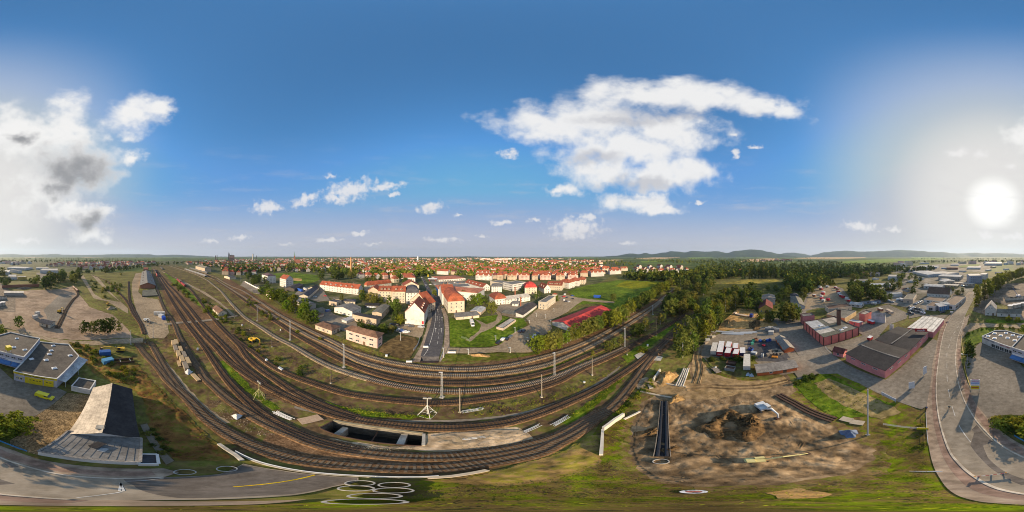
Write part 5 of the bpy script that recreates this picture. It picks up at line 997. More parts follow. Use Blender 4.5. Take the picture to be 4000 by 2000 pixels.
far_b = [((3625,1083,1073),(3565,1060),(3680,1066),'palegrey','metal','wide pale factory hall with silver roof, leftmost of the big estate halls'),((3700,1080,1070),(3640,1062),(3770,1068),'palegrey','pale','wide factory hall behind the tinted office tower'),((3752,1095,1081),(3665,1078),(3760,1074),'grey','metal','low glass-roofed hall left of the blue-grey office'),
 ((3690,1111,1100),(3650,1096),(3730,1096),'cream','metal','pale hall with silver roof left below the office block'),((3610,1124,1111),(3588,1110),(3632,1108),'ochre','pale','small cream flat house behind the dealer'),((3680,1131,1120),(3608,1116),(3692,1112),'palegrey','metal','silver shed row behind the brown-roofed dealer house'),((3742,1124,1116),(3682,1113),(3744,1110),'ochre','pale','long yellowish flat shed right of the silver shed row'),
 ((3800,1117,1110),(3720,1103),(3808,1106),'beige','tan','low beige office strip under the blue-grey block'),((3660,1049,1042),(3580,1041),(3664,1038),'bluegrey','metal','blue-tinted hall at the estate rear'),((3742,1053,1045),(3700,1043),(3744,1041),'brick','choc','brown-roofed hall at the estate rear'),((3830,1052,1045),(3780,1043),(3832,1041),'white','metal','white hall with red band at the estate rear'),
 ((3745,1038,1033),(3714,1033),(3746,1030),'white','pale','small white hall far beyond the estate'),((3912,1037,1029),(3850,1027),(3915,1024),'palegrey','metal','long pale hall far right of the estate'),((3480,1124,1112),(3370,1113),(3486,1105),'bluegrey','metal','long bluish shed with silver roof beyond the works hedge'),((3458,1138,1127),(3412,1127),(3462,1121),'tan','tan','beige flat store before the long bluish shed'),((3492,1136,1127),(3459,1125),(3494,1121),'ochre','olive','low ochre store right of the beige one'),
 ((3518,1094,1080),(3470,1077),(3520,1073),'palegrey','pale','grey block with pale roof by the tall mast'),((3437,1080,1068),(3400,1067),(3438,1063),'grey','grey','grey shed roof near the red gabled house'),((3440,1185,1175),(3360,1180),(3441,1172),'bluegrey','slate','open truck shelter with blue-grey roof beside the works'),((3364,1203,1192),(3318,1187),(3368,1182),'palegrey','metal','silver patched shed left of the truck shelter'),
 ((3566,1186,1170),(3528,1168),(3580,1148),'beige','olive','beige shed with olive roof left of the dealer cars'),((3262,1072,1062),(3246,1064),(3282,1059),'rose','pale','sports hall with pale stepped roof by the green pitch'),((3600,1032,1027),(3577,1027),(3630,1026),'palegrey','metal','small pale hall left of the poplars on the estate'),((3390,1110,1098),(3335,1098),(3392,1090),'palegrey','olive','pale shed half hidden by the works hedge')]
for a, b_, c_, w, r_, lab in far_b: building('industrial_hall', lab, 'hall', a, b_, c_, w, 'gable' if r_ in ('metal',) else 'flat', r_, ridge='AB', rh=1.2, rows=1 if a[1] > 1075 else 0, sp=5, ww=2.4, door=False, group='industrial halls')
building('villa', 'red-roofed gabled house at the industrial estate edge', 'villa', (3388,1084,1073),(3368,1072),(3394,1068), 'brick', 'gable', 'red', rh=5, rows=1)
wh_ = building('house', 'white gabled house with tan tiled roof by the depot', 'house', (3891,1233,1208),(3848,1207),(3893,1193), 'white', 'gable', 'tan', ridge='AC', rh=5.0, rows=1, sp=4, gable_win=2)
building('storage_wing', 'long low white wing with brown roof joined to the white house', 'wing', (3990,1238,1222),(3894,1220),(3993,1213), 'white', 'gable', 'olive', ridge='AB', rh=2.2, rows=1, sp=6)
building('depot_building', 'white and yellow office strip behind the yard wall', 'office', (4035,1093,1083),(3980+48,1080),(4068,1082), 'white', 'flat', 'pale', rows=2, sp=3)
b_ = building('depot_building', 'yellow-fronted shop box next to the white office strip', 'shop', (4105,1092,1081),(4071,1082),(4106,1078), 'yellow', 'flat', 'pale')
wall_line('yard_wall', [G(4008,1126), G(4070,1122), G(4152,1120)],.5,4.5, wallm['brick'], 'long brown concrete wall closing off the dirt yard', 'wall')
lf = [((4035,1074,1063),(3986,1058),(4040,1056),'palegrey','metal','big pale factory roof at the far left'),((4070,1068,1057),(4035,1052),(4085,1056),'white','slate','white hall with dark roof in the left distance'),((4100,1056,1048),(4028,1045),(4104,1043),'palegrey','metal','long silver hall under the hills, far left'),((4225,1068,1056),(4158,1054),(4226,1049),'palegrey','pale','long pale shed beside the left-hand trees'),((4190,1053,1046),(4140,1046),(4195,1043),'white','pale','white flat hall behind the pale shed'),((4062,1087,1078),(4032,1077),(4064,1073),'white','metal','white house with columns left of the yard wall')]
for a, b2, c2, w, r_, lab in lf: building('industrial_hall', lab, 'hall', a, b2, c2, w, 'gable' if r_ == 'metal' else 'flat', r_, rh=1.2, rows=1, sp=5, door=False, group='industrial halls')
sm_ = [(3455,1168,10,6),(3500,1158,14,7),(3545,1150,12,7),(3520,1112,16,9),(3562,1102,14,9),(3598,1092,12,8),(3430,1148,9,6),(3640,1124,10,7),(3690,1098,16,8),(3560,1060,20,12),(3620,1052,22,12),(3690,1050,24,14),(3480,1060,16,10),(3520,1048,20,12),(3420,1092,12,8),(3760,1062,22,12),(3880,1046,26,14),(3930,1054,22,12),(3900,1068,18,10),(3860,1058,20,12)]
for i,(x,y,l,w) in enumerate(sorted(sm_)):
    p = G(x,y); rt = empty('storage_shed', p, rng.choice((-.3,.2,1.2,1.0))); k = ['palegrey','cream','ochre','bluegrey','white'][i%5]; r_ = ['metal','pale','olive','grey'][i%4]; kd = 'gable' if i % 2 else 'flat'; z = 3.5+(i%3)
    shell(l,w,z,kd,'x',1.2).build('wall', wallm[k], rt); roof_mesh(l,w,z,kd,'x',1.2,.3).build('roof', roofm[r_], rt); ALLB.append((p, l/2)); b = MB(); b.box(-1.5,1.5,-w/2-.06,-w/2,.02,2.8); b.build('door', roofm['choc'], rt)
    tag(rt, '%s shed with %s roof on the industrial estate, %s from left' % ({'palegrey':'pale grey','bluegrey':'blue-grey'}.get(k,k), {'metal':'silver'}.get(r_,r_), ordinal(i)), 'shed', 'estate sheds')
# ------------------------------------------------------------------ trees
leaf = bpy.data.materials.new('foliage'); leaf.use_nodes = True
t = leaf.node_tree; t.nodes.clear()
oi = t.nodes.new('ShaderNodeObjectInfo'); tcn = t.nodes.new('ShaderNodeTexCoord'); nn = t.nodes.new('ShaderNodeTexNoise'); nn.inputs['Scale'].default_value = 7; nn.inputs['Detail'].default_value = 3
t.links.new(tcn.outputs['Object'], nn.inputs[0]); mr = t.nodes.new('ShaderNodeMapRange'); t.links.new(nn.outputs[0], mr.inputs[0]); mr.inputs[1].default_value = .3; mr.inputs[2].default_value = .7; mr.inputs[3].default_value = .55; mr.inputs[4].default_value = 1.45
vs = t.nodes.new('ShaderNodeVectorMath'); vs.operation = 'SCALE'; t.links.new(oi.outputs['Color'], vs.inputs[0]); t.links.new(mr.outputs[0], vs.inputs['Scale'])
df = t.nodes.new('ShaderNodeBsdfDiffuse'); tl = t.nodes.new('ShaderNodeBsdfTranslucent'); mxs = t.nodes.new('ShaderNodeMixShader'); mxs.inputs[0].default_value = .45; ou = t.nodes.new('ShaderNodeOutputMaterial')
t.links.new(vs.outputs[0], df.inputs[0]); t.links.new(vs.outputs[0], tl.inputs[0]); t.links.new(df.outputs[0], mxs.inputs[1]); t.links.new(tl.outputs[0], mxs.inputs[2]); t.links.new(mxs.outputs[0], ou.inputs[0])
bark = mat('bark', [(.05,.037,.025),(.10,.075,.05)],6); bark_w = mat('birch_bark', [(.12,.10,.08),(.52,.49,.44),(.6,.57,.52)],5)
def leaf_quads(R_, centers, normals_bias, size, n):
    """random leaf-clump quads around the given centres -> (4n,3) vertices"""
    k = R_.randint(0, len(centers), n); c = centers[k]
    d = R_.normal(size=(n,3)); d /= np.linalg.norm(d, axis=1)[:,None]
    nb = normals_bias[k]*.8+d; nb /= np.linalg.norm(nb, axis=1)[:,None]
    u = np.cross(nb, R_.normal(size=(n,3))); u /= np.linalg.norm(u, axis=1)[:,None]; w = np.cross(nb, u)
    s = (size*R_.uniform(.55,1.3, n))[:,None]; a = s*R_.uniform(.5,.9,(n,1))
    return np.stack([c+u*s+w*a*.2, c+w*a, c-u*s-w*a*.2, c-w*a],1).reshape(-1,3)
def crown_pts(R_, kind, n):
    z = R_.uniform(0,1, n*3); th = R_.uniform(0,2*PI, n*3)
    if kind == 'round': z0, prof = .16, lambda s: .36*np.sqrt(np.clip(1-(2*s-.86)**2/1.3,0,1))
    elif kind == 'birch': z0, prof = .12, lambda s: .20*np.sqrt(np.clip(1-(1.9*s-.75)**2/1.45,0,1))
    elif kind == 'poplar': z0, prof = .04, lambda s: .115*np.sqrt(np.clip(1-(2*s-.85)**2/1.4,0,1))
    elif kind == 'spruce': z0, prof = .05, lambda s: .27*(1-s)**.8*(.75+.25*np.abs(np.sin(s*22)))
    elif kind == 'shrub': z0, prof = .0, lambda s: .62*np.sqrt(np.clip(1-s**2,0,1))
    lob = 1+.28*np.sin(th*3+z*7+R_.uniform(0,6))+.18*np.sin(th*5-z*11+R_.uniform(0,6))
    r = prof(z)*lob*np.sqrt(R_.uniform(.25 if kind != 'spruce' else .5,1, n*3))
    keep = np.argsort(R_.uniform(0,1, n*3)*(1/(prof(z)+.02)))[:n]
    z, th, r = z[keep], th[keep], r[keep]
    p = np.stack([r*np.cos(th), r*np.sin(th), z0+z*(1-z0)],1); nb = np.stack([np.cos(th), np.sin(th),(z-.4)*1.2],1); nb /= np.linalg.norm(nb, axis=1)[:,None]
    return p, nb
def quads_mesh(name, v, m):
    n = len(v)//4; me = bpy.data.meshes.new(name); me.vertices.add(4*n); me.vertices.foreach_set('co', v.astype(np.float32).ravel()); me.loops.add(4*n); me.loops.foreach_set('vertex_index', np.arange(4*n, dtype=np.int32))
    me.polygons.add(n); me.polygons.foreach_set('loop_start', np.arange(0,4*n, 4, dtype=np.int32)); me.polygons.foreach_set('loop_total', np.full(n, 4, np.int32)); me.materials.append(m); me.update(); me.validate(); return me
CROWN = {}; TRUNK = {}
def crown(kind, var):
    k = (kind, var)
    if k not in CROWN:
        R_ = np.random.RandomState(hash(kind) % 1000 if False else sum(map(ord, kind))*7+var)
        nc, nq, sz = {'round':(70,1500,.045),'birch':(60,1100,.034),'poplar':(70,1100,.028),'spruce':(110,1300,.036),'shrub':(45,650,.10)}[kind]
        p, nb = crown_pts(R_, kind, nc)
        p2 = np.repeat(p, 10,0)+R_.normal(size=(nc*10,3))*sz*np.array([1.0,1.0,.75]); n2 = np.repeat(nb, 10,0)
        v = leaf_quads(R_, p2, n2, sz, nq)
        if kind == 'shrub': v[:,2] = np.maximum(v[:,2],.0)
        CROWN[k] = quads_mesh('crown', v, leaf)
        if kind != 'shrub':
            b = MB(); h = {'round':.62,'birch':.9,'poplar':.9,'spruce':.95}[kind]; r = {'round':.020,'birch':.012,'poplar':.013,'spruce':.016}[kind]
            cur = Vector((0,0,-.01)); ax = Vector((0,0,1)); segs = 4; pts = [cur.copy()]
            for i in range(segs): cur = cur+Vector((R_.uniform(-.012,.012), R_.uniform(-.012,.012), h/segs)); pts.append(cur.copy())
            for i in range(segs): b.tube(pts[i], pts[i+1], r*(1-.8*i/segs), r*(1-.8*(i+1)/segs),6, False)
            for j in range(5 if kind == 'round' else 3):
                s = pts[1+j % 3]; a = R_.uniform(0,2*PI); e = s+Vector((math.cos(a), math.sin(a),1.1))*(.17 if kind == 'round' else .07); b.tube(s, e, r*.45, r*.12,5, False)
            TRUNK[k] = b.build('trunk', bark_w if kind == 'birch' else bark).data; bpy.data.objects.remove(bpy.data.objects[-1] if False else [o for o in C.objects if o.data == TRUNK[k]][0])
    return CROWN[k], TRUNK.get(k)
GREENS = {'dark green':(.085,.122,.026),'mid green':(.145,.19,.034),'olive':(.20,.205,.044),'yellow-green':(.225,.235,.028),'bright green':(.165,.225,.024)}
NTREE = {}; LONG = []
def plant(kind, loc, h, col, label=None, group=None, name=None, sq=1.0):
    me, tr = crown(kind, rng.randrange(4))
    nm = name or {'round':'deciduous_tree','birch':'birch_tree','poplar':'poplar_tree','spruce':'spruce_tree','shrub':'shrub'}[kind]
    NTREE[nm] = NTREE.get(nm, 0)+1
    if tr is None:
        root = bpy.data.objects.new(nm, me); C.objects.link(root); cr = root; root.scale = (h*sq, h*sq, h)
    else:
        root = empty(nm, loc); tk = bpy.data.objects.new('trunk', tr); C.objects.link(tk); tk.parent = root
        cr = bpy.data.objects.new('crown', me); C.objects.link(cr); cr.parent = root; root.scale = (h*sq, h*sq, h)
    root.location = loc; root.rotation_euler = (0,0, rng.uniform(0,2*PI))
    c = GREENS[col]; j = rng.uniform(.82,1.2); cr.color = (c[0]*j*rng.uniform(.9,1.15), c[1]*j, c[2]*j, 1)
    tag(root, label, {'shrub':'shrub'}.get(kind, 'tree'), group); return root
KINDW = {'round':'tree','birch':'birch','poplar':'poplar','spruce':'spruce','shrub':'shrub'}
def az_of(p): return math.atan2(p.x, p.y) % (2*PI)
def grove(items, where, group):
    """items = (kind, point, height, colour); sorted from left to right and named by look and order"""
    items = sorted(items, key=lambda i: (az_of(i[1])-az_of(items[0][1])+PI) % (2*PI))
    cnt = {}
    for (kind, p, h, col) in items:
        sz = 'tall' if h > (11 if kind != 'shrub' else 2.2) else 'low' if h < (7 if kind != 'shrub' else 1.3) else ''
        k = (kind, sz, col); i = cnt.get(k, 0); cnt[k] = i+1
        lb = ' '.join(('%s %s %s %s, %s from left' % (sz, col, KINDW[kind], where, ordinal(i))).split())
        if len(lb.replace('-',' ').split()) > 16: LONG.append(lb)
        plant(kind, p, h, col, lb, group)
def inpoly(x, y, poly):
    ins = False; n = len(poly)
    for i in range(n):
        x1, y1 = poly[i]; x2, y2 = poly[(i+1) % n]
        if (y1 > y) != (y2 > y) and x < (x2-x1)*(y-y1)/(y2-y1)+x1: ins = not ins
    return ins
def free(p, r=1.5):
    for o, rad in ALLB:
        if (o-p).length < rad*.82+r: return False
    return True
def scatter(pxpoly, n, mind=2.0, world=True):
    """random ground points inside a region"""
    out = []; W_ = [G(*p) for p in pxpoly]; poly = [(p.x, p.y) for p in W_]
    x0, x1 = min(p[0] for p in poly), max(p[0] for p in poly); y0, y1 = min(p[1] for p in poly), max(p[1] for p in poly)
    for _ in range(n*60):
        if len(out) >= n: break
        x, y = rng.uniform(x0, x1), rng.uniform(y0, y1)
        if not inpoly(x, y, poly): continue
        p = Vector((x, y, 0))
        if any((p-q).length < mind for q in out) or not free(p): continue
        out.append(p)
    return out
def gr(pxpoly, n, kinds, h, cols, where, group, mind=2.5):
    grove([(rng.choice(kinds), p, rng.uniform(*h), rng.choice(cols)) for p in scatter(pxpoly, n, mind)], where, group)
def ln(px, n, kinds, h, cols, where, group, jit=1.5):
    pts = px_line(px, .5); it = []
    for i in range(n):
        p = pts[min(len(pts)-1, int((i+.5)/n*len(pts)))]+Vector((rng.uniform(-jit,jit), rng.uniform(-jit,jit),0)); it.append((rng.choice(kinds), p, rng.uniform(*h), rng.choice(cols)))
    grove(it, where, group)
DG, MG, OG, YG, BG = GREENS.keys()
ln([(2402,1278),(2440,1242),(2480,1212),(2520,1186),(2560,1160),(2600,1134),(2628,1112)],36,['round','round','birch'],(10,15),[DG,MG,OG,YG], 'along the meadow-side track', 'trees by the main track', 2.5)
gr([(2590,1240),(2610,1200),(2645,1158),(2680,1178),(2720,1198),(2690,1222),(2650,1240)],30,['birch','round'],(10,16),[OG,MG,DG], 'between main tracks and sidings', 'trees between the tracks')
for i, (x, y, h, k, lab) in enumerate([(2484,1315,9,'round','bushy dark tree standing between the tracks beside a lattice mast'),(2500,1306,8,'round','second bushy dark tree between the tracks, a little farther along'),(2522,1292,9,'birch','slim birch just behind the two bushy trees between the tracks'),(2378,1372,6.5,'round','light bushy tree left of the pale lattice mast between tracks'),(2400,1362,7,'birch','birch right beside the light bushy tree between the tracks'),(2425,1350,6.5,'birch','birch just left of the lattice mast with pale foot'),
    (2316,1395,4,'birch','single thin young birch in the grass strip between two tracks'),(2508,1375,3,'shrub','rounded yellow shrub beside the white relay box'),(2580,1268,9,'birch','tall birch at the edge of the siding cutting'),(2594,1262,8,'birch','shorter birch right of the siding cutting edge')]):
    plant(k, G(x,y), h, [DG,DG,OG,OG,MG,OG,YG,YG,OG,MG][i], lab, 'trees between the tracks')
gr([(2622,1405),(2680,1402),(2742,1346),(2775,1300),(2822,1252),(2860,1208),(2935,1192),(2905,1160),(2800,1182),(2775,1215),(2725,1262),(2665,1335)],84,['birch'],(11,17),[OG,MG,YG,OG,MG], 'in the belt by the storage yard', 'birches beside the sidings', 2.2)
gr([(2640,1118),(2700,1105),(2785,1096),(2790,1112),(2765,1150),(2705,1163),(2660,1140)],26,['round','round','birch'],(12,19),[DG,MG,OG], 'in the wood where the tracks vanish', 'trees in the wood')
ln([(2895,1090),(2950,1088),(3000,1087),(3045,1087)],17,['poplar'],(20,27),[DG,OG,MG], 'in the poplar row behind the heath', 'poplars behind the heath', 3)
for i, (x, y, h, k, c) in enumerate([(2932,1180,18,'round',DG),(2956,1202,14,'round',DG),(2925,1212,10,'round',MG),(3078,1262,13,'round',OG),(3060,1254,12,'round',MG),(3098,1254,12,'round',OG),(3112,1250,9,'round',DG),(3040,1186,9,'round',DG),(2998,1258,8.5,'spruce',OG),(3012,1256,7,'round',MG),(2968,1246,3.5,'shrub',MG),(3060,1172,12,'round',DG),(3076,1158,12,'round',MG),(3100,1138,14,'round',DG),(3125,1136,13,'spruce',DG),(3140,1165,11,'round',OG),(3155,1140,13,'round',MG),(3030,1140,8,'round',DG),(3000,1135,7,'round',MG),(3175,1145,6,'round',OG)]):
    plant(k, G(x,y), h*1.22, c, '%s %s round the yellow house, %s one from the left' % (c, KINDW[k], ordinal(sorted([a for a in (2932,2956,2925,3078,3060,3098,3112,3040,2998,3012,2968,3060,3076,3100,3125,3140,3155,3030,3000,3175)]).index(x))) if x != 3060 else ('%s tree among the yellow house trees, %s' % (c, 'nearer the lane' if y > 1200 else 'deeper in the wood')), 'trees round the yellow house')
gr([(3290,1150),(3300,1175),(3340,1185),(3440,1180),(3470,1172),(3430,1150),(3370,1130),(3310,1132)],24,['round'],(11,19),[DG,OG,MG], 'between truck park and works', 'trees beside the truck park', 3)
ln([(3815,1206),(3836,1182),(3856,1161),(3877,1143),(3898,1126),(3918,1112),(3943,1099),(3968,1090),(3995,1084),(4020,1078)],20,['round','poplar','round'],(18,24),[OG,YG,OG], 'in the depot avenue', 'avenue trees by the depot', 3)
for i, (x, y, h, k, c, lab) in enumerate([(4073,1278,8.5,'round',MG,'bushy tree alone beside the small cream hut'),(4002,1305,7,'round',BG,'bright tree at the back corner of the angling shop'),(3910,1290,5,'round',MG,'bushy tree behind the mattress shop'),(3938,1253,3.5,'shrub',YG,'left round bush before the low white wing'),(3976,1256,3.5,'shrub',YG,'right round bush before the low white wing'),(3788,1392,10.5,'spruce',DG,'dark spruce at the edge of the shop forecourt'),
    (4050,1676,8.0,'round',YG,'yellow-green tree in the bed beside the cobbled yard'),(4025,1690,4.5,'round',BG,'bright low tree in the bed near the blue fence'),(3925,1672,4.5,'round',MG,'grey-green round tree at the yellow railing'),(3975,1668,5.0,'round',YG,'broad yellow-green tree in the middle of the garden bed'),(1563,1268,8,'round',YG,'weeping light green tree by the car park'),(1920,1228,12,'round',OG,'feathery pale tree beside the light metal shed'),(1870,1196,13,'round',BG,'broad bright tree left of the orange mansard house'),
    (1846,1192,11,'round',MG,'round tree behind the low sheds'),(1893,1190,10,'round',DG,'dark tree touching the orange mansard house'),(1812,1168,11,'round',DG,'dark tree right of the cream corner house'),(1698,1156,8,'round',YG,'light street tree in front of the blue wall'),(2396,1178,9,'round',OG,'lone olive tree beside the blue truck in the meadow'),(2045,1143,9,'round',DG,'tree left of the cream villa'),(2103,1163,10,'birch',DG,'dark birch between cream villa and office block'),(2092,1168,9,'birch',MG,'green birch between cream villa and office block'),(2176,1178,7,'round',MG,'bush tree at the corner of the cream office block'),(2010,1122,8,'round',BG,'small bright tree before the white factory block')]):
    plant(k, G(x,y), h, c, lab, None, sq=1.25 if (y > 1600) else 1.0)
ln([(2100,1374),(2150,1364),(2185,1352),(2220,1338),(2260,1322),(2300,1302),(2340,1284),(2385,1264)],28,['birch','birch','round'],(7,11),[OG,MG,BG,YG], 'in the hedge between red hall and tracks', 'birches by the red hall', 1.5)
ln([(328,1302),(352,1300),(376,1303),(404,1298),(425,1302),(450,1296),(470,1300)],7,['round','birch'],(8.5,12),[MG,OG,DG], 'fronting the beige yard', 'trees of the beige yard', 1)
gr([(165,1128),(185,1098),(215,1082),(250,1072),(258,1092),(235,1118),(195,1130)],15,['round'],(14,20),[DG,MG,OG], 'left of the gravel tracks', 'trees left of the gravel tracks', 3)
gr([(268,1112),(272,1085),(300,1078),(312,1095),(308,1122),(290,1122)],7,['round'],(14,19),[DG,OG], 'between the gravel tracks', 'trees left of the gravel tracks', 3)
gr([(400,1140),(420,1085),(470,1070),(495,1090),(500,1140),(480,1160),(440,1150)],18,['shrub','round'],(3,6),[OG,MG,YG], 'left of the goods shed', 'bushes left of the goods shed', 3)
gr([(360,1150),(345,1105),(370,1090),(410,1140),(420,1170),(390,1168)],10,['shrub'],(2.2,4),[OG,MG], 'between the curved gravel lanes', 'bushes left of the goods shed', 3)
gr([(4000,1108),(4030,1100),(4040,1120),(4005,1125)],3,['round'],(10,13),[DG], 'left of the concrete yard wall', None); gr([(4100,1105),(4155,1098),(4165,1112),(4120,1118)],5,['round'],(10,14),[DG,MG], 'right of the yellow shop box', None)
gr([(1000,1150),(1060,1178),(1100,1204),(1150,1242),(1200,1264),(1235,1262),(1180,1205),(1130,1178),(1095,1162),(1040,1140)],32,['round','round','round'],(7,14),[MG,BG,YG,BG], 'in the railway hedge', 'trees of the railway hedge', 2.2)
gr([(960,1080),(1000,1085),(1050,1112),(1090,1122),(1060,1135),(1000,1122),(960,1102)],13,['round'],(9,15),[DG,MG], 'left of the tall cream villa', 'garden trees', 3)
gr([(1240,1060),(1340,1058),(1400,1075),(1390,1098),(1300,1100),(1245,1092)],14,['round'],(15,21),[DG,OG,MG], 'round the brick chimney', 'trees round the chimney', 5)
gr([(1290,1195),(1420,1160),(1520,1190),(1560,1215),(1550,1262),(1520,1270),(1490,1195),(1420,1185),(1330,1190)],14,['round','round','birch'],(7,12),[DG,MG,OG,YG], 'behind the beige works', 'courtyard trees', 3)
gr([(1400,1275),(1460,1290),(1560,1290),(1500,1320),(1430,1300),(1390,1290)],12,['shrub','round'],(3.5,7),[DG,MG,OG], 'behind the signal box', 'bushes behind the signal box', 2)
gr([(1395,1105),(1400,1085),(1560,1088),(1560,1105),(1530,1112),(1440,1112)],11,['round'],(9,14),[DG,MG,OG], 'behind the apartment rows', 'courtyard trees', 4)
gr([(1560,1130),(1620,1105),(1660,1075),(1640,1060),(1600,1090),(1540,1110)],8,['round'],(10,14),[DG,MG], 'lining the street left of the petrol station', 'street trees', 4)
# weeds and bushes along the railway
gr([(780,1165),(860,1200),(900,1260),(960,1310),(1000,1340),(1100,1390),(1200,1450),(1300,1500),(1260,1500),(1100,1440),(980,1370),(900,1290),(830,1230)],40,['shrub'],(1.1,2.8),[OG,MG,YG,DG], 'round the yellow excavator', 'weedy shrubs in the yard', 2)
gr([(640,1070),(690,1100),(760,1170),(850,1230),(830,1240),(740,1175),(660,1105),(636,1075)],32,['shrub'],(1.4,3.8),[OG,MG,DG,YG], 'on the strip by the red wagons', 'weedy shrubs in the yard', 2)
gr([(960,1150),(1060,1220),(1160,1290),(1260,1330),(1220,1340),(1120,1290),(1020,1235),(930,1170)],28,['shrub'],(1.2,3.0),[OG,MG,YG], 'above the pale track', 'weedy shrubs in the yard', 2)
gr([(265,1345),(330,1350),(400,1380),(440,1420),(520,1440),(560,1500),(540,1510),(440,1470),(360,1440),(310,1400)],36,['shrub'],(.8,2.4),[OG,MG,DG,YG], 'on the bank behind the workshops', 'bank shrubs', 1.4)
gr([(560,1660),(580,1720),(640,1790),(700,1800),(660,1740),(620,1680)],9,['shrub'],(.6,1.3),[OG,DG], 'beside the concrete path', 'bank shrubs', 1)
gr([(2520,1540),(2570,1505),(2590,1500),(2600,1470),(2560,1450),(2520,1500),(2460,1575),(2440,1620)],14,['shrub'],(.7,1.7),[OG,MG,YG], 'on the embankment by the wedge wall', 'embankment shrubs', 1.2)
gr([(2755,1400),(2800,1400),(2900,1402),(2945,1402),(2940,1415),(2850,1412),(2780,1412)],12,['shrub'],(1.2,2.6),[MG,DG,YG], 'in front of the parked trailers', 'yard shrubs', 1.4)
gr([(3090,1500),(3150,1472),(3200,1465),(3190,1475),(3130,1505)],10,['shrub'],(.8,1.8),[MG,DG,YG], 'along the grass island', 'yard shrubs', 1)
gr([(3610,1650),(3600,1700),(3615,1780),(3590,1780),(3575,1700),(3585,1650)],8,['shrub'],(.4,.9),[YG,OG,MG], 'at the pavement edge', 'verge shrubs', .8)
gr([(3765,1345),(3775,1330),(3800,1400),(3790,1480),(3778,1440)],9,['shrub'],(.6,1.3),[DG,MG], 'behind the yellow railing', 'verge shrubs', .8)
gr([(3880,1640),(3930,1630),(4040,1640),(4090,1655),(4060,1700),(3990,1705),(3930,1680)],16,['shrub'],(1.2,2.3),[DG,MG,YG], 'in the garden bed by the forecourt', 'bed shrubs', 1.1)
ln([(3770,1316),(3820,1290),(3880,1284),(3950,1284),(4000,1292),(4030,1296)],14,['shrub'],(1.0,1.6),[MG,OG], 'in the hedge behind the mattress shop', 'hedge shrubs', .6)
gr([(3400,1175),(3460,1120),(3520,1080),(3560,1075),(3600,1100),(3590,1160),(3540,1195),(3480,1190)],20,['round'],(7,13),[DG,OG,MG], 'on the industrial estate', 'estate trees', 6)
gr([(3300,1118),(3420,1085),(3500,1070),(3480,1060),(3380,1066),(3290,1100)],12,['round'],(12,18),[DG,OG,MG], 'beyond the truck park', 'estate trees', 6)
gr([(3690,1130),(3760,1140),(3780,1150),(3770,1165),(3740,1175),(3700,1160)],6,['round','spruce'],(5,9),[DG,OG], 'beside the dealer house', 'estate trees', 4)
# ------------------------------------------------------------------ far woods, countless: one object
def mass(name, polys, n, h, nq, cols, R_seed, sizef=.10, gap=4):
    R_ = np.random.RandomState(R_seed); vs_ = []; k = 0
    areas = [abs(sum(p[i][0]*p[(i+1)%len(p)][1]-p[(i+1)%len(p)][0]*p[i][1] for i in range(len(p)))) for p in polys]; tot = sum(areas)
    for poly, ar in zip(polys, areas):
        x0, x1 = min(p[0] for p in poly), max(p[0] for p in poly); y0, y1 = min(p[1] for p in poly), max(p[1] for p in poly); m = int(n*ar/tot); c = 0; tries = 0
        while c < m and tries < m*30:
            tries += 1; px, py = R_.uniform(x0, x1), R_.uniform(y0, y1)
            if not inpoly(px, py, poly): continue
            g = G(px, py)
            if not free(g, gap): continue
            c += 1; hh = R_.uniform(*h); q = crown_pts(R_, 'round' if R_.rand() < .8 else 'poplar', 14)
            v = leaf_quads(R_, q[0], q[1], sizef, nq)*np.array([hh*1.15, hh*1.15, hh]); v += np.array([g.x, g.y, -.08*hh]); vs_.append(v)
    me = quads_mesh(name, np.concatenate(vs_), leaf_far); o = bpy.data.objects.new(name, me); C.objects.link(o); o['kind'] = 'stuff'; return o
leaf_far = ground('distant_foliage', [(.032,.047,.014),(.066,.090,.024),(.11,.12,.03),(.16,.15,.04)],.035, big=.25, bigscale=.01, bump=0)
mass('distant_woodland', [[(2640,1118),(2780,1095),(2900,1082),(3060,1084),(3200,1100),(3290,1085),(3420,1082),(3480,1068),(3540,1050),(3450,1035),(3280,1036),(3100,1028),(2950,1030),(2850,1040),(2760,1035),(2720,1050),(2690,1080),(2600,1078),(2460,1078),(2420,1090),(2500,1096),(2600,1100)],
  [(3060,1100),(3200,1098),(3290,1125),(3240,1118),(3195,1122),(3150,1145),(3100,1130),(3070,1118)],[(2380,1040),(2480,1040),(2500,1028),(2420,1026)]],1150,(12,21),70, None, 3,.13)
mass('distant_trees', [[(2480,1018),(2660,1012),(2860,1012),(3100,1020),(3260,1024),(3300,1033),(3100,1027),(2950,1029),(2850,1038),(2760,1033),(2700,1030),(2600,1027)],[(3560,1024),(3700,1020),(3900,1018),(4100,1018),(4400,1018),(4560,1020),(4640,1030),(4500,1024),(4200,1026),(4000,1028),(3860,1026),(3700,1026),(3560,1032)],[(2400,1010),(2480,1008),(2900,1006),(3250,1008),(3250,1011),(2900,1010),(2480,1012)],[(3560,1008),(3900,1008),(4300,1007),(4700,1008),(4700,1012),(4300,1014),(3900,1014),(3560,1014)]],1100,(11,20),26, None, 5,.2)

print('LONG', len(LONG), LONG[:5])

print('NTREE', NTREE)
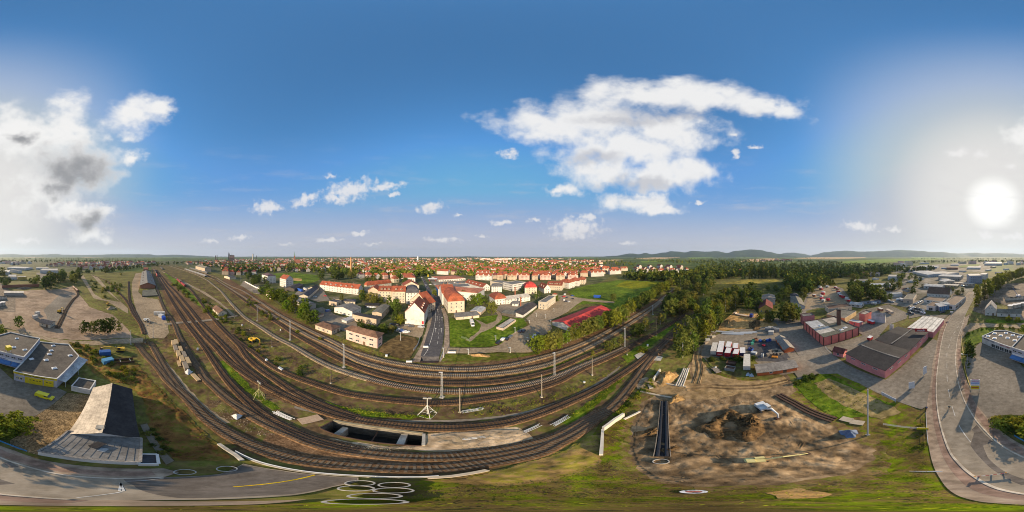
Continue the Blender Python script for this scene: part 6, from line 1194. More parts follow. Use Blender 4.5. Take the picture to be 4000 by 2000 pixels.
# ------------------------------------------------------------------ vehicles
tyre = plain('rubber', (.015,.015,.015),.8); chrome = plain('hub_metal', (.4,.4,.4),.35,.6)
carp = mat('car_paint', [(1,1,1),(1,1,1)],1, rough=.25, spec=.5, obcol=True)
lamp_r = plain('red_lamp', (.3,.01,.01),.3); lamp_w = plain('clear_lamp', (.6,.6,.55),.2)
def wheel_obj(r=.32, w=.22):
    b = MB(); b.mi = 0
    n = 14
    for s0, s1, r0, r1, mi in ((-w/2,w/2,r,r,0),):
        b.tube((0,s0,0),(0,s1,0),r0,r1,n)
    b.mi = 1; b.tube((0,-w/2-.01,0),(0,w/2+.01,0), r*.58, r*.58,10)
    o = b.build('wheel', [tyre, chrome]); me = o.data; bpy.data.objects.remove(o); return me
WH = wheel_obj(); WHT = wheel_obj(.48,.3); WHB = wheel_obj(.33,.05)
def car_proto(kind):
    root = empty('car', (0,0,-200)); b = MB()
    if kind == 'hatch': Lh = 2.05; P = [(-Lh,.35),(-Lh,.85),(-1.85,.95),(-1.55,1.42),(-1.2,1.50),(.2,1.50),(1.0,.98),(1.85,.82),(Lh,.62),(Lh,.35),(1.65,.24),(-1.6,.24)]
    elif kind == 'saloon': Lh = 2.3; P = [(-Lh,.38),(-Lh,.92),(-1.65,.98),(-1.0,1.42),(-.6,1.46),(.25,1.45),(1.05,.96),(2.1,.80),(Lh,.60),(Lh,.35),(1.85,.24),(-1.85,.24)]
    elif kind == 'van': Lh = 2.6; P = [(-Lh,.4),(-Lh,1.0),(-2.5,1.95),(-2.3,2.05),(1.1,2.05),(1.75,1.25),(2.45,1.05),(Lh,.7),(Lh,.4),(2.2,.28),(-2.2,.28)]
    W2 = .88 if kind != 'van' else .95; n = len(P); vs = []
    for s in (-1,1):
        for (x, z) in P: vs.append((x, s*(W2-(.16 if z > 1.2 else .0)), z))
    fs = [tuple(reversed(range(n))), tuple(range(n,2*n))]+[(i,(i+1)%n,(i+1)%n+n,i+n) for i in range(n)]
    b.add(vs, [tuple(reversed(f)) for f in fs]); body = b.build('body', carp, root)
    md = body.modifiers.new('bevel', 'BEVEL'); md.width = .06; md.segments = 2; md.limit_method = 'ANGLE'
    g = MB()
    if kind != 'van':
        g.add([(1.02,-.70,1.0),(1.02,.70,1.0),(.30,.66,1.46),(.30,-.66,1.46)],[(0,1,2,3)]);
    else: g.add([(1.72,-.80,1.33),(1.72,.80,1.33),(1.16,.76,1.98),(1.16,-.76,1.98)],[(0,1,2,3)])
    for v in range(len(g.v)): g.v[v] = (g.v[v][0]+.05, g.v[v][1], g.v[v][2]+.02)
    g.build('windscreen', glass, root)
    if kind != 'van':
        xr = -1.72 if kind == 'hatch' else -1.35
        g = MB(); g.add([(xr-.12,-.68,1.02),(xr-.12,.68,1.02),(xr+.22,.64,1.42),(xr+.22,-.64,1.42)],[(3,2,1,0)]); g.build('rear_window', glass, root)
    for s in (-1,1):
        g = MB(); y = s*(W2-.03) if kind != 'van' else s*(W2-.06)
        q = [(.85,1.0),(.2,1.40),(-1.1,1.40),(-1.45,1.0)] if kind != 'van' else [(1.55,1.3),(1.05,1.85),(.2,1.85),(.2,1.3)]
        g.poly([(x, y if z < 1.2 else s*(W2-.125), z) for x, z in (q if s > 0 else q[::-1])][::-1]); g.build('side_window', glass, root)
        for x in (-Lh*.62, Lh*.64): put('wheel', WH, root, (x, s*(W2-.1),.32),0)
        g = MB(); g.box(Lh-.06, Lh+.015, s*.62-.16, s*.62+.16,.62,.76); g.build('headlight', lamp_w, root)
        g = MB(); g.box(-Lh-.015,-Lh+.06, s*.66-.13, s*.66+.13,.72,.9); g.build('tail_light', lamp_r, root)
    return root
CARS = {k: car_proto(k) for k in ('hatch','saloon','van')}
USED = set()
COLS = dict(black=(.02,.02,.022), silver=(.45,.46,.47), white=(.75,.75,.74), blue=(.03,.07,.22), red=(.40,.02,.02), grey=(.14,.145,.15), yellow=(.62,.55,.02), green=(.05,.12,.08), dark=(.05,.055,.07))
def car(kind, px, heading, col, label, group=None, cat='car'):
    p = G(*px)
    if kind in USED: o = copy_tree(CARS[kind])
    else: o = CARS[kind]; USED.add(kind)
    o.location = p; o.location.z = .45; o.rotation_euler = (0,0,heading); o.location.z = ZG
    for c in o.children: c.color = (*COLS[col],1)
    if kind == 'van': o.name = 'van'
    tag(o, label, cat, group); return o
ZG = .004*LAY[0]*.6
def head(p, q): a = G(*p); b = G(*q); return math.atan2(b.y-a.y, b.x-a.x)
v = car('van', (174,1553), head((150,1545),(210,1562)), 'yellow', 'bright yellow van parked on the workshop forecourt', None, 'van')
h0 = head((1540,1275),(1600,1290))
for i, (x, y, k, c) in enumerate([(1535,1270,'saloon','dark'),(1552,1272,'hatch','black'),(1592,1274,'saloon','grey'),(1605,1278,'hatch','dark'),(1645,1280,'saloon','silver'),(1545,1287,'hatch','blue'),(1561,1292,'saloon','silver'),(1573,1296,'hatch','blue'),(1587,1300,'saloon','white')]):
    car(k, (x,y), h0+PI/2*(.3 if i < 5 else .45), c, '%s %s in the car park left of the gable, %s car from the left' % (c, k, ordinal(sorted([1535,1552,1592,1605,1645,1545,1561,1573,1587]).index(x))), 'cars by the blank gable')
for i, (x, y, k, c, lab) in enumerate([(1949,1341,'saloon','black','black saloon alone at the grass edge of the lot'),(1965,1329,'hatch','white','white hatchback beside two dark cars on the lot'),(1983,1327,'saloon','black','black saloon between white hatchback and grey car'),(1993,1320,'saloon','grey','grey saloon at the right of the three parked together'),(2033,1297,'saloon','dark','dark saloon, left of a pair on the gravel lot'),(2046,1296,'hatch','dark','dark hatchback, right of a pair on the gravel lot'),(2100,1308,'saloon','dark','dark blue-black car behind the white van at the birches'),(2088,1319,'van','white','white van by the birch hedge on the gravel lot'),
   (1720,1192,'saloon','black','black saloon parked at the street corner before the cream house'),(1727.5,1203,'hatch','black','black hatchback parked just below the black saloon on the street')]):
    car(k, (x,y), head((1980,1330),(2000,1318))+.2 if i < 8 else head((1712,1170),(1730,1230)), c, lab, 'cars on the gravel lot' if i < 8 else None, 'van' if k == 'van' else 'car')
pk = [(725,517,'hatch','red'),(760,526,'saloon','dark'),(725,556,'hatch','white'),(752,570,'saloon','dark'),(780,575,'hatch','silver'),(825,540,'saloon','black'),(820,507,'hatch','blue'),(735,491,'hatch','white')]
for i, (x, y, k, c) in enumerate(pk): car(k, (1950+x/2.862,980+y/2.862),.3+.5*(i%3), c, '%s %s at the top of the gravel lot, %s car from the left' % (c, k, ordinal(sorted(q[0] for q in pk).index(x))), 'cars at the top of the lot')
mk_ = [(1745,1106),(1756,1108),(1768,1110),(1776,1106),(1788,1107),(1797,1110),(1805,1106),(1812,1103),(1700,1112),(1690,1108),(1682,1113),(1728,1104)]
for i, (x, y) in enumerate(mk_): car(rng.choice(['hatch','saloon']),(x,y),1.2+.2*(i%2),['black','silver','dark','white','blue','red','grey'][i%7], '%s car before the salmon-roofed shops, %s from the left' % (['black','silver','dark','white','blue','red','grey'][i%7], ordinal(sorted(q[0] for q in mk_).index(x))), 'cars at the shops')
st = [(1676,1138,'dark'),(1664,1115,'silver'),(1658,1100,'black'),(1648,1085,'white'),(1643,1076,'dark'),(1637,1066,'silver'),(1668,1128,'grey')]
for i, (x, y, c) in enumerate(st): car('hatch', (x,y), head((1668,1128),(1640,1070))+(PI if i % 2 else 0), c, '%s car on the street into town, %s from its far end' % (c, ordinal(sorted(q[1] for q in st).index(y))), 'cars on the town street')
dc = [(3576,1189,'silver'),(3583,1185,'silver'),(3590,1182,'silver'),(3597,1179,'silver')]
for i, (x, y, c) in enumerate(dc): car('saloon', (x,y), head((3576,1188),(3560,1183)), c, 'silver saloon in the dealer row of four, %s from left' % ordinal(i), 'silver dealer cars')
dd = [(3552,1203),(3560,1206),(3568,1204),(3577,1207),(3586,1209),(3595,1211),(3604,1214),(3556,1212),(3565,1215),(3575,1218),(3586,1220),(3597,1222),(3608,1225),(3553,1224),(3563,1227)]
for i, (x, y) in enumerate(dd):
    c = ['dark','silver','white','black','grey'][i%5]; car(rng.choice(['hatch','saloon']),(x,y), head((3576,1188),(3560,1183)), c, '%s car in the crowded dealer lot behind the ribbed roof, %s from left' % (c, ordinal(sorted(q[0] for q in dd).index(x))), 'dealer cars behind the ribbed roof')
ec = [(3470,1178),(3478,1180),(3486,1182),(3530,1130),(3537,1131),(3545,1129),(3600,1072),(3610,1073),(3622,1071),(3585,1078),(3760,1118),(3768,1120),(3776,1119),(3660,1134),(3668,1136),(3508,1174),(3515,1148),(3575,1138)]
for i, (x, y) in enumerate(ec):
    c = ['white','dark','silver','red','black'][i%5]; car(rng.choice(['hatch','saloon','van']),(x,y),.3*i, c, '%s vehicle parked on the industrial estate, %s from left' % (c, ordinal(sorted(q[0] for q in ec).index(x))), 'estate vehicles')
for x, y, c, lab in ((3554,1172,'black','black car at the left edge of the dealer yard'),(3617,1170,'silver','silver car at the showroom corner under the white house'),(3682,1222,'dark','dark car parked in front of the blue glass entrance'),(990,1110,'white','white car in the yard left of the tall cream villa'),(1230,1161,'silver','silver car behind the cream gabled store'),(1271,1158,'red','red car before the apartment row')): car('saloon', (x,y),1.0, c, lab)
for i, (x, y) in enumerate(((1440,1202),(1452,1203),(1463,1203))): car('hatch', (x,y),1.4, 'white', 'white car under the dark carport, %s from the left' % ordinal(i), 'cars in the carport')
car('van', (1282,1218), head((1282,1218),(1300,1214)), 'blue', 'blue and white van in the yard before the white workshop', None, 'van')
# box trailers and lorries
def trailer(px, px2, w, h, top, front, label, name='box_trailer', group='trailers in the storage yard', text=None, tcol=None):
    a = G(*px); b = G(*px2); d = b-a; Lh = d.length; root = empty(name, a, math.atan2(d.y, d.x))     # front end at a, box runs along +x
    m = MB(); m.mi = 0; m.box(0, Lh, -w/2, w/2,1.0,1.0+h); m.mi = 1; m.box(-.02, Lh+.02,-w/2-.02, w/2+.02,1.0+h, 1.06+h); m.build('box', [front, top], root)
    m = MB(); m.box(.2, Lh-.2,-.5,.5,.7,1.0); m.build('chassis', tyre, root)
    for x in (Lh*.7, Lh*.7+1.2):
        if x < Lh-.3:
            for s in (-1,1): put('wheel', WHT, root, (x, s*(w/2-.2),.48),0)
    for s in (-1,1):
        m = MB(); m.box(Lh*.15, Lh*.15+.15, s*.7-.08, s*.7+.08,0,1.0); m.build('support_leg', galv, root)
    if text: text_mesh('lettering', text, h*.36, tcol or white_m, root, (-.03,0,1.0+h*.45),(PI/2,0,-PI/2), bold=.02)
    tag(root, label, 'trailer', group); return root
redp = plain('red_paint', (.42,.02,.03),.45); oldw = mat('weathered_white', [(.40,.36,.30),(.55,.51,.44),(.63,.60,.54)],1.2); navy = plain('navy_paint', (.02,.025,.09),.45); topw = mat('white_top', [(.55,.53,.50),(.70,.68,.66)],.8)
trailer((2786,1391),(2794,1357),2.5,2.3, oldw, oldw, 'grey-beige weathered box trailer, leftmost of the parked row')
trailer((2811,1396),(2820,1352),2.6,2.4, topw, redp, 'longest white-topped trailer with red front', text='muck')
trailer((2843,1374),(2850,1353),2.4,2.2, topw, redp, 'red-fronted white trailer at the back, second row left', text='muck')
trailer((2841,1399),(2848,1378),2.4,2.3, topw, redp, 'white box with red base standing before the second-row trailer')
trailer((2872,1379),(2875,1359),2.3,2.2, topw, redp, 'red and white trailer at the back, second row right', text='muck')
trailer((2872,1402),(2879,1383),2.3,2.2, topw, redp, 'white box with colourful print and red edge in the front row')
trailer((2901,1396),(2901,1374),2.3,1.8, topw, navy, 'navy box trailer with two light roof strips, rightmost of the row')
trailer((2917,1452),(2918,1403),2.6,2.3, oldw, oldw, 'long pale container trailer standing alone on the weeds')
trailer((3393,1334),(3404,1326),2.2,1.6, topw, redp, 'small red and white box van at the black hall edge', group=None)
trailer((1180,1142),(1163,1135),2.5,2.6, plain('blue_tarp', (.03,.10,.42),.5), plain('blue_tarp', (.03,.10,.42)), 'blue tarpaulin lorry trailer in the transport yard', group=None)
trailer((1196,1139),(1188,1132),2.5,2.4, topw, oldw, 'white lorry trailer right of the blue tarpaulin one', group=None)
trailer((2346,1166),(2320,1164),2.6,2.6, plain('blue_tarp', (.03,.10,.42)), plain('blue_tarp', (.03,.10,.42)), 'blue lorry trailer alone in the meadow', group=None)
tp = [(3211,1133,'r'),(3220,1147,'w'),(3218,1153,'r'),(3212,1163,'g'),(3213,1173,'r'),(3220,1180,'g'),(3275,1133,'b'),(3278,1145,'r'),(3282,1152,'w'),(3288,1161,'r'),(3297,1166,'r'),(3311,1173,'w'),(3318,1180,'r'),(3206,1125,'w'),(3236,1124,'w'),(3268,1127,'r'),(3184,1160,'b'),(3238,1176,'r')]
for i, (x, y, k) in enumerate(tp):
    w_ = {'r':redp,'w':topw,'g':oldw,'b':wallm['brick']}[k]
    trailer((x+2,y+1),(x-9,y-1),2.4,2.2, topw if k != 'r' or i % 3 == 0 else redp, w_, '%s lorry body in the truck park, %s from the left' % ({'r':'red','w':'white','g':'grey','b':'brown'}[k], ordinal(sorted(range(len(tp)), key=lambda q: tp[q][0]).index(i))), name='lorry', group='lorries in the truck park')
for (a, b_, m1, m2, lab) in (((3446,1219),(3432,1213),oldw,wallm['brick'],'grey flat trailer in the works yard above the tent hall'),((3486,1230),(3464,1218),wallm['tan'],wallm['tan'],'tan tank lorry beside the tent hall'),((3414,1270),(3392,1262),topw,redp,'white box lorry with red markings beside the pink shed'),((3424,1192),(3404,1190),topw,oldw,'pale trailer under the truck shelter'),((3527,1178),(3514,1173),topw,topw,'white cement lorry near the beige shed')):
    trailer(a, b_, 2.5,1.9, m1, m2, lab, name='lorry', group=None)
# low-loader with blue cab
t_ = empty('low_loader', G(2940,1242), head((2940,1242),(2868,1228)))
m = MB(); m.box(3.5,17,-1.25,1.25,.9,1.15); m.build('deck', wallm['tan'], t_); m = MB(); m.box(15,17,-1.25,1.25,1.15,2.1); m.build('gooseneck', wallm['tan'], t_)
m = MB(); m.box(-.2,2.2,-1.2,1.2,.8,3.3); m.build('cab', plain('blue_cab', (.03,.05,.25),.4), t_); m = MB(); m.box(-.26,-.2,-1.0,1.0,1.9,2.9); m.build('windscreen', glass, t_)
for x in (.8,3.2,12,13.3,14.6):
    for s in (-1,1): put('wheel', WHT, t_, (x, s*1.1,.48),0)
tag(t_, 'low-loader lorry with blue cab on the ochre lot', 'lorry')
# motorhome
r_ = empty('motorhome', G(1844,1268), head((1840,1255),(1849,1278))); m = MB(); m.prof([(-1.15,.5),(1.15,.5),(1.15,2.8),(1.0,3.0),(-1.0,3.0),(-1.15,2.8)],-4,3); m.build('body', topw, r_); m = MB(); m.add([(3,-1.1,.5),(3,1.1,.5),(3,1.1,2.9),(3,-1.1,2.9),(4.2,-1.0,.5),(4.2,1.0,.5),(4.0,1.0,1.5),(4.0,-1.0,1.5)],[(4,5,6,7),(0,4,7,3),(5,1,2,6),(7,6,2,3)]); m.build('cab', topw, r_)
m = MB(); m.add([(3.98,-.95,1.5),(3.98,.95,1.5),(3.15,1.0,2.75),(3.15,-1.0,2.75)],[(0,1,2,3)]); [m.v.__setitem__(i,(p[0]+.12,p[1],p[2]+.06)) for i,p in enumerate(m.v)]; m.build('windscreen', glass, r_)
for s in (-1,1):
    for x in (-2.5,-.5,1.2): put('window', window_mesh(1.1,.7), r_, (x, s*1.16,2.1),0 if s > 0 else PI)
    for x in (-2.3,2.9): put('wheel', WHT, r_, (x, s*1.0,.48),0)
m = MB(); m.box(-1.5,-.4,-.4,.4,3.0,3.2); m.build('roof_hatch', oldw, r_); tag(r_, 'white motorhome parked on the lawn by the low sheds', 'motorhome')
# ------------------------------------------------------------------ excavators
def excavator(px, heading, col, label, s=1.0, boom='down', swing=0.0, name='excavator'):
    root = empty(name, G(*px), heading); root.scale = (s,s,s); cm = plain('machine_paint_'+'%02d%02d%02d' % tuple(int(c*99) for c in col), col, .45)
    for y in (-1.1,1.1):
        m = MB(); P = [(-1.9,.45),(-1.6,.1),(1.6,.1),(1.9,.45),(1.6,.85),(-1.6,.85)]; k = len(P); m.add([(x,y-.28,z) for x,z in P]+[(x,y+.28,z) for x,z in P],[tuple(range(k)), tuple(reversed(range(k,2*k)))]+[((i+1)%k,i,i+k,(i+1)%k+k) for i in range(k)]); m.build('crawler_track', tyre, root)
    up = empty('superstructure', (0,0,0), swing); bpy.data.objects.remove(up)
    ca, sa = math.cos(swing), math.sin(swing)
    def rot(m):
        m.v = [(x*ca-y*sa, x*sa+y*ca, z) for x,y,z in m.v]; return m
    m = MB(); m.tube((0,0,.8),(0,0,1.1),.8,n=14); m.build('slew_ring', tyre, root)
    m = MB(); m.prism([(-2.0,-1.2),(-2.3,-.6),(-2.3,.6),(-2.0,1.2),(1.0,1.2),(1.0,-1.2)],1.1,2.0); m.prism([(-2.0,-1.15),(-2.0,1.15),(-.6,1.15),(-.6,-1.15)],2.0,2.35); rot(m).build('engine_cover', cm, root)
    m = MB(); m.prof([(.3,1.1),(1.2,1.1),(1.2,2.9),(.3,2.9)],-.4,1.3); rot(m).build('cab', cm, root)
    m = MB(); m.box(1.3,1.34,.4,1.1,1.6,2.75); m.box(-.2,1.1,1.2,1.24,1.7,2.75); rot(m).build('cab_glass', glass, root)
    if boom == 'down': pts = [(.9,0,1.6),(3.0,0,4.0),(5.2,0,3.3),(5.4,0,.9)]
    elif boom == 'flat': pts = [(.9,0,1.6),(4.2,0,2.6),(7.4,0,1.9),(9.4,0,1.0)]
    else: pts = [(.9,0,1.6),(2.0,0,5.0),(4.0,0,6.0),(4.8,0,3.4)]
    m = MB(); m.tube(pts[0], pts[1],.34,.36,6); m.tube(pts[1], pts[2],.36,.22,6); rot(m).build('boom', cm, root)
    m = MB(); m.tube(pts[2], pts[3],.24,.16,6); rot(m).build('stick', cm, root)
    m = MB(); x, _, z = pts[3]; P = [(x-.5,z+.2),(x+.3,z+.2),(x+.2,z-.7),(x-.3,z-.9),(x-.9,z-.55)]; m.add([(a,-.6,max(.05,b)) for a,b in P]+[(a,.6,max(.05,b)) for a,b in P],[(0,1,2,3,4),(9,8,7,6,5)]+[((i+1)%5,i,i+5,(i+1)%5+5) for i in range(5)]); rot(m).build('bucket', steel_w, root)
    m = MB(); m.tube((1.2,0,1.5),(2.4,0,3.1),.1); rot(m).build('hydraulic_ram', chrome, root)
    tag(root, label, 'excavator'); return root
Ye = (.55,.34,.03)
excavator((2982,1600), head((2975,1590),(3012,1632)),(.60,.60,.58), 'white excavator reaching over the dark earth mound', 1.0, 'down', .2)
excavator((2962,1800), head((2962,1800),(3162,1773)),(.60,.52,.22), 'pale yellow excavator with boom stretched flat over the mud', .62, 'flat')
excavator((986,1335), head((975,1330),(1012,1345)), Ye, 'yellow excavator resting among the weeds between the tracks', 1.0, 'down')
excavator((470,1372), head((480,1372),(430,1368)), Ye, 'yellow excavator digging by the trench box and blue containers', 1.0, 'flat')
excavator((233,1222),2.0, Ye, 'yellow machine with raised arm in the beige yard', 1.0, 'up')
excavator((421,1192),1.0, Ye, 'yellow digger beside the rubble heap at the gravel lane', .9, 'up')
excavator((570,1256),1.3,(.5,.5,.48), 'grey loading machine on the goods yard road', .9, 'down')
# ------------------------------------------------------------------ railway wagons
def wagon(px, px2, col, label, tank=False, w=2.9, h=2.9):
    a = G(*px); b = G(*px2); d = b-a; Lh = d.length; root = empty('freight_wagon', (a+b)/2, math.atan2(d.y,d.x)); cm = plain('wagon_%02d%02d' % (int(col[0]*99), int(col[1]*99)), col, .7)
    m = MB()
    if tank: m.tube((-Lh/2,0,2.3),(Lh/2,0,2.3),1.3,n=14)
    else: m.prof([(-w/2,1.2),(w/2,1.2),(w/2,1.2+h*.8),(0,1.2+h),(-w/2,1.2+h*.8)],-Lh/2, Lh/2)
    m.build('tank' if tank else 'body', cm, root); m = MB(); m.box(-Lh/2,Lh/2,-1.2,1.2,.9,1.2); m.build('underframe', tyre, root)
    for x in (-Lh*.36, Lh*.36):
        m = MB(); m.box(x-1.2,x+1.2,-1.0,1.0,.35,.9); m.build('bogie', tyre, root)
    tag(root, label, 'wagon', 'railway wagons')
wagon((693,1095),(706,1107),(.22,.02,.025),'dark red covered wagon, farther one of the red pair'); wagon((708,1109),(723,1122),(.24,.02,.025),'dark red covered wagon, nearer one of the red pair')
wagon((614,1082),(611,1072),(.38,.07,.04),'orange-red wagon at the near end of the far train'); wagon((610,1070),(606,1062),(.07,.05,.045),'dark wagon second in the far train'); wagon((605,1061),(602,1055),(.10,.06,.05),'brown wagon last in the far train')
wagon((286,1124),(294,1132),(.24,.13,.09),'rusty tank wagon, left of the pair', True); wagon((296,1133),(305,1141),(.22,.11,.08),'rusty tank wagon, right of the pair', True)
wagon((628,1046),(636,1055),(.06,.045,.04),'dark low wagon on the far siding')
# ------------------------------------------------------------------ masts and lights
def mast(px, top, label, lattice=True, head_=True, group='lamp masts', col=None):
    p = G(*px); h = zat(px[0], px[1], top); root = empty('lattice_mast' if lattice else 'railway_pole', p)
    if lattice:
        w0, w1 = .24,.16
        for sx in (-1,1):
            for sy in (-1,1):
                m = MB(); m.tube((sx*w0,sy*w0,0),(sx*w1,sy*w1,h),.035,n=5); m.build('post', galv, root)
        m = MB(); k = int(h/.9)
        for i in range(k):
            z0, z1 = h*i/k, h*(i+1)/k; a = w0+(w1-w0)*i/k; b = w0+(w1-w0)*(i+1)/k
            for s in (-1,1): m.tube((-a,s*a,z0),(b,s*b,z1),.02,n=4,cap=False); m.tube((s*a,a,z0),(s*b,-b,z1),.02,n=4,cap=False)
        m.build('lattice_bracing', galv, root, kind='stuff' if False else None)
        m = MB(); m.box(-.6,.6,-.6,.6,0,.35); m.build('footing', concrete, root)
    else:
        m = MB(); m.tube((0,0,0),(0,0,h),.16,.10,8); m.build('shaft', col or mat('pole_concrete', [(.20,.17,.13),(.32,.28,.22)],2), root); m = MB(); m.box(-.3,.3,-.3,.3,0,.5); m.build('footing', concrete, root)
    if head_:
        m = MB(); m.box(-.8,.2,-.18,.18,h,h+.16); m.build('lamp_head', galv, root, rz=.4)
    tag(root, label, 'mast', group); return root
for x, y, tp_, lab in ((1343,1436,1346,'lattice lamp mast below the white signal box'),(1726,1553,1455,'lattice lamp mast in front of the street end'),(2166,1468,1378,'lattice lamp mast before the birch hedge'),(2441,1358,1282,'lattice lamp mast among the bushes between tracks'),(2550,1230,1194,'lamp mast beside the farthest straight main track'),(1005,1254,1200,'lamp mast above the level crossing hut'),(1133,1329,1255,'lamp mast between main lines and yellow excavator'),(941,1116,1051,'tall pale lamp mast beside the wall of the gravel yard')): mast((x,y), tp_, lab)
wd = mat('tarred_pole', [(.06,.05,.04),(.10,.085,.065)],2)
for i, (x, y, tp_, c, lab) in enumerate(((1293,1498,1429,wd,'dark pole in the weeds left of the white relay boxes'),(1796,1611,1516,None,'concrete pole by the pile of white rods'),(2116,1552,1462,None,'concrete pole in the grass left of the lone young birch'),(2313,1466,1397,None,'concrete pole beside the lone young birch'),(2449,1387,1336,wd,'thin dark pole near the yellow bushes'),(2563,1313,1250,wd,'thin dark pole at the two bushy trees'),(2653,1247,1205,wd,'thin dark pole in the siding cutting'),(1062,1356,1286,wd,'dark pole beside the pale ballast track and excavator'),(976,1289,1229,wd,'dark pole above the excavator'),(916,1243,1189,wd,'dark pole right of the level crossing hut'),(511,1346,1289,galv,'grey pole at the left end of the rail gate'),(567,1338,1276,wd,'dark pole in the middle of the rail gate'),(598,1320,1264,galv,'grey pole at the right end of the rail gate'),(574,1272,1235,galv,'grey pole on the goods yard road'))):
    mast((x,y), tp_, lab, False, False, 'railway poles', c)
mast((3503,1107),1037, 'very tall white pole on the industrial estate', False, False, None, white_m)
mast((3390,1700),1520, 'slender steel pole rising from the rough grass', False, False, None, galv)
for i, (x, y, tp_) in enumerate(((1937,1330,1312),(2012,1300,1279),(2062,1332,1318),(1993,1378,1358),(2085,1330,1322),(1830,1386,1364),(2069,1262,1252),(2132,1245,1229),(2152,1272,1253),(1565,1331,1300),(1733,1398,1360),(2095,1239,1223),(2164,1218,1205))):
    mast((x,y), tp_, 'slim grey lamp post round the gravel lot, %s from the left' % ordinal(sorted((1937,2012,2062,1993,2085,1830,2069,2132,2152,1565,1733,2095,2164)).index(x)), False, True, 'lamp posts', galv)
def tripod(px, top, label, col):
    p = G(*px); h = zat(px[0], px[1], top); root = empty('floodlight_tripod', p); cm = mat('tripod_paint_'+label.split()[0],[col, tuple(c*.85 for c in col)],2); r = 1.55
    ft = [(r,r),(-r,r),(-r,-r),(r,-r)]
    for (x,y) in ft: m = MB(); m.tube((x,y,0),(0,0,h*.62),.07,n=6); m.build('leg', cm, root)
    for f_, z_ in ((1,.08),(.6,h*.25)):
        m = MB()
        for i in range(4): a, b = ft[i], ft[(i+1)%4]; m.tube((a[0]*f_,a[1]*f_,z_),(b[0]*f_,b[1]*f_,z_),.045,n=5)
        m.build('frame_ring', cm, root)
    m = MB(); m.tube((0,0,.1),(0,0,h),.09,n=8); m.build('pole', cm, root)
    for x in (-.5,.5):
        m = MB(); m.box(x-.36,x+.36,-.12,.12,h-.3,h+.3); o = m.build('floodlight', plain('floodlight_housing', (.30,.29,.27),.4), root, rz=.5)
    m = MB(); m.box(-.95,.95,-.06,.06,h-.05,h+.05); m.build('crossbar', cm, root, rz=.5); tag(root, label, 'floodlight', 'floodlight tripods')
tripod((1012,1553),1494,'yellowish floodlight tripod beside the merging tracks',(.50,.45,.20)); tripod((1669,1619),1556,'pale floodlight tripod with square lamps below the street end',(.62,.60,.54))
# ------------------------------------------------------------------ yard and track-side things
wood_n = mat('fresh_timber', [(.36,.25,.13),(.50,.37,.21)],3); wood_g = mat('grey_timber', [(.19,.15,.11),(.30,.25,.19)],3)
def stack(px, ang, Lh, w, h, m_, label, name='timber_stack', cat='timber stack', group=None, layers=3, strap=True):
    root = empty(name, G(*px), ang); hh = h/layers
    for i in range(layers):
        b = MB(); k = max(3, int(w/.32)); ww = w/k
        for j in range(k): b.box(-Lh/2+rng.uniform(-.1,.1), Lh/2+rng.uniform(-.1,.1),-w/2+j*ww, -w/2+(j+1)*ww-.02,.1+i*hh, .1+(i+1)*hh-.04)
        b.build('plank_layer', m_, root)
    for x in (-Lh*.3, Lh*.3): b = MB(); b.box(x-.06,x+.06,-w/2,w/2,0,.1); b.build('bearer', wood_g, root); tag(root, label, cat, group)
ta = head((705,1380),(722,1425)); TS = [((677,1348),'left'),((686,1368),'left'),((697,1390),'left'),((711,1410),'left'),((725,1437),'left'),((689,1344),'right'),((705,1372),'right'),((720,1394),'right'),((734,1418),'right')]
for i, (p, sd_) in enumerate(TS): stack(p, ta, 5.2,1.7,1.9, wood_g if i % 3 == 1 else wood_n, '%s timber stack of the %s row, counted from the far end' % (ordinal(i if sd_ == 'left' else i-5), sd_), group='timber stacks beside the track')
stack((764,1475), head((750,1462),(775,1488)),5.0,1.5,.5, wood_n, 'low bundle of fresh boards below the white sacks', 'board_bundle', 'boards', layers=2)
stack((699,1421), ta, 4.6,1.2,.35, wood_n, 'loose boards lying left of the timber stacks', 'board_bundle', 'boards', layers=1)
stack((1792,1722), head((1780,1712),(1800,1738)),3.0,.8,.3, wood_n, 'small pile of boards on the pale sand', 'board_bundle', 'boards', layers=2)
def heap(px, rx, ry, h, m_, label, name='earth_heap', cat='heap', rz=0, ring=False, rough=.25):
    p = G(*px); b = MB(); n, k = 36,12; V = []; F = []
    for j in range(k+1):
        t = j/k
        for i in range(n):
            a = 2*PI*i/n; lob = 1+.18*math.sin(3*a+px[0])+.10*math.sin(7*a+px[1])
            z = (math.cos(t*PI)*.5+.5) if not ring else math.sin(min(1,(t-.25)/.75)*PI)*(1 if t > .25 else 0)*(0.5+.5*(math.sin(a*1.0+2.2) > -.75))
            V.append((rx*lob*t*math.cos(a), ry*lob*t*math.sin(a), max(0, z*h*(1+rng.uniform(-rough,rough)*(1 if 0 < t < 1 else 0)))-.03))
    for j in range(k):
        for i in range(n): F.append((j*n+i, (j+1)*n+i, (j+1)*n+(i+1)%n, j*n+(i+1)%n))
    b.add(V, F); o = b.build(name, m_, loc=(p.x,p.y,.004*LAY[0]*.7), rz=rz, smooth=True); tag(o, label, cat); return o
earth_d = ground('dark_spoil', [(.035,.024,.015),(.085,.058,.034),(.16,.11,.065)],.9, bump=1.0); earth_l = ground('light_spoil', [(.15,.10,.055),(.24,.165,.09),(.32,.235,.14)],.9, bump=.8)
heap((2855,1668),6.3,5.2,1.5, earth_d, 'ring-shaped spoil mound with a hollow middle on the construction site', ring=True, rz=.4, rough=.5)
heap((2930,1655),4.2,3.0,2.2, earth_d, 'dark root and soil pile beside the white excavator', rough=.45)
heap((2605,1478),5.0,3.6,3.0, earth_l, 'ochre earth heap beside the bright slab wall'); heap((2638,1562),3.0,1.8,1.6, earth_l, 'small ochre heap at the end of the earth ramp'); heap((2524,1498),3.5,3.0,.9, MATS['rubble'], 'grey gravel heap at the edge of the track')
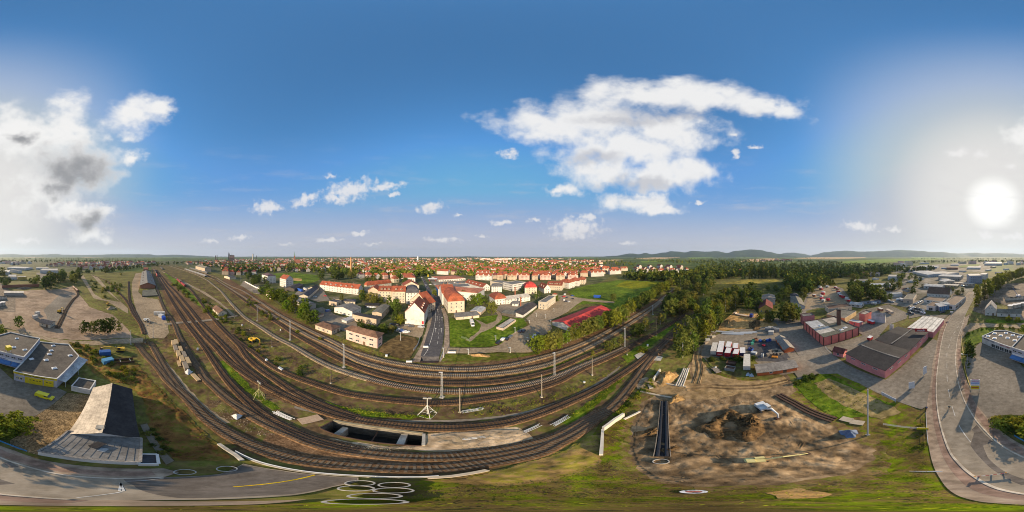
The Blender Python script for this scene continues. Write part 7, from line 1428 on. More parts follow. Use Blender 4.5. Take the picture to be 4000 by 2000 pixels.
heap((2850,1262),9,5,2.5, earth_l, 'wide sand heap on the ochre lot'); heap((2950,1268),10,4,2.2, earth_d, 'dark rubble heap before the low-loader'); heap((1876,1390),5.5,1.6,1.0, earth_l, 'flat sand heap on the dark green verge'); heap((433,1206),5,3,2, MATS['rubble'], 'grey rubble heap beside the yellow digger')
heap((2545,1690),3.0,2.2,1.2, earth_d, 'dark low heap beside the pipe trench'); heap((200,1395),3,2,.8, earth_d, 'low soil heap behind the yellow-fronted workshop')
for (x, y, rx, ry, lab) in ((92,1128,14,5,'long dark coal heap under the yard wall'),(3945,1130,16,6,'dark bulk heap in the depot yard'),(2610,1760,2.4,1.5,'low brown heap right of the pipe trench')): heap((x,y), rx, ry, 2.4 if rx > 5 else .8, MATS['coal_yard'] if rx > 5 else earth_d, lab)
def ring(px, r, label, h=.45, group='concrete shaft rings', col=white_m):
    b = MB(); b.lathe([(r,0),(r,h),(r-.11,h),(r-.11,0)],28); o = b.build('concrete_ring', mat('pale_ring_concrete', [(.22,.20,.17),(.36,.34,.30),(.44,.42,.38)],2.5) if col is white_m else col, loc=G(*px)); o.location.z = .004*LAY[0]*.7; tag(o, label, 'shaft ring', group)
ring((886,1833),.9,'concrete shaft ring lying on the dark asphalt under the wing wall'); ring((722,1845),.9,'flat concrete ring left of the one under the wing wall', .2)
for p, lab in (((1406,1889),'upper left ring in the cluster of shaft rings'),((1391,1909),'ring touching the upper left one in the cluster'),((1540,1896),'upper right ring in the cluster of shaft rings'),((1537,1917),'ring just below the upper right one in the cluster'),((1464,1938),'ring in the lower middle of the cluster'),((1426,1960),'lowest and widest ring of the cluster')): ring(p, .85, lab, .85)
ring((2582,1805),.85,'white shaft ring at the lower end of the black pipe trench',.5)
# black pipe trench
q = empty('pipe_trench', G(2594,1572)); q.location.z = .5; a = G(2594,1572); b_ = G(2586,1786); d = b_-a; tr = MB(); ribbon(tr, [Vector((0,0,0)), d],1.8,0,.10); tr.build('trench_lining', mat('black_liner', [(.015,.015,.018),(.04,.04,.042)],2), q)
nrm = Vector((-d.y,d.x,0)).normalized()
for s in (-.5,.5): m = MB(); m.tube(nrm*s+Vector((0,0,.35)), d+nrm*s+Vector((0,0,.35)),.26, n=10); m.build('pipe', plain('black_pipe', (.02,.02,.024),.35), q)
for s in (-.92,.92): m = MB(); ribbon(m, [nrm*s, d+nrm*s],.12,0,.5); m.build('side_board', wood_g, q)
tag(q, 'black lined trench with two pipes leading to the white ring', 'pipe trench')
# beams, slabs, pads, pipes
b0 = [G(3031,1548), G(3090,1580), G(3160,1618), G(3249,1650)]
for i, (off, lab) in enumerate(((0,'long rusty sheet pile nearest the mud'),(.9,'long rusty sheet pile in the middle of the pile'),(1.8,'long rusty sheet pile nearest the grass'))):
    m = MB(); c = b0[0]; pts = [p-c for p in offset_line(b0, off)]; ribbon(m, pts, .5,.1,.5); o = m.build('steel_pile', steel_w, loc=(c.x,c.y,.1)); tag(o, lab, 'steel beam', 'rusty sheet piles')
def slab(px, w, l, h, m_, ang, label, name='concrete_slab', cat='slab', group=None): b = MB(); b.box(-l/2,l/2,-w/2,w/2,0,h); o = b.build(name, m_, loc=G(*px), rz=ang); o.location.z = .004*LAY[0]*.7; tag(o, label, cat, group); return o
slab((3306,1640),1.8,2.4,.2,mat('tan_slab',[(.36,.29,.20),(.46,.38,.28)],2),.6,'tan concrete slab, left of two on the grass'); slab((3349,1652),1.8,2.6,.2,MATS['tan_slab'],.7,'tan concrete slab, right of two on the grass')
slab((1212,1640),2.6,4.6,.08,mat('plywood',[(.36,.24,.15),(.46,.33,.22)],1.5),head((1180,1645),(1245,1630)),'tan plywood sheet lying left of the open pit','plywood_sheet','sheet')
slab((2540,1512),1.2,2.6,.6,concrete,1.0,'concrete block at the earth ramp by the gravel heap')
for i, (a, b_, lab) in enumerate((((2502,1530),(2640,1558),'stone edging on the near side of the earth ramp'),((2565,1493),(2680,1513),'stone edging on the far side of the earth ramp'))): wall_line('ramp_edging', [G(*a), G(*b_)],.6,.6, MATS['tan_concrete'], lab, 'edging')
def rods(px, ang, Lh, k, m_, label, name='rod_bundle', r=.07, sp=.25):
    root = empty(name, G(*px), ang); root.location.z = .004*LAY[0]*.7
    for i in range(k):
        m = MB(); y = (i-(k-1)/2)*sp+rng.uniform(-.05,.05); m.tube((-Lh/2+rng.uniform(-.4,.4),y,r),(Lh/2+rng.uniform(-.4,.4),y+rng.uniform(-.2,.2),r), r, n=6); m.build('rod', m_, root)
    tag(root, label, 'rods')
rods((1105,1625), head((1075,1613),(1135,1640)),5,6, white_m, 'white rods lying on the weeds beside the curved tracks'); rods((1845,1604), head((1810,1612),(1885,1598)),5,5, galv, 'grey rods at the foot of a concrete pole'); rods((2195,1645), head((2170,1660),(2220,1632)),5,5, galv, 'grey rods on the grass below the curved track'); rods((1848,1714), head((1820,1716),(1880,1710)),3.5,3, galv, 'short steel pipes on the pale sand'); rods((2078,1675), head((2060,1685),(2100,1666)),4,4, galv, 'grey rods at the right tip of the sand')
rods((2668,1475), head((2663,1500),(2686,1440)),12,4, concrete, 'long concrete beams beside the ochre heap', 'beam_stack', .3,.7)
for i, (x, y, l) in enumerate(((2830,1298,14),(2862,1306,16),(2900,1303,14),(2925,1300,12))): rods((x,y), head((2820,1300),(2930,1304))+.03*i, l*.8,6, galv, 'stack of grey steel profiles along the yard rear, %s from left' % ordinal(i), 'profile_stack', .16,.35)
# skips, containers, crates in the storage yard
def skip(px, ang, l, w, h, m_, label, name='skip', cat='skip', group=None, open_=True):
    root = empty(name, G(*px), ang); b = MB(); t = .08
    if open_:
        b.box(-l/2,l/2,-w/2,w/2,.1,.2)
        for (x0,x1,y0,y1) in ((-l/2,l/2,-w/2,-w/2+t),(-l/2,l/2,w/2-t,w/2),(-l/2,-l/2+t,-w/2+t,w/2-t),(l/2-t,l/2,-w/2+t,w/2-t)): b.box(x0,x1,y0,y1,.2,h)
    else:
        k = 8
        b.box(-l/2,l/2,-w/2,w/2,.1,h)
        for i in range(k): x = -l/2+(i+.5)*l/k; b.box(x-.08,x+.08,-w/2-.05,w/2+.05,.15,h+.04)
    b.build('body', m_, root)
    for s in (-1,1): b = MB(); b.box(-l/2+.2,l/2-.2,s*w*.3-.08,s*w*.3+.08,0,.1); b.build('runner', tyre, root)
    if open_: b = MB(); b.box(-l/2+.1,l/2-.1,-w/2+.1,w/2-.1,.2,h*.75); b.build('load', earth_d if 'scrap' not in label else steel_w, root)
    tag(root, label, cat, group); return root
bl = plain('blue_container_paint', (.03,.10,.30),.5); gre = plain('grey_container_paint', (.25,.25,.24),.6)
skip((2852,1445),1.5,3.6,2.2,1.7,gre,'grey skip full of scrap, front one of two'); skip((2856,1425),1.5,3.6,2.2,1.7,steel_w,'rusty skip with scrap, rear one of two')
skip((410,1386),head((395,1386),(425,1384)),5,2.4,2.6,bl,'dark blue site container behind the lighter blue one','site_container','container',open_=False); skip((421,1418),head((410,1419),(432,1414)),4.5,2.4,2.5,plain('light_blue_container_paint',(.08,.24,.40),.5),'light blue site container beside the trench box','site_container','container',open_=False)
skip((639,1247),head((636,1240),(646,1256)),4,2.3,2.4,plain('bright_blue_paint',(.02,.08,.42),.4),'bright blue container at the end of the level crossing','site_container','container',open_=False)
skip((622,1230),head((605,1230),(638,1230)),9,2.6,2.8,oldw,'white container office with grey roof on the goods yard','site_container','container',open_=False); skip((630,1240),1.4,4,2.5,2.8,topw,'white box container before the container office','site_container','container',open_=False)
skip((146,1228),.4,4,2.5,2.5,oldw,'pale container, rear one of two in the beige yard','site_container','container',open_=False); skip((138,1242),.4,4,2.5,2.5,oldw,'pale container, front one of two in the beige yard','site_container','container',open_=False)
sk_ = empty('trench_box', G(470,1415), head((440,1418),(510,1412)))
for y in (-1.4,1.4): b = MB(); b.box(-5.5,5.5,y-.08,y+.08,0,1.3); b.build('side_plate', steel_w, sk_)
for x in (-4,0,4): b = MB(); b.tube((x,-1.4,.9),(x,1.4,.9),.1); b.build('spreader', galv, sk_)
tag(sk_, 'rusty trench box with spreaders below the yellow excavator', 'trench box')
cr = [((2942,1335),1.3,1.3,1.6,'green','green'),((2938,1345),1.5,1.3,1.3,'green','lighter green'),((2953,1332),1.6,1.5,1.9,'brick','red-brown'),((2970,1336),1.2,1.2,1.5,'bluec','blue'),((2984,1336),1.2,1.2,1.6,'olive','olive'),((2998,1335),1.3,1.2,1.6,'bluec','dark blue'),((3007,1333),1.4,1.2,1.7,'bluec','large blue'),((2983,1352),1.6,1.1,.9,'redc','red'),((2933,1368),2.0,1.5,1.4,'bluec','blue stacked'),((2945,1382),2.6,1.6,1.2,'grid','white wire'),((2978,1395),1.0,1.0,2.2,'grid','tall white wire'),((3026,1397),2.6,1.4,.7,'ora','orange')]
CM = dict(green=plain('green_crate',(.06,.30,.20)), brick=wallm['brick'], bluec=plain('blue_crate',(.02,.07,.30)), olive=roofm['green'], redc=redp, grid=galv, ora=plain('orange_crate',(.55,.22,.02)))
for i, (p, l, w, h, m_, c) in enumerate(cr): skip(p, .3+.1*i, l, w, h, CM[m_], '%s crate in the dark part of the storage yard' % c, 'crate', 'crate', 'crates in the storage yard', open_=i % 2 == 0)
for i, (x, y) in enumerate(((3008,1378),(3020,1374),(3032,1372),(3045,1376),(3012,1387),(3025,1385),(3040,1386),(3052,1384),(3000,1390))): stack((x,y),.5,1.6,1.3,1.4, wood_g, 'grey pallet stack before the orange sheds, %s from the left' % ordinal(sorted((3008,3020,3032,3045,3012,3025,3040,3052,3000)).index(x)), 'pallet_stack', 'pallets', 'pallet stacks', 4)
for i, (x, y) in enumerate(((2999,1292),(3010,1290),(3022,1292),(3012,1306),(3034,1296))): skip((x,y),1.5,3.2,2.3,2.4, oldw if i % 2 else gre, 'pale store crate at the drive, %s from the left' % ordinal(sorted((2999,3010,3022,3012,3034)).index(x)), 'store_crate', 'container', 'store crates at the drive', open_=False)
for i, (x, y) in enumerate(((2774,1308),(2782,1302),(2770,1318),(2790,1305),(2764,1330),(2786,1318),(2758,1342))): stack((x,y),1.0+.3*i, 2.4,1.2,1.3,[wood_g, galv, concrete][i%3], 'mixed building material stack by the birches, %s from left' % ordinal(sorted((2774,2782,2770,2790,2764,2786,2758)).index(x)), 'material_stack', 'material', 'material stacks', 3)
def bag(px, r, label, col=(.55,.56,.58)):
    o = heap(px, r, r*.9, r*1.4, plain('bag_%d' % int(col[2]*99), col, .7), label, 'big_bag', 'bag', rough=.12); return o
bag((2922,1465),.9,'bluish white big bag, left of two by the orange shed',(.45,.50,.56)); bag((2936,1468),.9,'bluish white big bag, right of two by the orange shed',(.45,.50,.56)); bag((736,1456),1.4,'pile of white sacks at the end of the timber stacks',(.6,.58,.55)); bag((925,1628),1.1,'crumpled white sheet beside the curving track',(.58,.56,.52)); bag((3317,1694),1.6,'blue and grey rubbish pile beside the slender pole',(.12,.16,.25)); bag((2795,1440),.9,'white tarpaulin bundle on the old cart',(.6,.59,.57))
ct = empty('handcart', G(2798,1450),.8); b = MB(); b.box(-2,2,-1.1,1.1,.7,.85); b.build('deck', wood_g, ct); b = MB(); b.tube((2,0,.7),(3.4,0,.3),.06); b.build('drawbar', galv, ct)
for x in (-1.2,1.2):
    for s in (-1,1): put('wheel', WHT, ct, (x,s,.48),0)
tag(ct, 'old flat trailer cart loaded with a white bundle', 'cart')
for x, y, l, w, h, lab in ((1041,1415-4,1.0,.8,1.2,'small white relay cabinet among the weeds'),(1096,1444,2.2,.8,1.0,'long white relay cabinet right of the small one'),(772,1367,.7,.7,1.2,'white cabinet beside the dark curved track'),(1510,1392,.9,.7,1.1,'white cabinet at the corner of the waste ground'),(946,1273,.7,.6,1.1,'pale blue cabinet in the weeds above the excavator'),(1096,1291,.6,.5,1.0,'white cabinet near the lamp mast and excavator'),(2530,1352,.8,.7,1.1,'white relay box beside the rounded yellow shrub'),(2282,1495,.5,.5,.7,'small white box in the grass below the sidings')):
    r_ = empty('relay_cabinet', G(x,y),.5); b = MB(); b.box(-l/2,l/2,-w/2,w/2,.15,h); b.build('body', white_m, r_); b = MB(); b.box(-l/2-.05,l/2+.05,-w/2-.05,w/2+.05,h,h+.06); b.build('lid', galv, r_); b = MB(); b.box(-l/2-.08,l/2+.08,-w/2-.08,w/2+.08,0,.15); b.build('plinth', concrete, r_); tag(r_, lab, 'cabinet', 'relay cabinets')
# ------------------------------------------------------------------ signs, fences, railings, barrier
def board(px, top, ang, w, h0, m_, label, name='sign', cat='sign', texts=(), posts=2):
    root = empty(name, G(*px), ang); ht = zat(px[0], px[1], top); b = MB(); b.box(-w/2,w/2,-.08,.08,h0,ht); b.build('panel', m_, root)
    for s in ((-1,1) if posts == 2 else (0,)): b = MB(); b.tube((s*w*.45,.14,0),(s*w*.45,.14,ht),.07,n=6); b.build('post', galv, root)
    for (tx, sz, zz, tm) in texts: text_mesh('lettering', tx, sz, tm, root, (0,-.1,zz),(PI/2,0,0))
    tag(root, label, cat); return root
def face(px): p = G(*px); return math.atan2(p.y, p.x)-PI/2
tg = board((3809,1528),1483,face((3809,1528)),2.6,1.0,white_m,'tall shop sign tower with white, blue and yellow fields at the drive','sign_tower')
for z0, z1, m_ in ((1.2,3.4,yel),(4.2,5.2,plain('pale_blue_panel',(.30,.38,.60),.5))): b = MB(); b.box(-1.2,1.2,-.12,-.08,z0,z1); b.build('sign_field', m_, tg)
for z0, m_ in ((2.1,plain('red_field',(.40,.05,.03),.5)),(5.6,plain('lilac_field',(.40,.25,.40),.5)),(6.4,plain('lilac_field',(.40,.25,.40)))): b = MB(); b.box(-1.0,1.0,-.16,-.12,z0,z0+.4); b.build('sign_stripe', m_, tg)
board((3561,1522),1492,face((3561,1522))+.2,1.7,.8,topw,'white sign with pointed top beside the hall forecourt','sign')
board((3613,1465),1432,face((3613,1465))+.8,1.6,.8,topw,'tall white banner sign near the road','banner',posts=1)
board((3470,1560),1544,head((3442,1545),(3495,1572)),5.2,.9,plain('pale_board',(.45,.46,.50),.5),'long pale sign board at the grass edge','sign')
board((3717,1238),1216,face((3717,1238)),2.2,4,white_m,'white dealer sign on a pole before the blue entrance','sign',texts=(),posts=1)
board((3604,1680),1672,face((3604,1680)),2.0,.4,yel,'yellow notice on the wire fence by the pavement','sign')
p0, p1 = G(1592,1262), G(1657,1272); dgl = (p1-p0).normalized(); nn_ = Vector((dgl.y,-dgl.x,0)); nn_ = nn_ if nn_.dot(-p0) > 0 else -nn_
for u, m_, lab, tx in ((.50,mat('poster_grey',[(.10,.09,.08),(.45,.42,.38),(.2,.17,.15)],1.2),'grey poster board low on the blank gable, left of the red one',None),(.83,plain('poster_red',(.50,.03,.04),.5),'red and white poster board low on the blank gable','30')):
    q = p0.lerp(p1,u)+nn_*.25; root = empty('billboard', q, math.atan2(dgl.y,dgl.x)); b = MB(); b.box(-1.9,1.9,-.08,.08,1.2,3.6); b.build('poster', m_, root)
    b = MB(); b.box(-2.0,2.0,-.1,.1,3.6,3.72); b.box(-2.0,2.0,-.1,.1,1.08,1.2); b.box(-2.0,-1.9,-.1,.1,1.2,3.6); b.box(1.9,2.0,-.1,.1,1.2,3.6); b.build('frame', galv, root)
    tag(root, lab, 'billboard')
for (x, y, lab) in ((1663,1360,'white hoarding board beside the street pavement'),(1598,1418,'white hoarding at the bridge fence left of the street'),(1764,1382,'white hoarding at the corner of the gravel lot')):
    board((x,y), y-9, face((x,y)),3.6 if x > 1700 else 2.4,.4, white_m, lab, 'hoarding', 'hoarding')
board((1672,1085),1072,face((1672,1085)),2.0,2.0,yel,'tall yellow petrol station price sign on the street','sign',posts=1)
cn = empty('petrol_canopy', G(1690,1098),.4); b = MB(); b.box(-9,9,-5,5,4.6,5.4); b.build('canopy_roof', white_m, cn)
for x in (-6,6):
    for y in (-3,3): b = MB(); b.box(x-.2,x+.2,y-.2,y+.2,0,4.6); b.build('column', redp, cn)
tag(cn, 'white petrol station canopy on red columns beside the street', 'canopy')
def fence(pts, h, label, m_, sp=2.5, rails=(.3,.6,.95), name='fence', r=.03, solid=None):
    L_ = resample(catmull([G(*p) for p in pts],1.5), sp); c = L_[0].copy(); root = empty(name, c); q = [p-c for p in L_]
    for p in q: b = MB(); b.tube((p.x,p.y,0),(p.x,p.y,h),r*1.5,n=5); b.build('post', m_, root)
    for f in rails: b = MB(); ribbon(b, q, r*2, h*f-r, h*f+r); b.build('rail', m_, root)
    if solid: b = MB(); ribbon(b, q, .04,.15, h*.92); b.build('panel', solid, root)
    tag(root, label, 'fence')
yr = plain('yellow_rail', (.52,.38,.05),.5); blf = plain('blue_netting', (.03,.20,.42),.6)
fence([(3754,1310),(3757,1350),(3766,1400),(3768,1440),(3782,1490),(3796,1524)],1.0, 'yellow railing along the forecourt between road and spruce', yr)
fence([(3871,1634),(3900,1660),(3930,1682),(3962,1703)],1.0, 'yellow railing round the garden bed corner', yr)
fence([(3962,1704),(4000,1725),(4060,1748),(4110,1766),(4152,1779)],1.1, 'bright blue netting fence below the cobbled yard', blf, solid=blf)
fence([(4614,1820),(4640,1822),(4665,1820)],1.0, 'short blue barrier at the end of the white office', blf, solid=blf)
fence([(3450,1661),(3500,1668),(3560,1675),(3616,1677)],1.3, 'thin wire fence across the rough grass to the pavement', galv)
fence([(3617,1616),(3620,1680),(3626,1740)],1.1, 'low wire fence along the pavement edge', galv)
fence([(1560,1400),(1600,1412),(1640,1418),(1720,1419),(1790,1415)],1.1, 'dark bridge railing where the street dips under the tracks', steel_w)
fence([(1718,1412),(1728,1385),(1738,1362)],1.1, 'pale railing on the right of the sunken street', galv)
fence([(1802,1322),(1820,1326),(1836,1338)],1.6, 'green picket gate fence on the lawn', plain('green_fence', (.20,.26,.14),.6),.4)
fence([(1640,1322),(1632,1350),(1610,1378)],1.6, 'grey fence between waste ground and pavement', galv, solid=galv)
fence([(956,1102),(985,1118),(1003,1127),(1020,1134)],2.4, 'white panel wall along the gravel yard and hedge', white_m, 3.5, solid=topw)
fence([(265,1285),(300,1292),(330,1300)],1.3, 'dark fence at the front of the beige yard', steel_w)
fence([(511,1341),(540,1340),(567,1336),(598,1332)],1.1, 'rusty rail gate across the two tracks', steel_w)
fence([(3250,1385),(3235,1372),(3222,1358)],1.2, 'low grey barrier between works and gatehouse', galv)
# striped barrier on the road, fallen lamp pole, landing pad
bar = empty('road_barrier', G(3872,1858), head((3804,1866),(3939,1850)))
rs = (G(3804,1866)-G(3939,1850)).length; k = 9
for i in range(k): b = MB(); x = -rs/2+i*rs/k; b.box(x,x+rs/k,-.03,.03,.85,1.1); b.build('stripe_board', redp if i % 2 else white_m, bar)
for x in (-rs*.35,0, rs*.35): b = MB(); b.box(x-.05,x+.05,-.05,.05,.05,.85); b.box(x-.3,x+.3,-.2,.2,0,.06); b.build('stand', galv, bar)
for x in (-rs*.45, rs*.45): b = MB(); b.tube((x,0,1.1),(x,0,1.3),.09,n=10); b.build('warning_lamp', plain('amber_lamp',(.6,.25,.02),.3), bar)
tag(bar, 'red and white striped road barrier standing on the carriageway', 'barrier')
b = MB(); b.tube((-1.5,0,.15),(.6,0,.15),.05,.12,8); b.tube((.6,0,.15),(1.1,0,.15),.12,.06,8); o = b.build('lamp_head', white_m, loc=G(3627,1842), rz=head((3594,1842),(3660,1842))); o.location.z=.1; tag(o, 'white tapered street lamp head lying at the pavement edge', 'lamp')
pad = empty('landing_pad', G(2710,1921)); pad.scale = (.65,.65,1); pad.location.z = .004*LAY[0]*.7
b = MB(); b.lathe([(.0,.03),(.42,.03)],24); b.build('red_disc', plain('pad_red',(.42,.12,.10),.7), pad)
b = MB(); b.lathe([(.42,.032),(.52,.032)],24); b.build('dark_ring', plain('pad_dark',(.20,.06,.05),.7), pad)
b = MB(); b.lathe([(.52,.034),(.85,.034),(.85,.0)],24); b.build('white_ring', white_m, pad)
tag(pad, 'round white landing pad with red centre on the grass', 'landing pad')
# lamp over the forecourt
lp = empty('street_lamp', G(3778,1424)); hL = zat(3778,1424,1384); b = MB(); b.tube((0,0,0),(0,0,hL),.09,.06,8); b.build('pole', galv, lp); b = MB(); b.tube((0,0,hL),(1.6,.8,hL+.25),.05,n=6); b.build('arm', galv, lp); b = MB(); b.box(1.4,2.3,.6,1.0,hL+.15,hL+.32); b.build('lamp_head', white_m, lp); tag(lp, 'curved street lamp beside the spruce on the forecourt', 'street lamp')
# silos and crane of the depot
for i, (x, y, r) in enumerate(((3947,1206,2.6),(3965,1202,2.6),(3979,1199,2.6),(3997,1195,2.6),(4012,1192,2.4))):
    s_ = empty('silo', G(x,y)); b = MB(); b.tube((0,0,0),(0,0,3.4),r,n=20); b.build('drum', concrete, s_); b = MB(); b.tube((0,0,3.4),(0,0,3.6),r+.1,n=20); b.build('lid', topw, s_); tag(s_, 'round concrete silo behind the low white wing, %s from left' % ordinal(i), 'silo', 'depot silos')
cr_ = empty('loading_crane', G(3978,1163),.4); b = MB(); b.box(-2.5,2.5,-2,2,.8,3.4); b.build('cab', bl, cr_); b = MB(); b.box(-3,3,-2.2,2.2,0,.8); b.build('carriage', tyre, cr_); b = MB(); b.tube((1,0,3.2),(7,0,13),.3,.2,6); b.build('jib', bl, cr_); b = MB(); b.tube((-1,0,3.4),(7,0,13),.06,n=4); b.build('stay', galv, cr_); tag(cr_, 'blue loading crane in the depot yard', 'crane')
for i in range(5): skip((3942+i*17,1172-i*1),.3,9,6,3.0, concrete, 'open concrete bulk bin in the depot, %s from left' % ordinal(i), 'bulk_bin', 'bin', 'bulk bins')
# ------------------------------------------------------------------ cyclists
skin = plain('skin', (.42,.26,.18),.6); hair = plain('dark_hair', (.03,.02,.015),.8)
def person_mesh(v, e, rad, name, m_, parent):
    me = bpy.data.meshes.new(name); me.from_pydata(v, e, []); o = bpy.data.objects.new(name, me); C.objects.link(o); o.parent = parent; me.materials.append(m_)
    sk = o.modifiers.new('skin', 'SKIN'); sk.use_smooth_shade = True
    for i, r in enumerate(rad): me.skin_vertices[0].data[i].radius = (r, r)
    me.skin_vertices[0].data[0].use_root = True
    ss = o.modifiers.new('sub', 'SUBSURF'); ss.levels = 1; ss.render_levels = 2; return o
def cyclist(px, heading, jacket, label, label_b):
    bk = empty('bicycle', G(*px), heading); bk.location.z = .004*LAY[0]*.8
    for x in (-.53,.53):
        b = MB(); n = 20
        for i in range(n):
            a0, a1 = 2*PI*i/n, 2*PI*(i+1)/n; b.tube((x+.33*math.cos(a0),0,.34+.33*math.sin(a0)),(x+.33*math.cos(a1),0,.34+.33*math.sin(a1)),.022,n=5,cap=False)
        for i in range(5): a0 = PI*i/5; b.tube((x-.32*math.cos(a0),0,.34-.32*math.sin(a0)),(x+.32*math.cos(a0),0,.34+.32*math.sin(a0)),.005,n=3,cap=False)
        b.build('wheel', tyre, bk)
    b = MB()
    for p, q in (((-.53,0,.34),(-.1,0,.32)),((-.53,0,.34),(-.2,0,.85)),((-.1,0,.32),(-.22,0,.95)),((-.1,0,.32),(.40,0,.80)),((-.2,0,.82),(.40,0,.86)),((.53,0,.34),(.38,0,1.02))): b.tube(p, q, .02, n=6)
    b.build('frame', plain('bike_paint',(.25,.03,.03),.4), bk); b = MB(); b.tube((.38,-.28,1.04),(.38,.28,1.04),.016,n=6); b.build('handlebar', tyre, bk); b = MB(); b.box(-.36,-.08,-.08,.08,.95,1.0); b.build('saddle', tyre, bk); tag(bk, label_b, 'bicycle', None)
    pr_ = empty('person', bk.location, heading)
    v = [(-.22,0,1.05),(-.10,0,1.25),(.06,0,1.46),(.13,0,1.56),(.17,0,1.64),(.19,0,1.76),(-.15,.13,1.03),(.14,.13,.80),(-.02,.12,.40),(.09,.12,.33),(-.15,-.13,1.03),(.17,-.13,1.0),(-.06,-.12,.58),(.06,-.12,.52),(.06,.20,1.44),(.16,.25,1.22),(.34,.22,1.06),(.38,.2,1.05),(.06,-.20,1.44),(.16,-.25,1.22),(.34,-.22,1.06),(.38,-.2,1.05)]
    e = [(0,1),(1,2),(2,3),(3,4),(4,5),(0,6),(6,7),(7,8),(8,9),(0,10),(10,11),(11,12),(12,13),(2,14),(14,15),(15,16),(16,17),(2,18),(18,19),(19,20),(20,21)]
    rd = [.13,.14,.15,.06,.085,.07,.10,.075,.05,.045,.10,.075,.05,.045,.07,.05,.038,.035,.07,.05,.038,.035]
    person_mesh(v, e, rd, 'body', skin, pr_)
    v2 = [(-.22,0,1.05),(-.10,0,1.25),(.06,0,1.45),(.06,.20,1.44),(.16,.25,1.22),(.30,.225,1.09),(.06,-.20,1.44),(.16,-.25,1.22),(.30,-.225,1.09)]; person_mesh(v2,[(0,1),(1,2),(2,3),(3,4),(4,5),(2,6),(6,7),(7,8)],[.15,.165,.17,.085,.065,.05,.085,.065,.05], 'jacket', plain('jacket_%d' % int(jacket[2]*99), jacket, .8), pr_)
    v3 = [(-.22,0,1.03),(-.15,.13,1.02),(.14,.13,.80),(0,.12,.45),(-.15,-.13,1.02),(.17,-.13,1.0),(-.04,-.12,.63)]; person_mesh(v3,[(0,1),(1,2),(2,3),(0,4),(4,5),(5,6)],[.145,.115,.088,.062,.115,.088,.062], 'trousers', plain('dark_trousers',(.03,.035,.05),.8), pr_)
    b = MB(); b.lathe([(.0,.10),(.06,.09),(.10,.05),(.11,.0),(.10,-.03)],12); o = b.build('hair', hair, pr_, (.16,0,1.76), smooth=True)
    b = MB()
    for s in (-1,1): b.box(.255,.272,s*.03-.012,s*.03+.012,1.70,1.715)
    b.box(.26,.285,-.012,.012,1.665,1.70); b.build('face', plain('face_dark',(.20,.10,.08),.6), pr_)
    tag(pr_, label, 'person')
cyclist((3620,1600), head((3620,1600),(3632,1575)),(.02,.10,.26), 'person in a blue jacket riding on the pavement', 'bicycle under the rider in the blue jacket'); cyclist((3708,1597), head((3708,1597),(3705,1640)),(.03,.20,.20), 'person in a dark teal jacket riding down the road', 'bicycle under the rider in the teal jacket')
# ------------------------------------------------------------------ town houses: prototypes, then one object per house
def thouse(wall, roof, Lx, Ly, z, rh, kind, gables=0):
    b = MB(); b.mi = 0; s = shell(Lx, Ly, z, kind, 'x', rh); b.add(s.v, s.f); b.mi = 1; r = roof_mesh(Lx, Ly, z, kind, 'x', rh, .4); b.add(r.v, r.f)
    if gables:
        b.mi = 0; w = 2.6
        for i in range(gables):
            x = (i-(gables-1)/2)*Lx/gables
            b.mi = 0; b.add([(x-w,-Ly/2-.3,z-.2),(x+w,-Ly/2-.3,z-.2),(x,-Ly/2-.3,z+3.2)],[(0,1,2)]); b.mi = 1
            b.add([(x-w-.3,-Ly/2-.6,z-.4),(x,-Ly/2-.6,z+3.5),(x,0,z+3.5),(x-w-.3,0,z-.4)],[(0,1,2,3)]); b.add([(x+w+.3,-Ly/2-.6,z-.4),(x,-Ly/2-.6,z+3.5),(x,0,z+3.5),(x+w+.3,0,z-.4)],[(3,2,1,0)])
    b.mi = 2; rows = max(1, int(z/2.9));
    for (cx, cy, ux, uy, ln_) in ((0,-Ly/2-.04,1,0,Lx),(0,Ly/2+.04,-1,0,Lx),(Lx/2+.04,0,0,1,Ly),(-Lx/2-.04,0,0,-1,Ly)):
        nc = int(ln_/2.8)
        for rr in range(rows):
            for c in range(nc):
                u = (c-(nc-1)/2)*2.8; x, y = cx+ux*u, cy+uy*u; zz = 1.0+rr*2.9
                b.add([(x-ux*.55,y-uy*.55,zz),(x+ux*.55,y+uy*.55,zz),(x+ux*.55,y+uy*.55,zz+1.4),(x-ux*.55,y-uy*.55,zz+1.4)],[(0,1,2,3)])
    b.mi = 3; b.box(Lx*.2-.4,Lx*.2+.4,.3,.9,z+rh*.5,z+rh+1)
    o = b.build('proto', [wallm[wall], roofm[roof], glass, wallm['brick']]); me = o.data; bpy.data.objects.remove(o); return me
PR = []
WN = dict(white='white', cream='cream', rose='pinkish', tan='tan', beige='beige', pink='pink'); RN = dict(red='brick-red', bright='orange', maroon='maroon', brown='brown', slate='dark grey', salmon='salmon')
for (w, r, Lx, Ly, z, rh, k, g) in [('white','bright',13,11,7,5,'gable',1),('cream','red',12,11,7.5,5,'hip',0),('cream','bright',26,12,9,5,'gable',2),('white','red',34,12,10,5,'gable',3),('rose','bright',14,12,8,5,'mansard',1),('tan','brown',11,10,5.5,4.5,'gable',0),('white','maroon',15,12,9,5,'hip',1),('beige','red',18,12,10,5.5,'mansard',1),('cream','salmon',12,9,5.5,4.5,'gable',0),('white','slate',16,12,9,4,'hip',0),('white','bright',40,12,9,5,'gable',4),('rose','red',22,12,10,5,'mansard',2),('cream','brown',20,11,8,5,'gable',1),('beige','maroon',15,12,9,5,'hip',0)]:
    PR.append((thouse(w, r, Lx, Ly, z, rh, k, g), w, r, max(Lx, Ly)/2, Lx))
NHOUSE = [0]
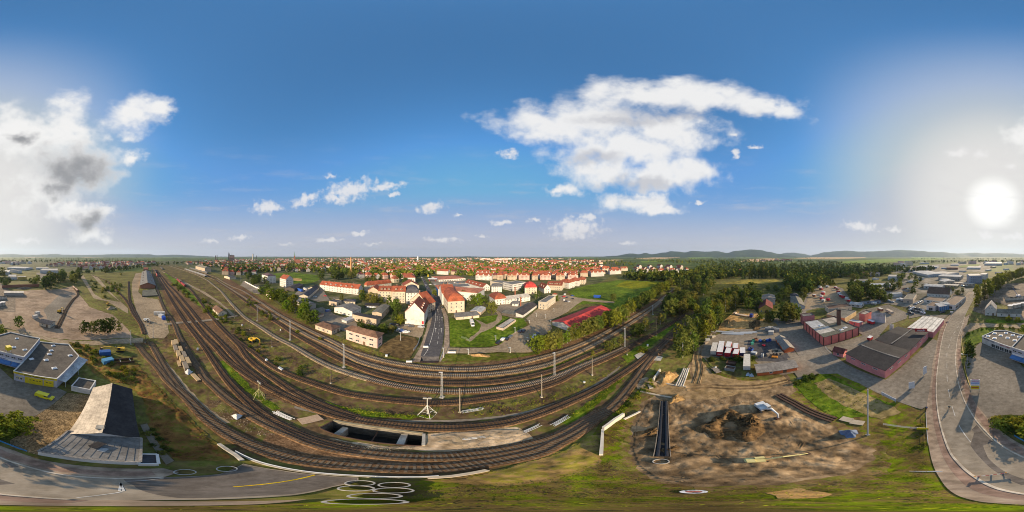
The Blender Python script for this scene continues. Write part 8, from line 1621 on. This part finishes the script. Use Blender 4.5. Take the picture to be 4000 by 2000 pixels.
def place_house(p, k, rz, label, group, scale=1.0):
    me, w, r, rad, Lx = PR[k]; o = bpy.data.objects.new('town_house', me); C.objects.link(o); o.location = p; o.rotation_euler = (0,0,rz); o.scale = (scale,)*3
    tag(o, label, 'house', group); ALLB.append((Vector((p.x,p.y,0)), rad*scale)); NHOUSE[0] += 1
STREET = [G(*p) for p in ((1668,1140),(1650,1095),(1637,1064),(1621,1039),(1612,1028))]
def okhouse(p, rad, px, py):
    if inpoly(px, py, [(1005,1080),(1058,1066),(1155,1061),(1245,1073),(1255,1094),(1215,1110),(1150,1112),(1085,1090)]): return False
    for i in range(len(STREET)-1):
        a, b = STREET[i], STREET[i+1]; t = max(0, min(1,(p-a).dot(b-a)/(b-a).length_squared))
        if (a.lerp(b,t)-p).length < rad+5: return False
    for o, rd in ALLB:
        if (o-p).length < (rd+rad)*.80: return False
    return True
def house_row(py, x0, x1, gap, rowname, mix, ang, jit=2.0, group='town houses'):
    px = x0; cand = []
    while px < x1:
        k = rng.choice(mix); me, w, r, rad, Lx = PR[k]; d = H/math.tan(R((py-1000)*.09)); wpx = math.degrees(Lx/d)/.09
        y = py+rng.uniform(-jit,jit); p = G(px+wpx*.5, max(1007, y)); a = ang+rng.choice((0,0,PI/2))*(1 if Lx < 20 else 0)+rng.uniform(-.12,.12)+(PI if rng.random() < .3 else 0)
        if okhouse(p, rad, px+wpx*.5, y): cand.append((p, k, a)); ALLB.append((Vector((p.x,p.y,0)), rad)); ALLB.pop()
        px += wpx+rng.uniform(.2,1.3)*gap*wpx
    for i, (p, k, a) in enumerate(cand):
        me, w, r, rad, Lx = PR[k]
        place_house(p, k, a, '%s %s with %s roof, %s from left in the %s' % (WN[w], 'terrace' if Lx > 20 else 'house', RN[r], ordinal(i), rowname), group)
A0 = R(-8)
M1 = [0,1,2,3,4,6,7,8,9,11,5,12,13]; M2 = [0,1,2,3,5,6,7,9,11,12,13,3,12,13,4]
house_row(1103,1530,1640,.5,'row above the corner house',[0,1,4],A0); house_row(1092,1860,2240,.35,'row behind the white factory',[2,3,7,11,4],A0)
house_row(1083,1020,1240,.7,'row at the playing field',[0,4,6,8],A0,1); house_row(1080,1860,2330,.3,'second row behind the factory',[2,3,10,0,7],A0)
house_row(1086,1395,1640,.6,'row right of the chimney',[0,1,4,6],A0); house_row(1070,1410,2400,.35,'chimney foot row',M2,A0); house_row(1072,820,1000,.5,'row of villas by the station',[1,7,4,6],A0)
house_row(1059,800,1240,.5,'row past the field',M1,A0); house_row(1059,1330,2440,.4,'long town row',M2,A0)
house_row(1050,900,2380,1.1,'middle town row',M2,A0,2.0); house_row(1064.5,1440,2350,.3,'lower town row',M2,A0,1.5); house_row(1054,1380,2380,.35,'middle lower town row',M2,A0,1.5); house_row(1088,1880,2200,.3,'third factory row',[3,7,12,13,11],A0)
house_row(1042.5,820,2360,1.7,'upper town row',M2,A0,1.6)
house_row(1064,2480,2640,.25,'near meadow row',[0,0,1,8,5],R(60)); house_row(1057,2470,2690,.2,'middle meadow row',[0,1,8,2],R(60)); house_row(1048,2480,2640,.2,'far meadow row',[3,10,2],R(60))
house_row(1046,4300,4500,.3,'row behind the goods shed',[7,11,5,3],R(-130)); house_row(1052,4310,4420,.25,'row behind the gravel tracks',[7,11,3],R(-130)); house_row(1040,4180,4560,.5,'upper left row',[7,11,5,2],R(-130))
for i, (x, y, k) in enumerate(((963,1052,1),(972,1073,7),(1008,1048,6),(872,1050,7),(886,1056,4),(1058,1054,0),(1100,1052,6),(1175,1060,4),(1216,1086,2))):
    p = G(x,y);
    if okhouse(p, PR[k][3]*.6, x, y): place_house(p, k, A0+.3*i, '%s villa with %s roof left of the chimney, %s from left' % (WN[PR[k][1]], RN[PR[k][2]], ordinal(i)), 'villas left of the chimney')
for x, y, k, lab in ((2867,1076,0,'orange-roofed house peeping between the poplars, left one'),(2893,1070,4,'pinkish house peeping between the poplars, middle one'),(2974,1064,6,'maroon-roofed house peeping through the right poplars'),(3140,1077,5,'tan house at the edge of the dark wood')): place_house(G(x,y), k, .4*k, lab, None)
mass('distant_town_trees', [[(700,1024),(900,1018),(1300,1013),(1700,1010),(2100,1010),(2360,1012),(2420,1024),(2350,1040),(2300,1075),(2150,1085),(1900,1082),(1700,1070),(1560,1092),(1420,1078),(1200,1062),(1020,1064),(900,1075),(800,1045)],[(4280,1060),(4360,1064),(4500,1050),(4560,1036),(4620,1030),(4700,1028),(4800,1024),(4700,1034),(4560,1046),(4420,1066),(4300,1066)],[(3400,1070),(3480,1062),(3560,1066),(3640,1058),(3660,1050),(3560,1054),(3480,1056),(3400,1060)]],2600,(10,18),60, None, 9,.17,1.0)
# far roofs, uncountable in the haze of the town
def roofs(name, regions, n, seed):
    R_ = np.random.RandomState(seed); b = MB()
    for poly, cnt in regions:
        x0, x1 = min(p[0] for p in poly), max(p[0] for p in poly); y0, y1 = min(p[1] for p in poly), max(p[1] for p in poly); c = 0; tr_ = 0
        while c < cnt and tr_ < cnt*30:
            tr_ += 1; px, py = R_.uniform(x0,x1), R_.uniform(y0,y1)
            if not inpoly(px, py, poly): continue
            p = G(px, py); c += 1; Lx = R_.choice([12,14,24,36,44]); Ly = 11; z = R_.uniform(6,11); rh = R_.uniform(3.5,5.5); a = A0+R_.choice([0,0,PI/2])+R_.normal()*.1; ca, sa = math.cos(a), math.sin(a)
            kind = 'hip' if R_.rand() < .4 else 'gable'
            if 'flat' in name: kind = 'flat'; z = R_.uniform(9,18); rh = 0; Lx = R_.choice([30,50,60])
            b.mi = R_.randint(0,3); s = shell(Lx, Ly, z, kind, 'x', rh); b.add([(x*ca-y*sa+p.x, x*sa+y*ca+p.y, q) for x,y,q in s.v], s.f)
            if kind != 'flat': b.mi = 3+R_.choice([0,0,1,1,1,2,0]); s = roof_mesh(Lx, Ly, z, kind, 'x', rh, .4); b.add([(x*ca-y*sa+p.x, x*sa+y*ca+p.y, q) for x,y,q in s.v], s.f)
    b.build(name, [wallm['white'], wallm['cream'], wallm['rose'], roofm['red'], roofm['bright'], roofm['maroon']], kind='stuff')
roofs('distant_houses', [([(700,1030),(900,1024),(1200,1016),(1600,1011),(2000,1011),(2250,1013),(2350,1020),(2350,1036),(2000,1038),(1500,1038),(1000,1040),(820,1042)],420),([(760,1020),(1000,1013),(1400,1009),(1900,1008),(2200,1009),(2200,1013),(1700,1013),(1200,1016),(900,1024)],300),([(4180,1040),(4300,1032),(4560,1034),(4640,1026),(4500,1024),(4250,1028)],70),([(2940,1018),(2990,1012),(3090,1012),(3110,1020),(3000,1023)],55),([(2100,1022),(2280,1018),(2290,1026),(2120,1032)],50)],0,11)
roofs('distant_flat_blocks', [([(1850,1012),(1950,1009),(2060,1011),(2050,1017),(1900,1019)],34),([(3500,1030),(3560,1026),(3560,1040),(3500,1044)],10),([(3700,1028),(3960,1022),(4140,1022),(4140,1034),(3960,1036),(3800,1032)],40)],0,12)
# ------------------------------------------------------------------ landmarks on the skyline
bst = mat('church_brick', [(.24,.085,.05),(.34,.13,.08)],.5); dst = mat('dark_stone', [(.07,.06,.055),(.13,.115,.10)],.2); cop = plain('copper_green', (.16,.27,.21),.7)
def tower(parent, x, y, w, z1, z2, m1, m2, name='tower'):
    b = MB(); b.box(x-w/2,x+w/2,y-w/2,y+w/2,0,z1); t_ = b.build(name, m1, parent); b = MB(); b.add([(x-w/2,y-w/2,z1),(x+w/2,y-w/2,z1),(x+w/2,y+w/2,z1),(x-w/2,y+w/2,z1),(x,y,z2)],[(0,1,4),(1,2,4),(2,3,4),(3,0,4)]); b.build('spire', m2, t_)
p = G(1151,1028); d = p.length; ch = empty('church', p, 1.3); tower(ch, 0,0,8.5,52, H+d*math.tan(R(18*.09)), bst, cop); b = MB(); b.prof([(-8,0),(8,0),(8,14),(0,24),(-8,14)],4,40); b.build('nave', bst, ch); tag(ch, 'red brick church with one tall green spire above the roofs', 'church')
D = 1500; a = R((903-2000)*.09); ch = empty('church', (D*math.sin(a), D*math.cos(a),0),-a)
for px, tp_ in ((893,983.5),(897,986)): x = (px-903)*.09*PI/180*D; tower(ch, x, 0,7,62, H+D*math.tan(R((1000-tp_)*.09)), dst, dst)
b = MB(); b.prof([(-12,0),(12,0),(12,34),(0,58),(-12,34)],-16,30); b.build('nave', mat('church_nave', [(.16,.10,.08),(.22,.15,.12)],.1), ch); tower(ch, 6,0,3,58,78, dst, cop, 'ridge_turret'); tag(ch, 'great dark church with twin spires on the skyline', 'church')
for px, D, w, tp_, bs, m1, rf, lab in ((988,1500,11,991,0,mat('pale_tower',[(.38,.34,.30),(.48,.44,.39)],.2),4,'thick pale round town tower on the skyline'),(1001,1600,6,996,0,dst,14,'slim dark tower right of the pale round tower'),(848,1500,6,994,0,dst,16,'slim tower with pointed roof left of the great church'),(842,1520,8,997,0,dst,8,'squat dark tower left of the slim pointed one'),(1632,1800,16,1002,0,white_m,0,'white water tower at the end of the town street')):
    a = R((px-2000)*.09); h_ = H+D*math.tan(R((1000-tp_)*.09)); t_ = empty('town_tower' if rf else 'water_tower', (D*math.sin(a), D*math.cos(a),0)); b = MB(); b.tube((0,0,0),(0,0,h_-rf),w/2,n=16); b.build('shaft', m1, t_); b = MB(); b.lathe([(w/2+.6,h_-rf-.3),(w*.4,h_-rf*.5),(.05,h_)],16); b.build('cap', dst if rf else white_m, t_); tag(t_, lab, 'tower')
p = G(1371,1070); h_ = zat(1371,1070,1006); cm_ = empty('brick_chimney', p); b = MB(); b.lathe([(2.6,0),(2.5,3),(1.9,h_-3)],18); b.build('shaft', mat('orange_brick', [(.40,.21,.09),(.52,.29,.13)],.6), cm_); b = MB(); b.lathe([(1.9,h_-3),(2.3,h_-2.2),(2.3,h_),(1.5,h_),(1.5,h_-1)],18); b.build('crown', MATS['orange_brick'], cm_); tag(cm_, 'tall tapering orange brick chimney above the grove', 'chimney')
for x, y, tp_, lab in ((2012,1152,1127,'slim brick stack on the long white factory'),(2033.5,1196,1168,'slim brick stack above the dark factory sheds')):
    p = G(x,y); h_ = zat(x,y,tp_)+2; b = MB(); b.lathe([(.75,0),(.7,h_-1),(.85,h_-.8),(.85,h_),(.5,h_)],12); o = b.build('brick_chimney', bst, loc=p); tag(o, lab, 'chimney')
# ------------------------------------------------------------------ ground litter that nobody could count
def litter(name, regions, seed, m_, quad=True, size=(.12,.35), up=.0):
    R_ = np.random.RandomState(seed); vs_ = []
    for poly, cnt in regions:
        W_ = [G(*p) for p in poly]; pl = [(p.x,p.y) for p in W_]; x0, x1 = min(p[0] for p in pl), max(p[0] for p in pl); y0, y1 = min(p[1] for p in pl), max(p[1] for p in pl); c = 0; tr_ = 0
        while c < cnt and tr_ < cnt*20:
            tr_ += 1; x, y = R_.uniform(x0,x1), R_.uniform(y0,y1)
            if not inpoly(x, y, pl) or not free(Vector((x,y,0)),.3): continue
            c += 1; s = R_.uniform(*size); n_ = 6
            cen = np.array([[x,y,.004*LAY[0]+s*.5]]); pts = cen+R_.normal(size=(n_,3))*s*np.array([.8,.8,.35]); nb = np.repeat(np.array([[0,0,1.]]), n_, 0); vs_.append(leaf_quads(R_, pts, nb, s*.55, n_))
    me = quads_mesh(name, np.concatenate(vs_), m_); o = bpy.data.objects.new(name, me); C.objects.link(o); o['kind'] = 'stuff'
weed_m = ground('weed_leaves', [(.05,.055,.014),(.10,.115,.022),(.16,.15,.04)],.6, bump=0)
litter('weeds', [([(880,1405),(960,1490),(1040,1560),(1100,1600),(1070,1600),(980,1540),(900,1470)],160),([(1270,1570),(1400,1600),(1560,1618),(1690,1624),(1690,1634),(1540,1632),(1380,1618)],200),([(2180,1650),(2260,1600),(2340,1540),(2420,1470),(2440,1475),(2370,1550),(2290,1620)],160),([(900,1240),(1000,1310),(1150,1400),(1300,1470),(1280,1490),(1120,1430),(960,1340)],420),([(1700,1600),(1900,1590),(2100,1555),(2300,1490),(2440,1410),(2450,1425),(2300,1510),(2100,1590),(1900,1625)],320),([(2100,1445),(2250,1395),(2400,1330),(2540,1260),(2440,1340),(2300,1395)],250),
  ([(270,1345),(400,1372),(470,1410),(560,1460),(640,1540),(720,1620),(800,1700),(850,1745),(800,1790),(700,1795),(620,1700),(560,1560),(430,1490),(330,1420)],520),([(640,1066),(740,1160),(850,1250),(850,1225),(740,1135),(660,1068)],220),([(1480,1375),(1560,1405),(1400,1380),(1290,1320),(1250,1290),(1330,1320)],160),([(2450,1560),(2540,1500),(2500,1520),(2430,1585),(2390,1625),(2440,1625)],160),([(3100,1495),(3150,1470),(3245,1462),(3370,1530),(3500,1582),(3470,1600),(3280,1635),(3140,1545)],220)],21, weed_m)
litter('construction_debris', [([(2500,1600),(2640,1520),(2900,1520),(3100,1600),(3300,1720),(3300,1830),(3000,1880),(2700,1890),(2520,1840)],1100)],22, ground('clods', [(.05,.033,.02),(.14,.095,.055),(.28,.22,.15)],1.2, bump=0), size=(.05,.22))
litter('rubble_stones', [([(1250,1720),(1450,1745),(1640,1752),(1540,1762),(1350,1748)],150),([(820,1540),(960,1640),(1080,1700),(1020,1712),(900,1650),(810,1570)],200),([(1680,1700),(1900,1690),(2060,1690),(2040,1730),(1800,1755)],120)],23, ground('stones', [(.14,.11,.08),(.30,.25,.19),(.45,.40,.33)],1.2, bump=0), size=(.05,.18))
litter('grass_tufts', [([(1600,1885),(1900,1895),(2200,1860),(2345,1810),(2440,1780),(2520,1860),(2750,1912),(3100,1890),(3350,1860),(3440,1780),(3430,1690),(3600,1690),(3622,1780),(3660,1870),(3740,1942),(3840,1964),(4700,1978),(5400,1950)],2600),([(2360,1700),(2355,1800),(2450,1740),(2470,1650),(2500,1580),(2440,1600)],420),([(3110,1500),(3150,1470),(3245,1464),(3370,1532),(3490,1582),(3470,1600),(3280,1635),(3140,1545)],500),([(3340,1660),(3440,1650),(3590,1690),(3610,1760),(3440,1780),(3400,1740)],500)],24, ground('tuft_leaves', [(.07,.055,.025),(.10,.10,.02),(.11,.14,.02),(.19,.18,.04)],.5, bump=0), size=(.04,.13))
print('NH', NHOUSE)
# ------------------------------------------------------------------ air
b = MB(); b.box(-12500,12500,-12500,12500,-8,560); hz = b.build('haze', [], kind='stuff')
hm = bpy.data.materials.new('haze'); hm.use_nodes = True; t = hm.node_tree; t.nodes.clear(); o_ = t.nodes.new('ShaderNodeOutputMaterial'); v_ = t.nodes.new('ShaderNodeVolumePrincipled')
v_.inputs['Color'].default_value = HAZE_COL; v_.inputs['Density'].default_value = HAZE_D; v_.inputs['Anisotropy'].default_value = .25; t.links.new(v_.outputs[0], o_.inputs['Volume']); hz.data.materials.append(hm)
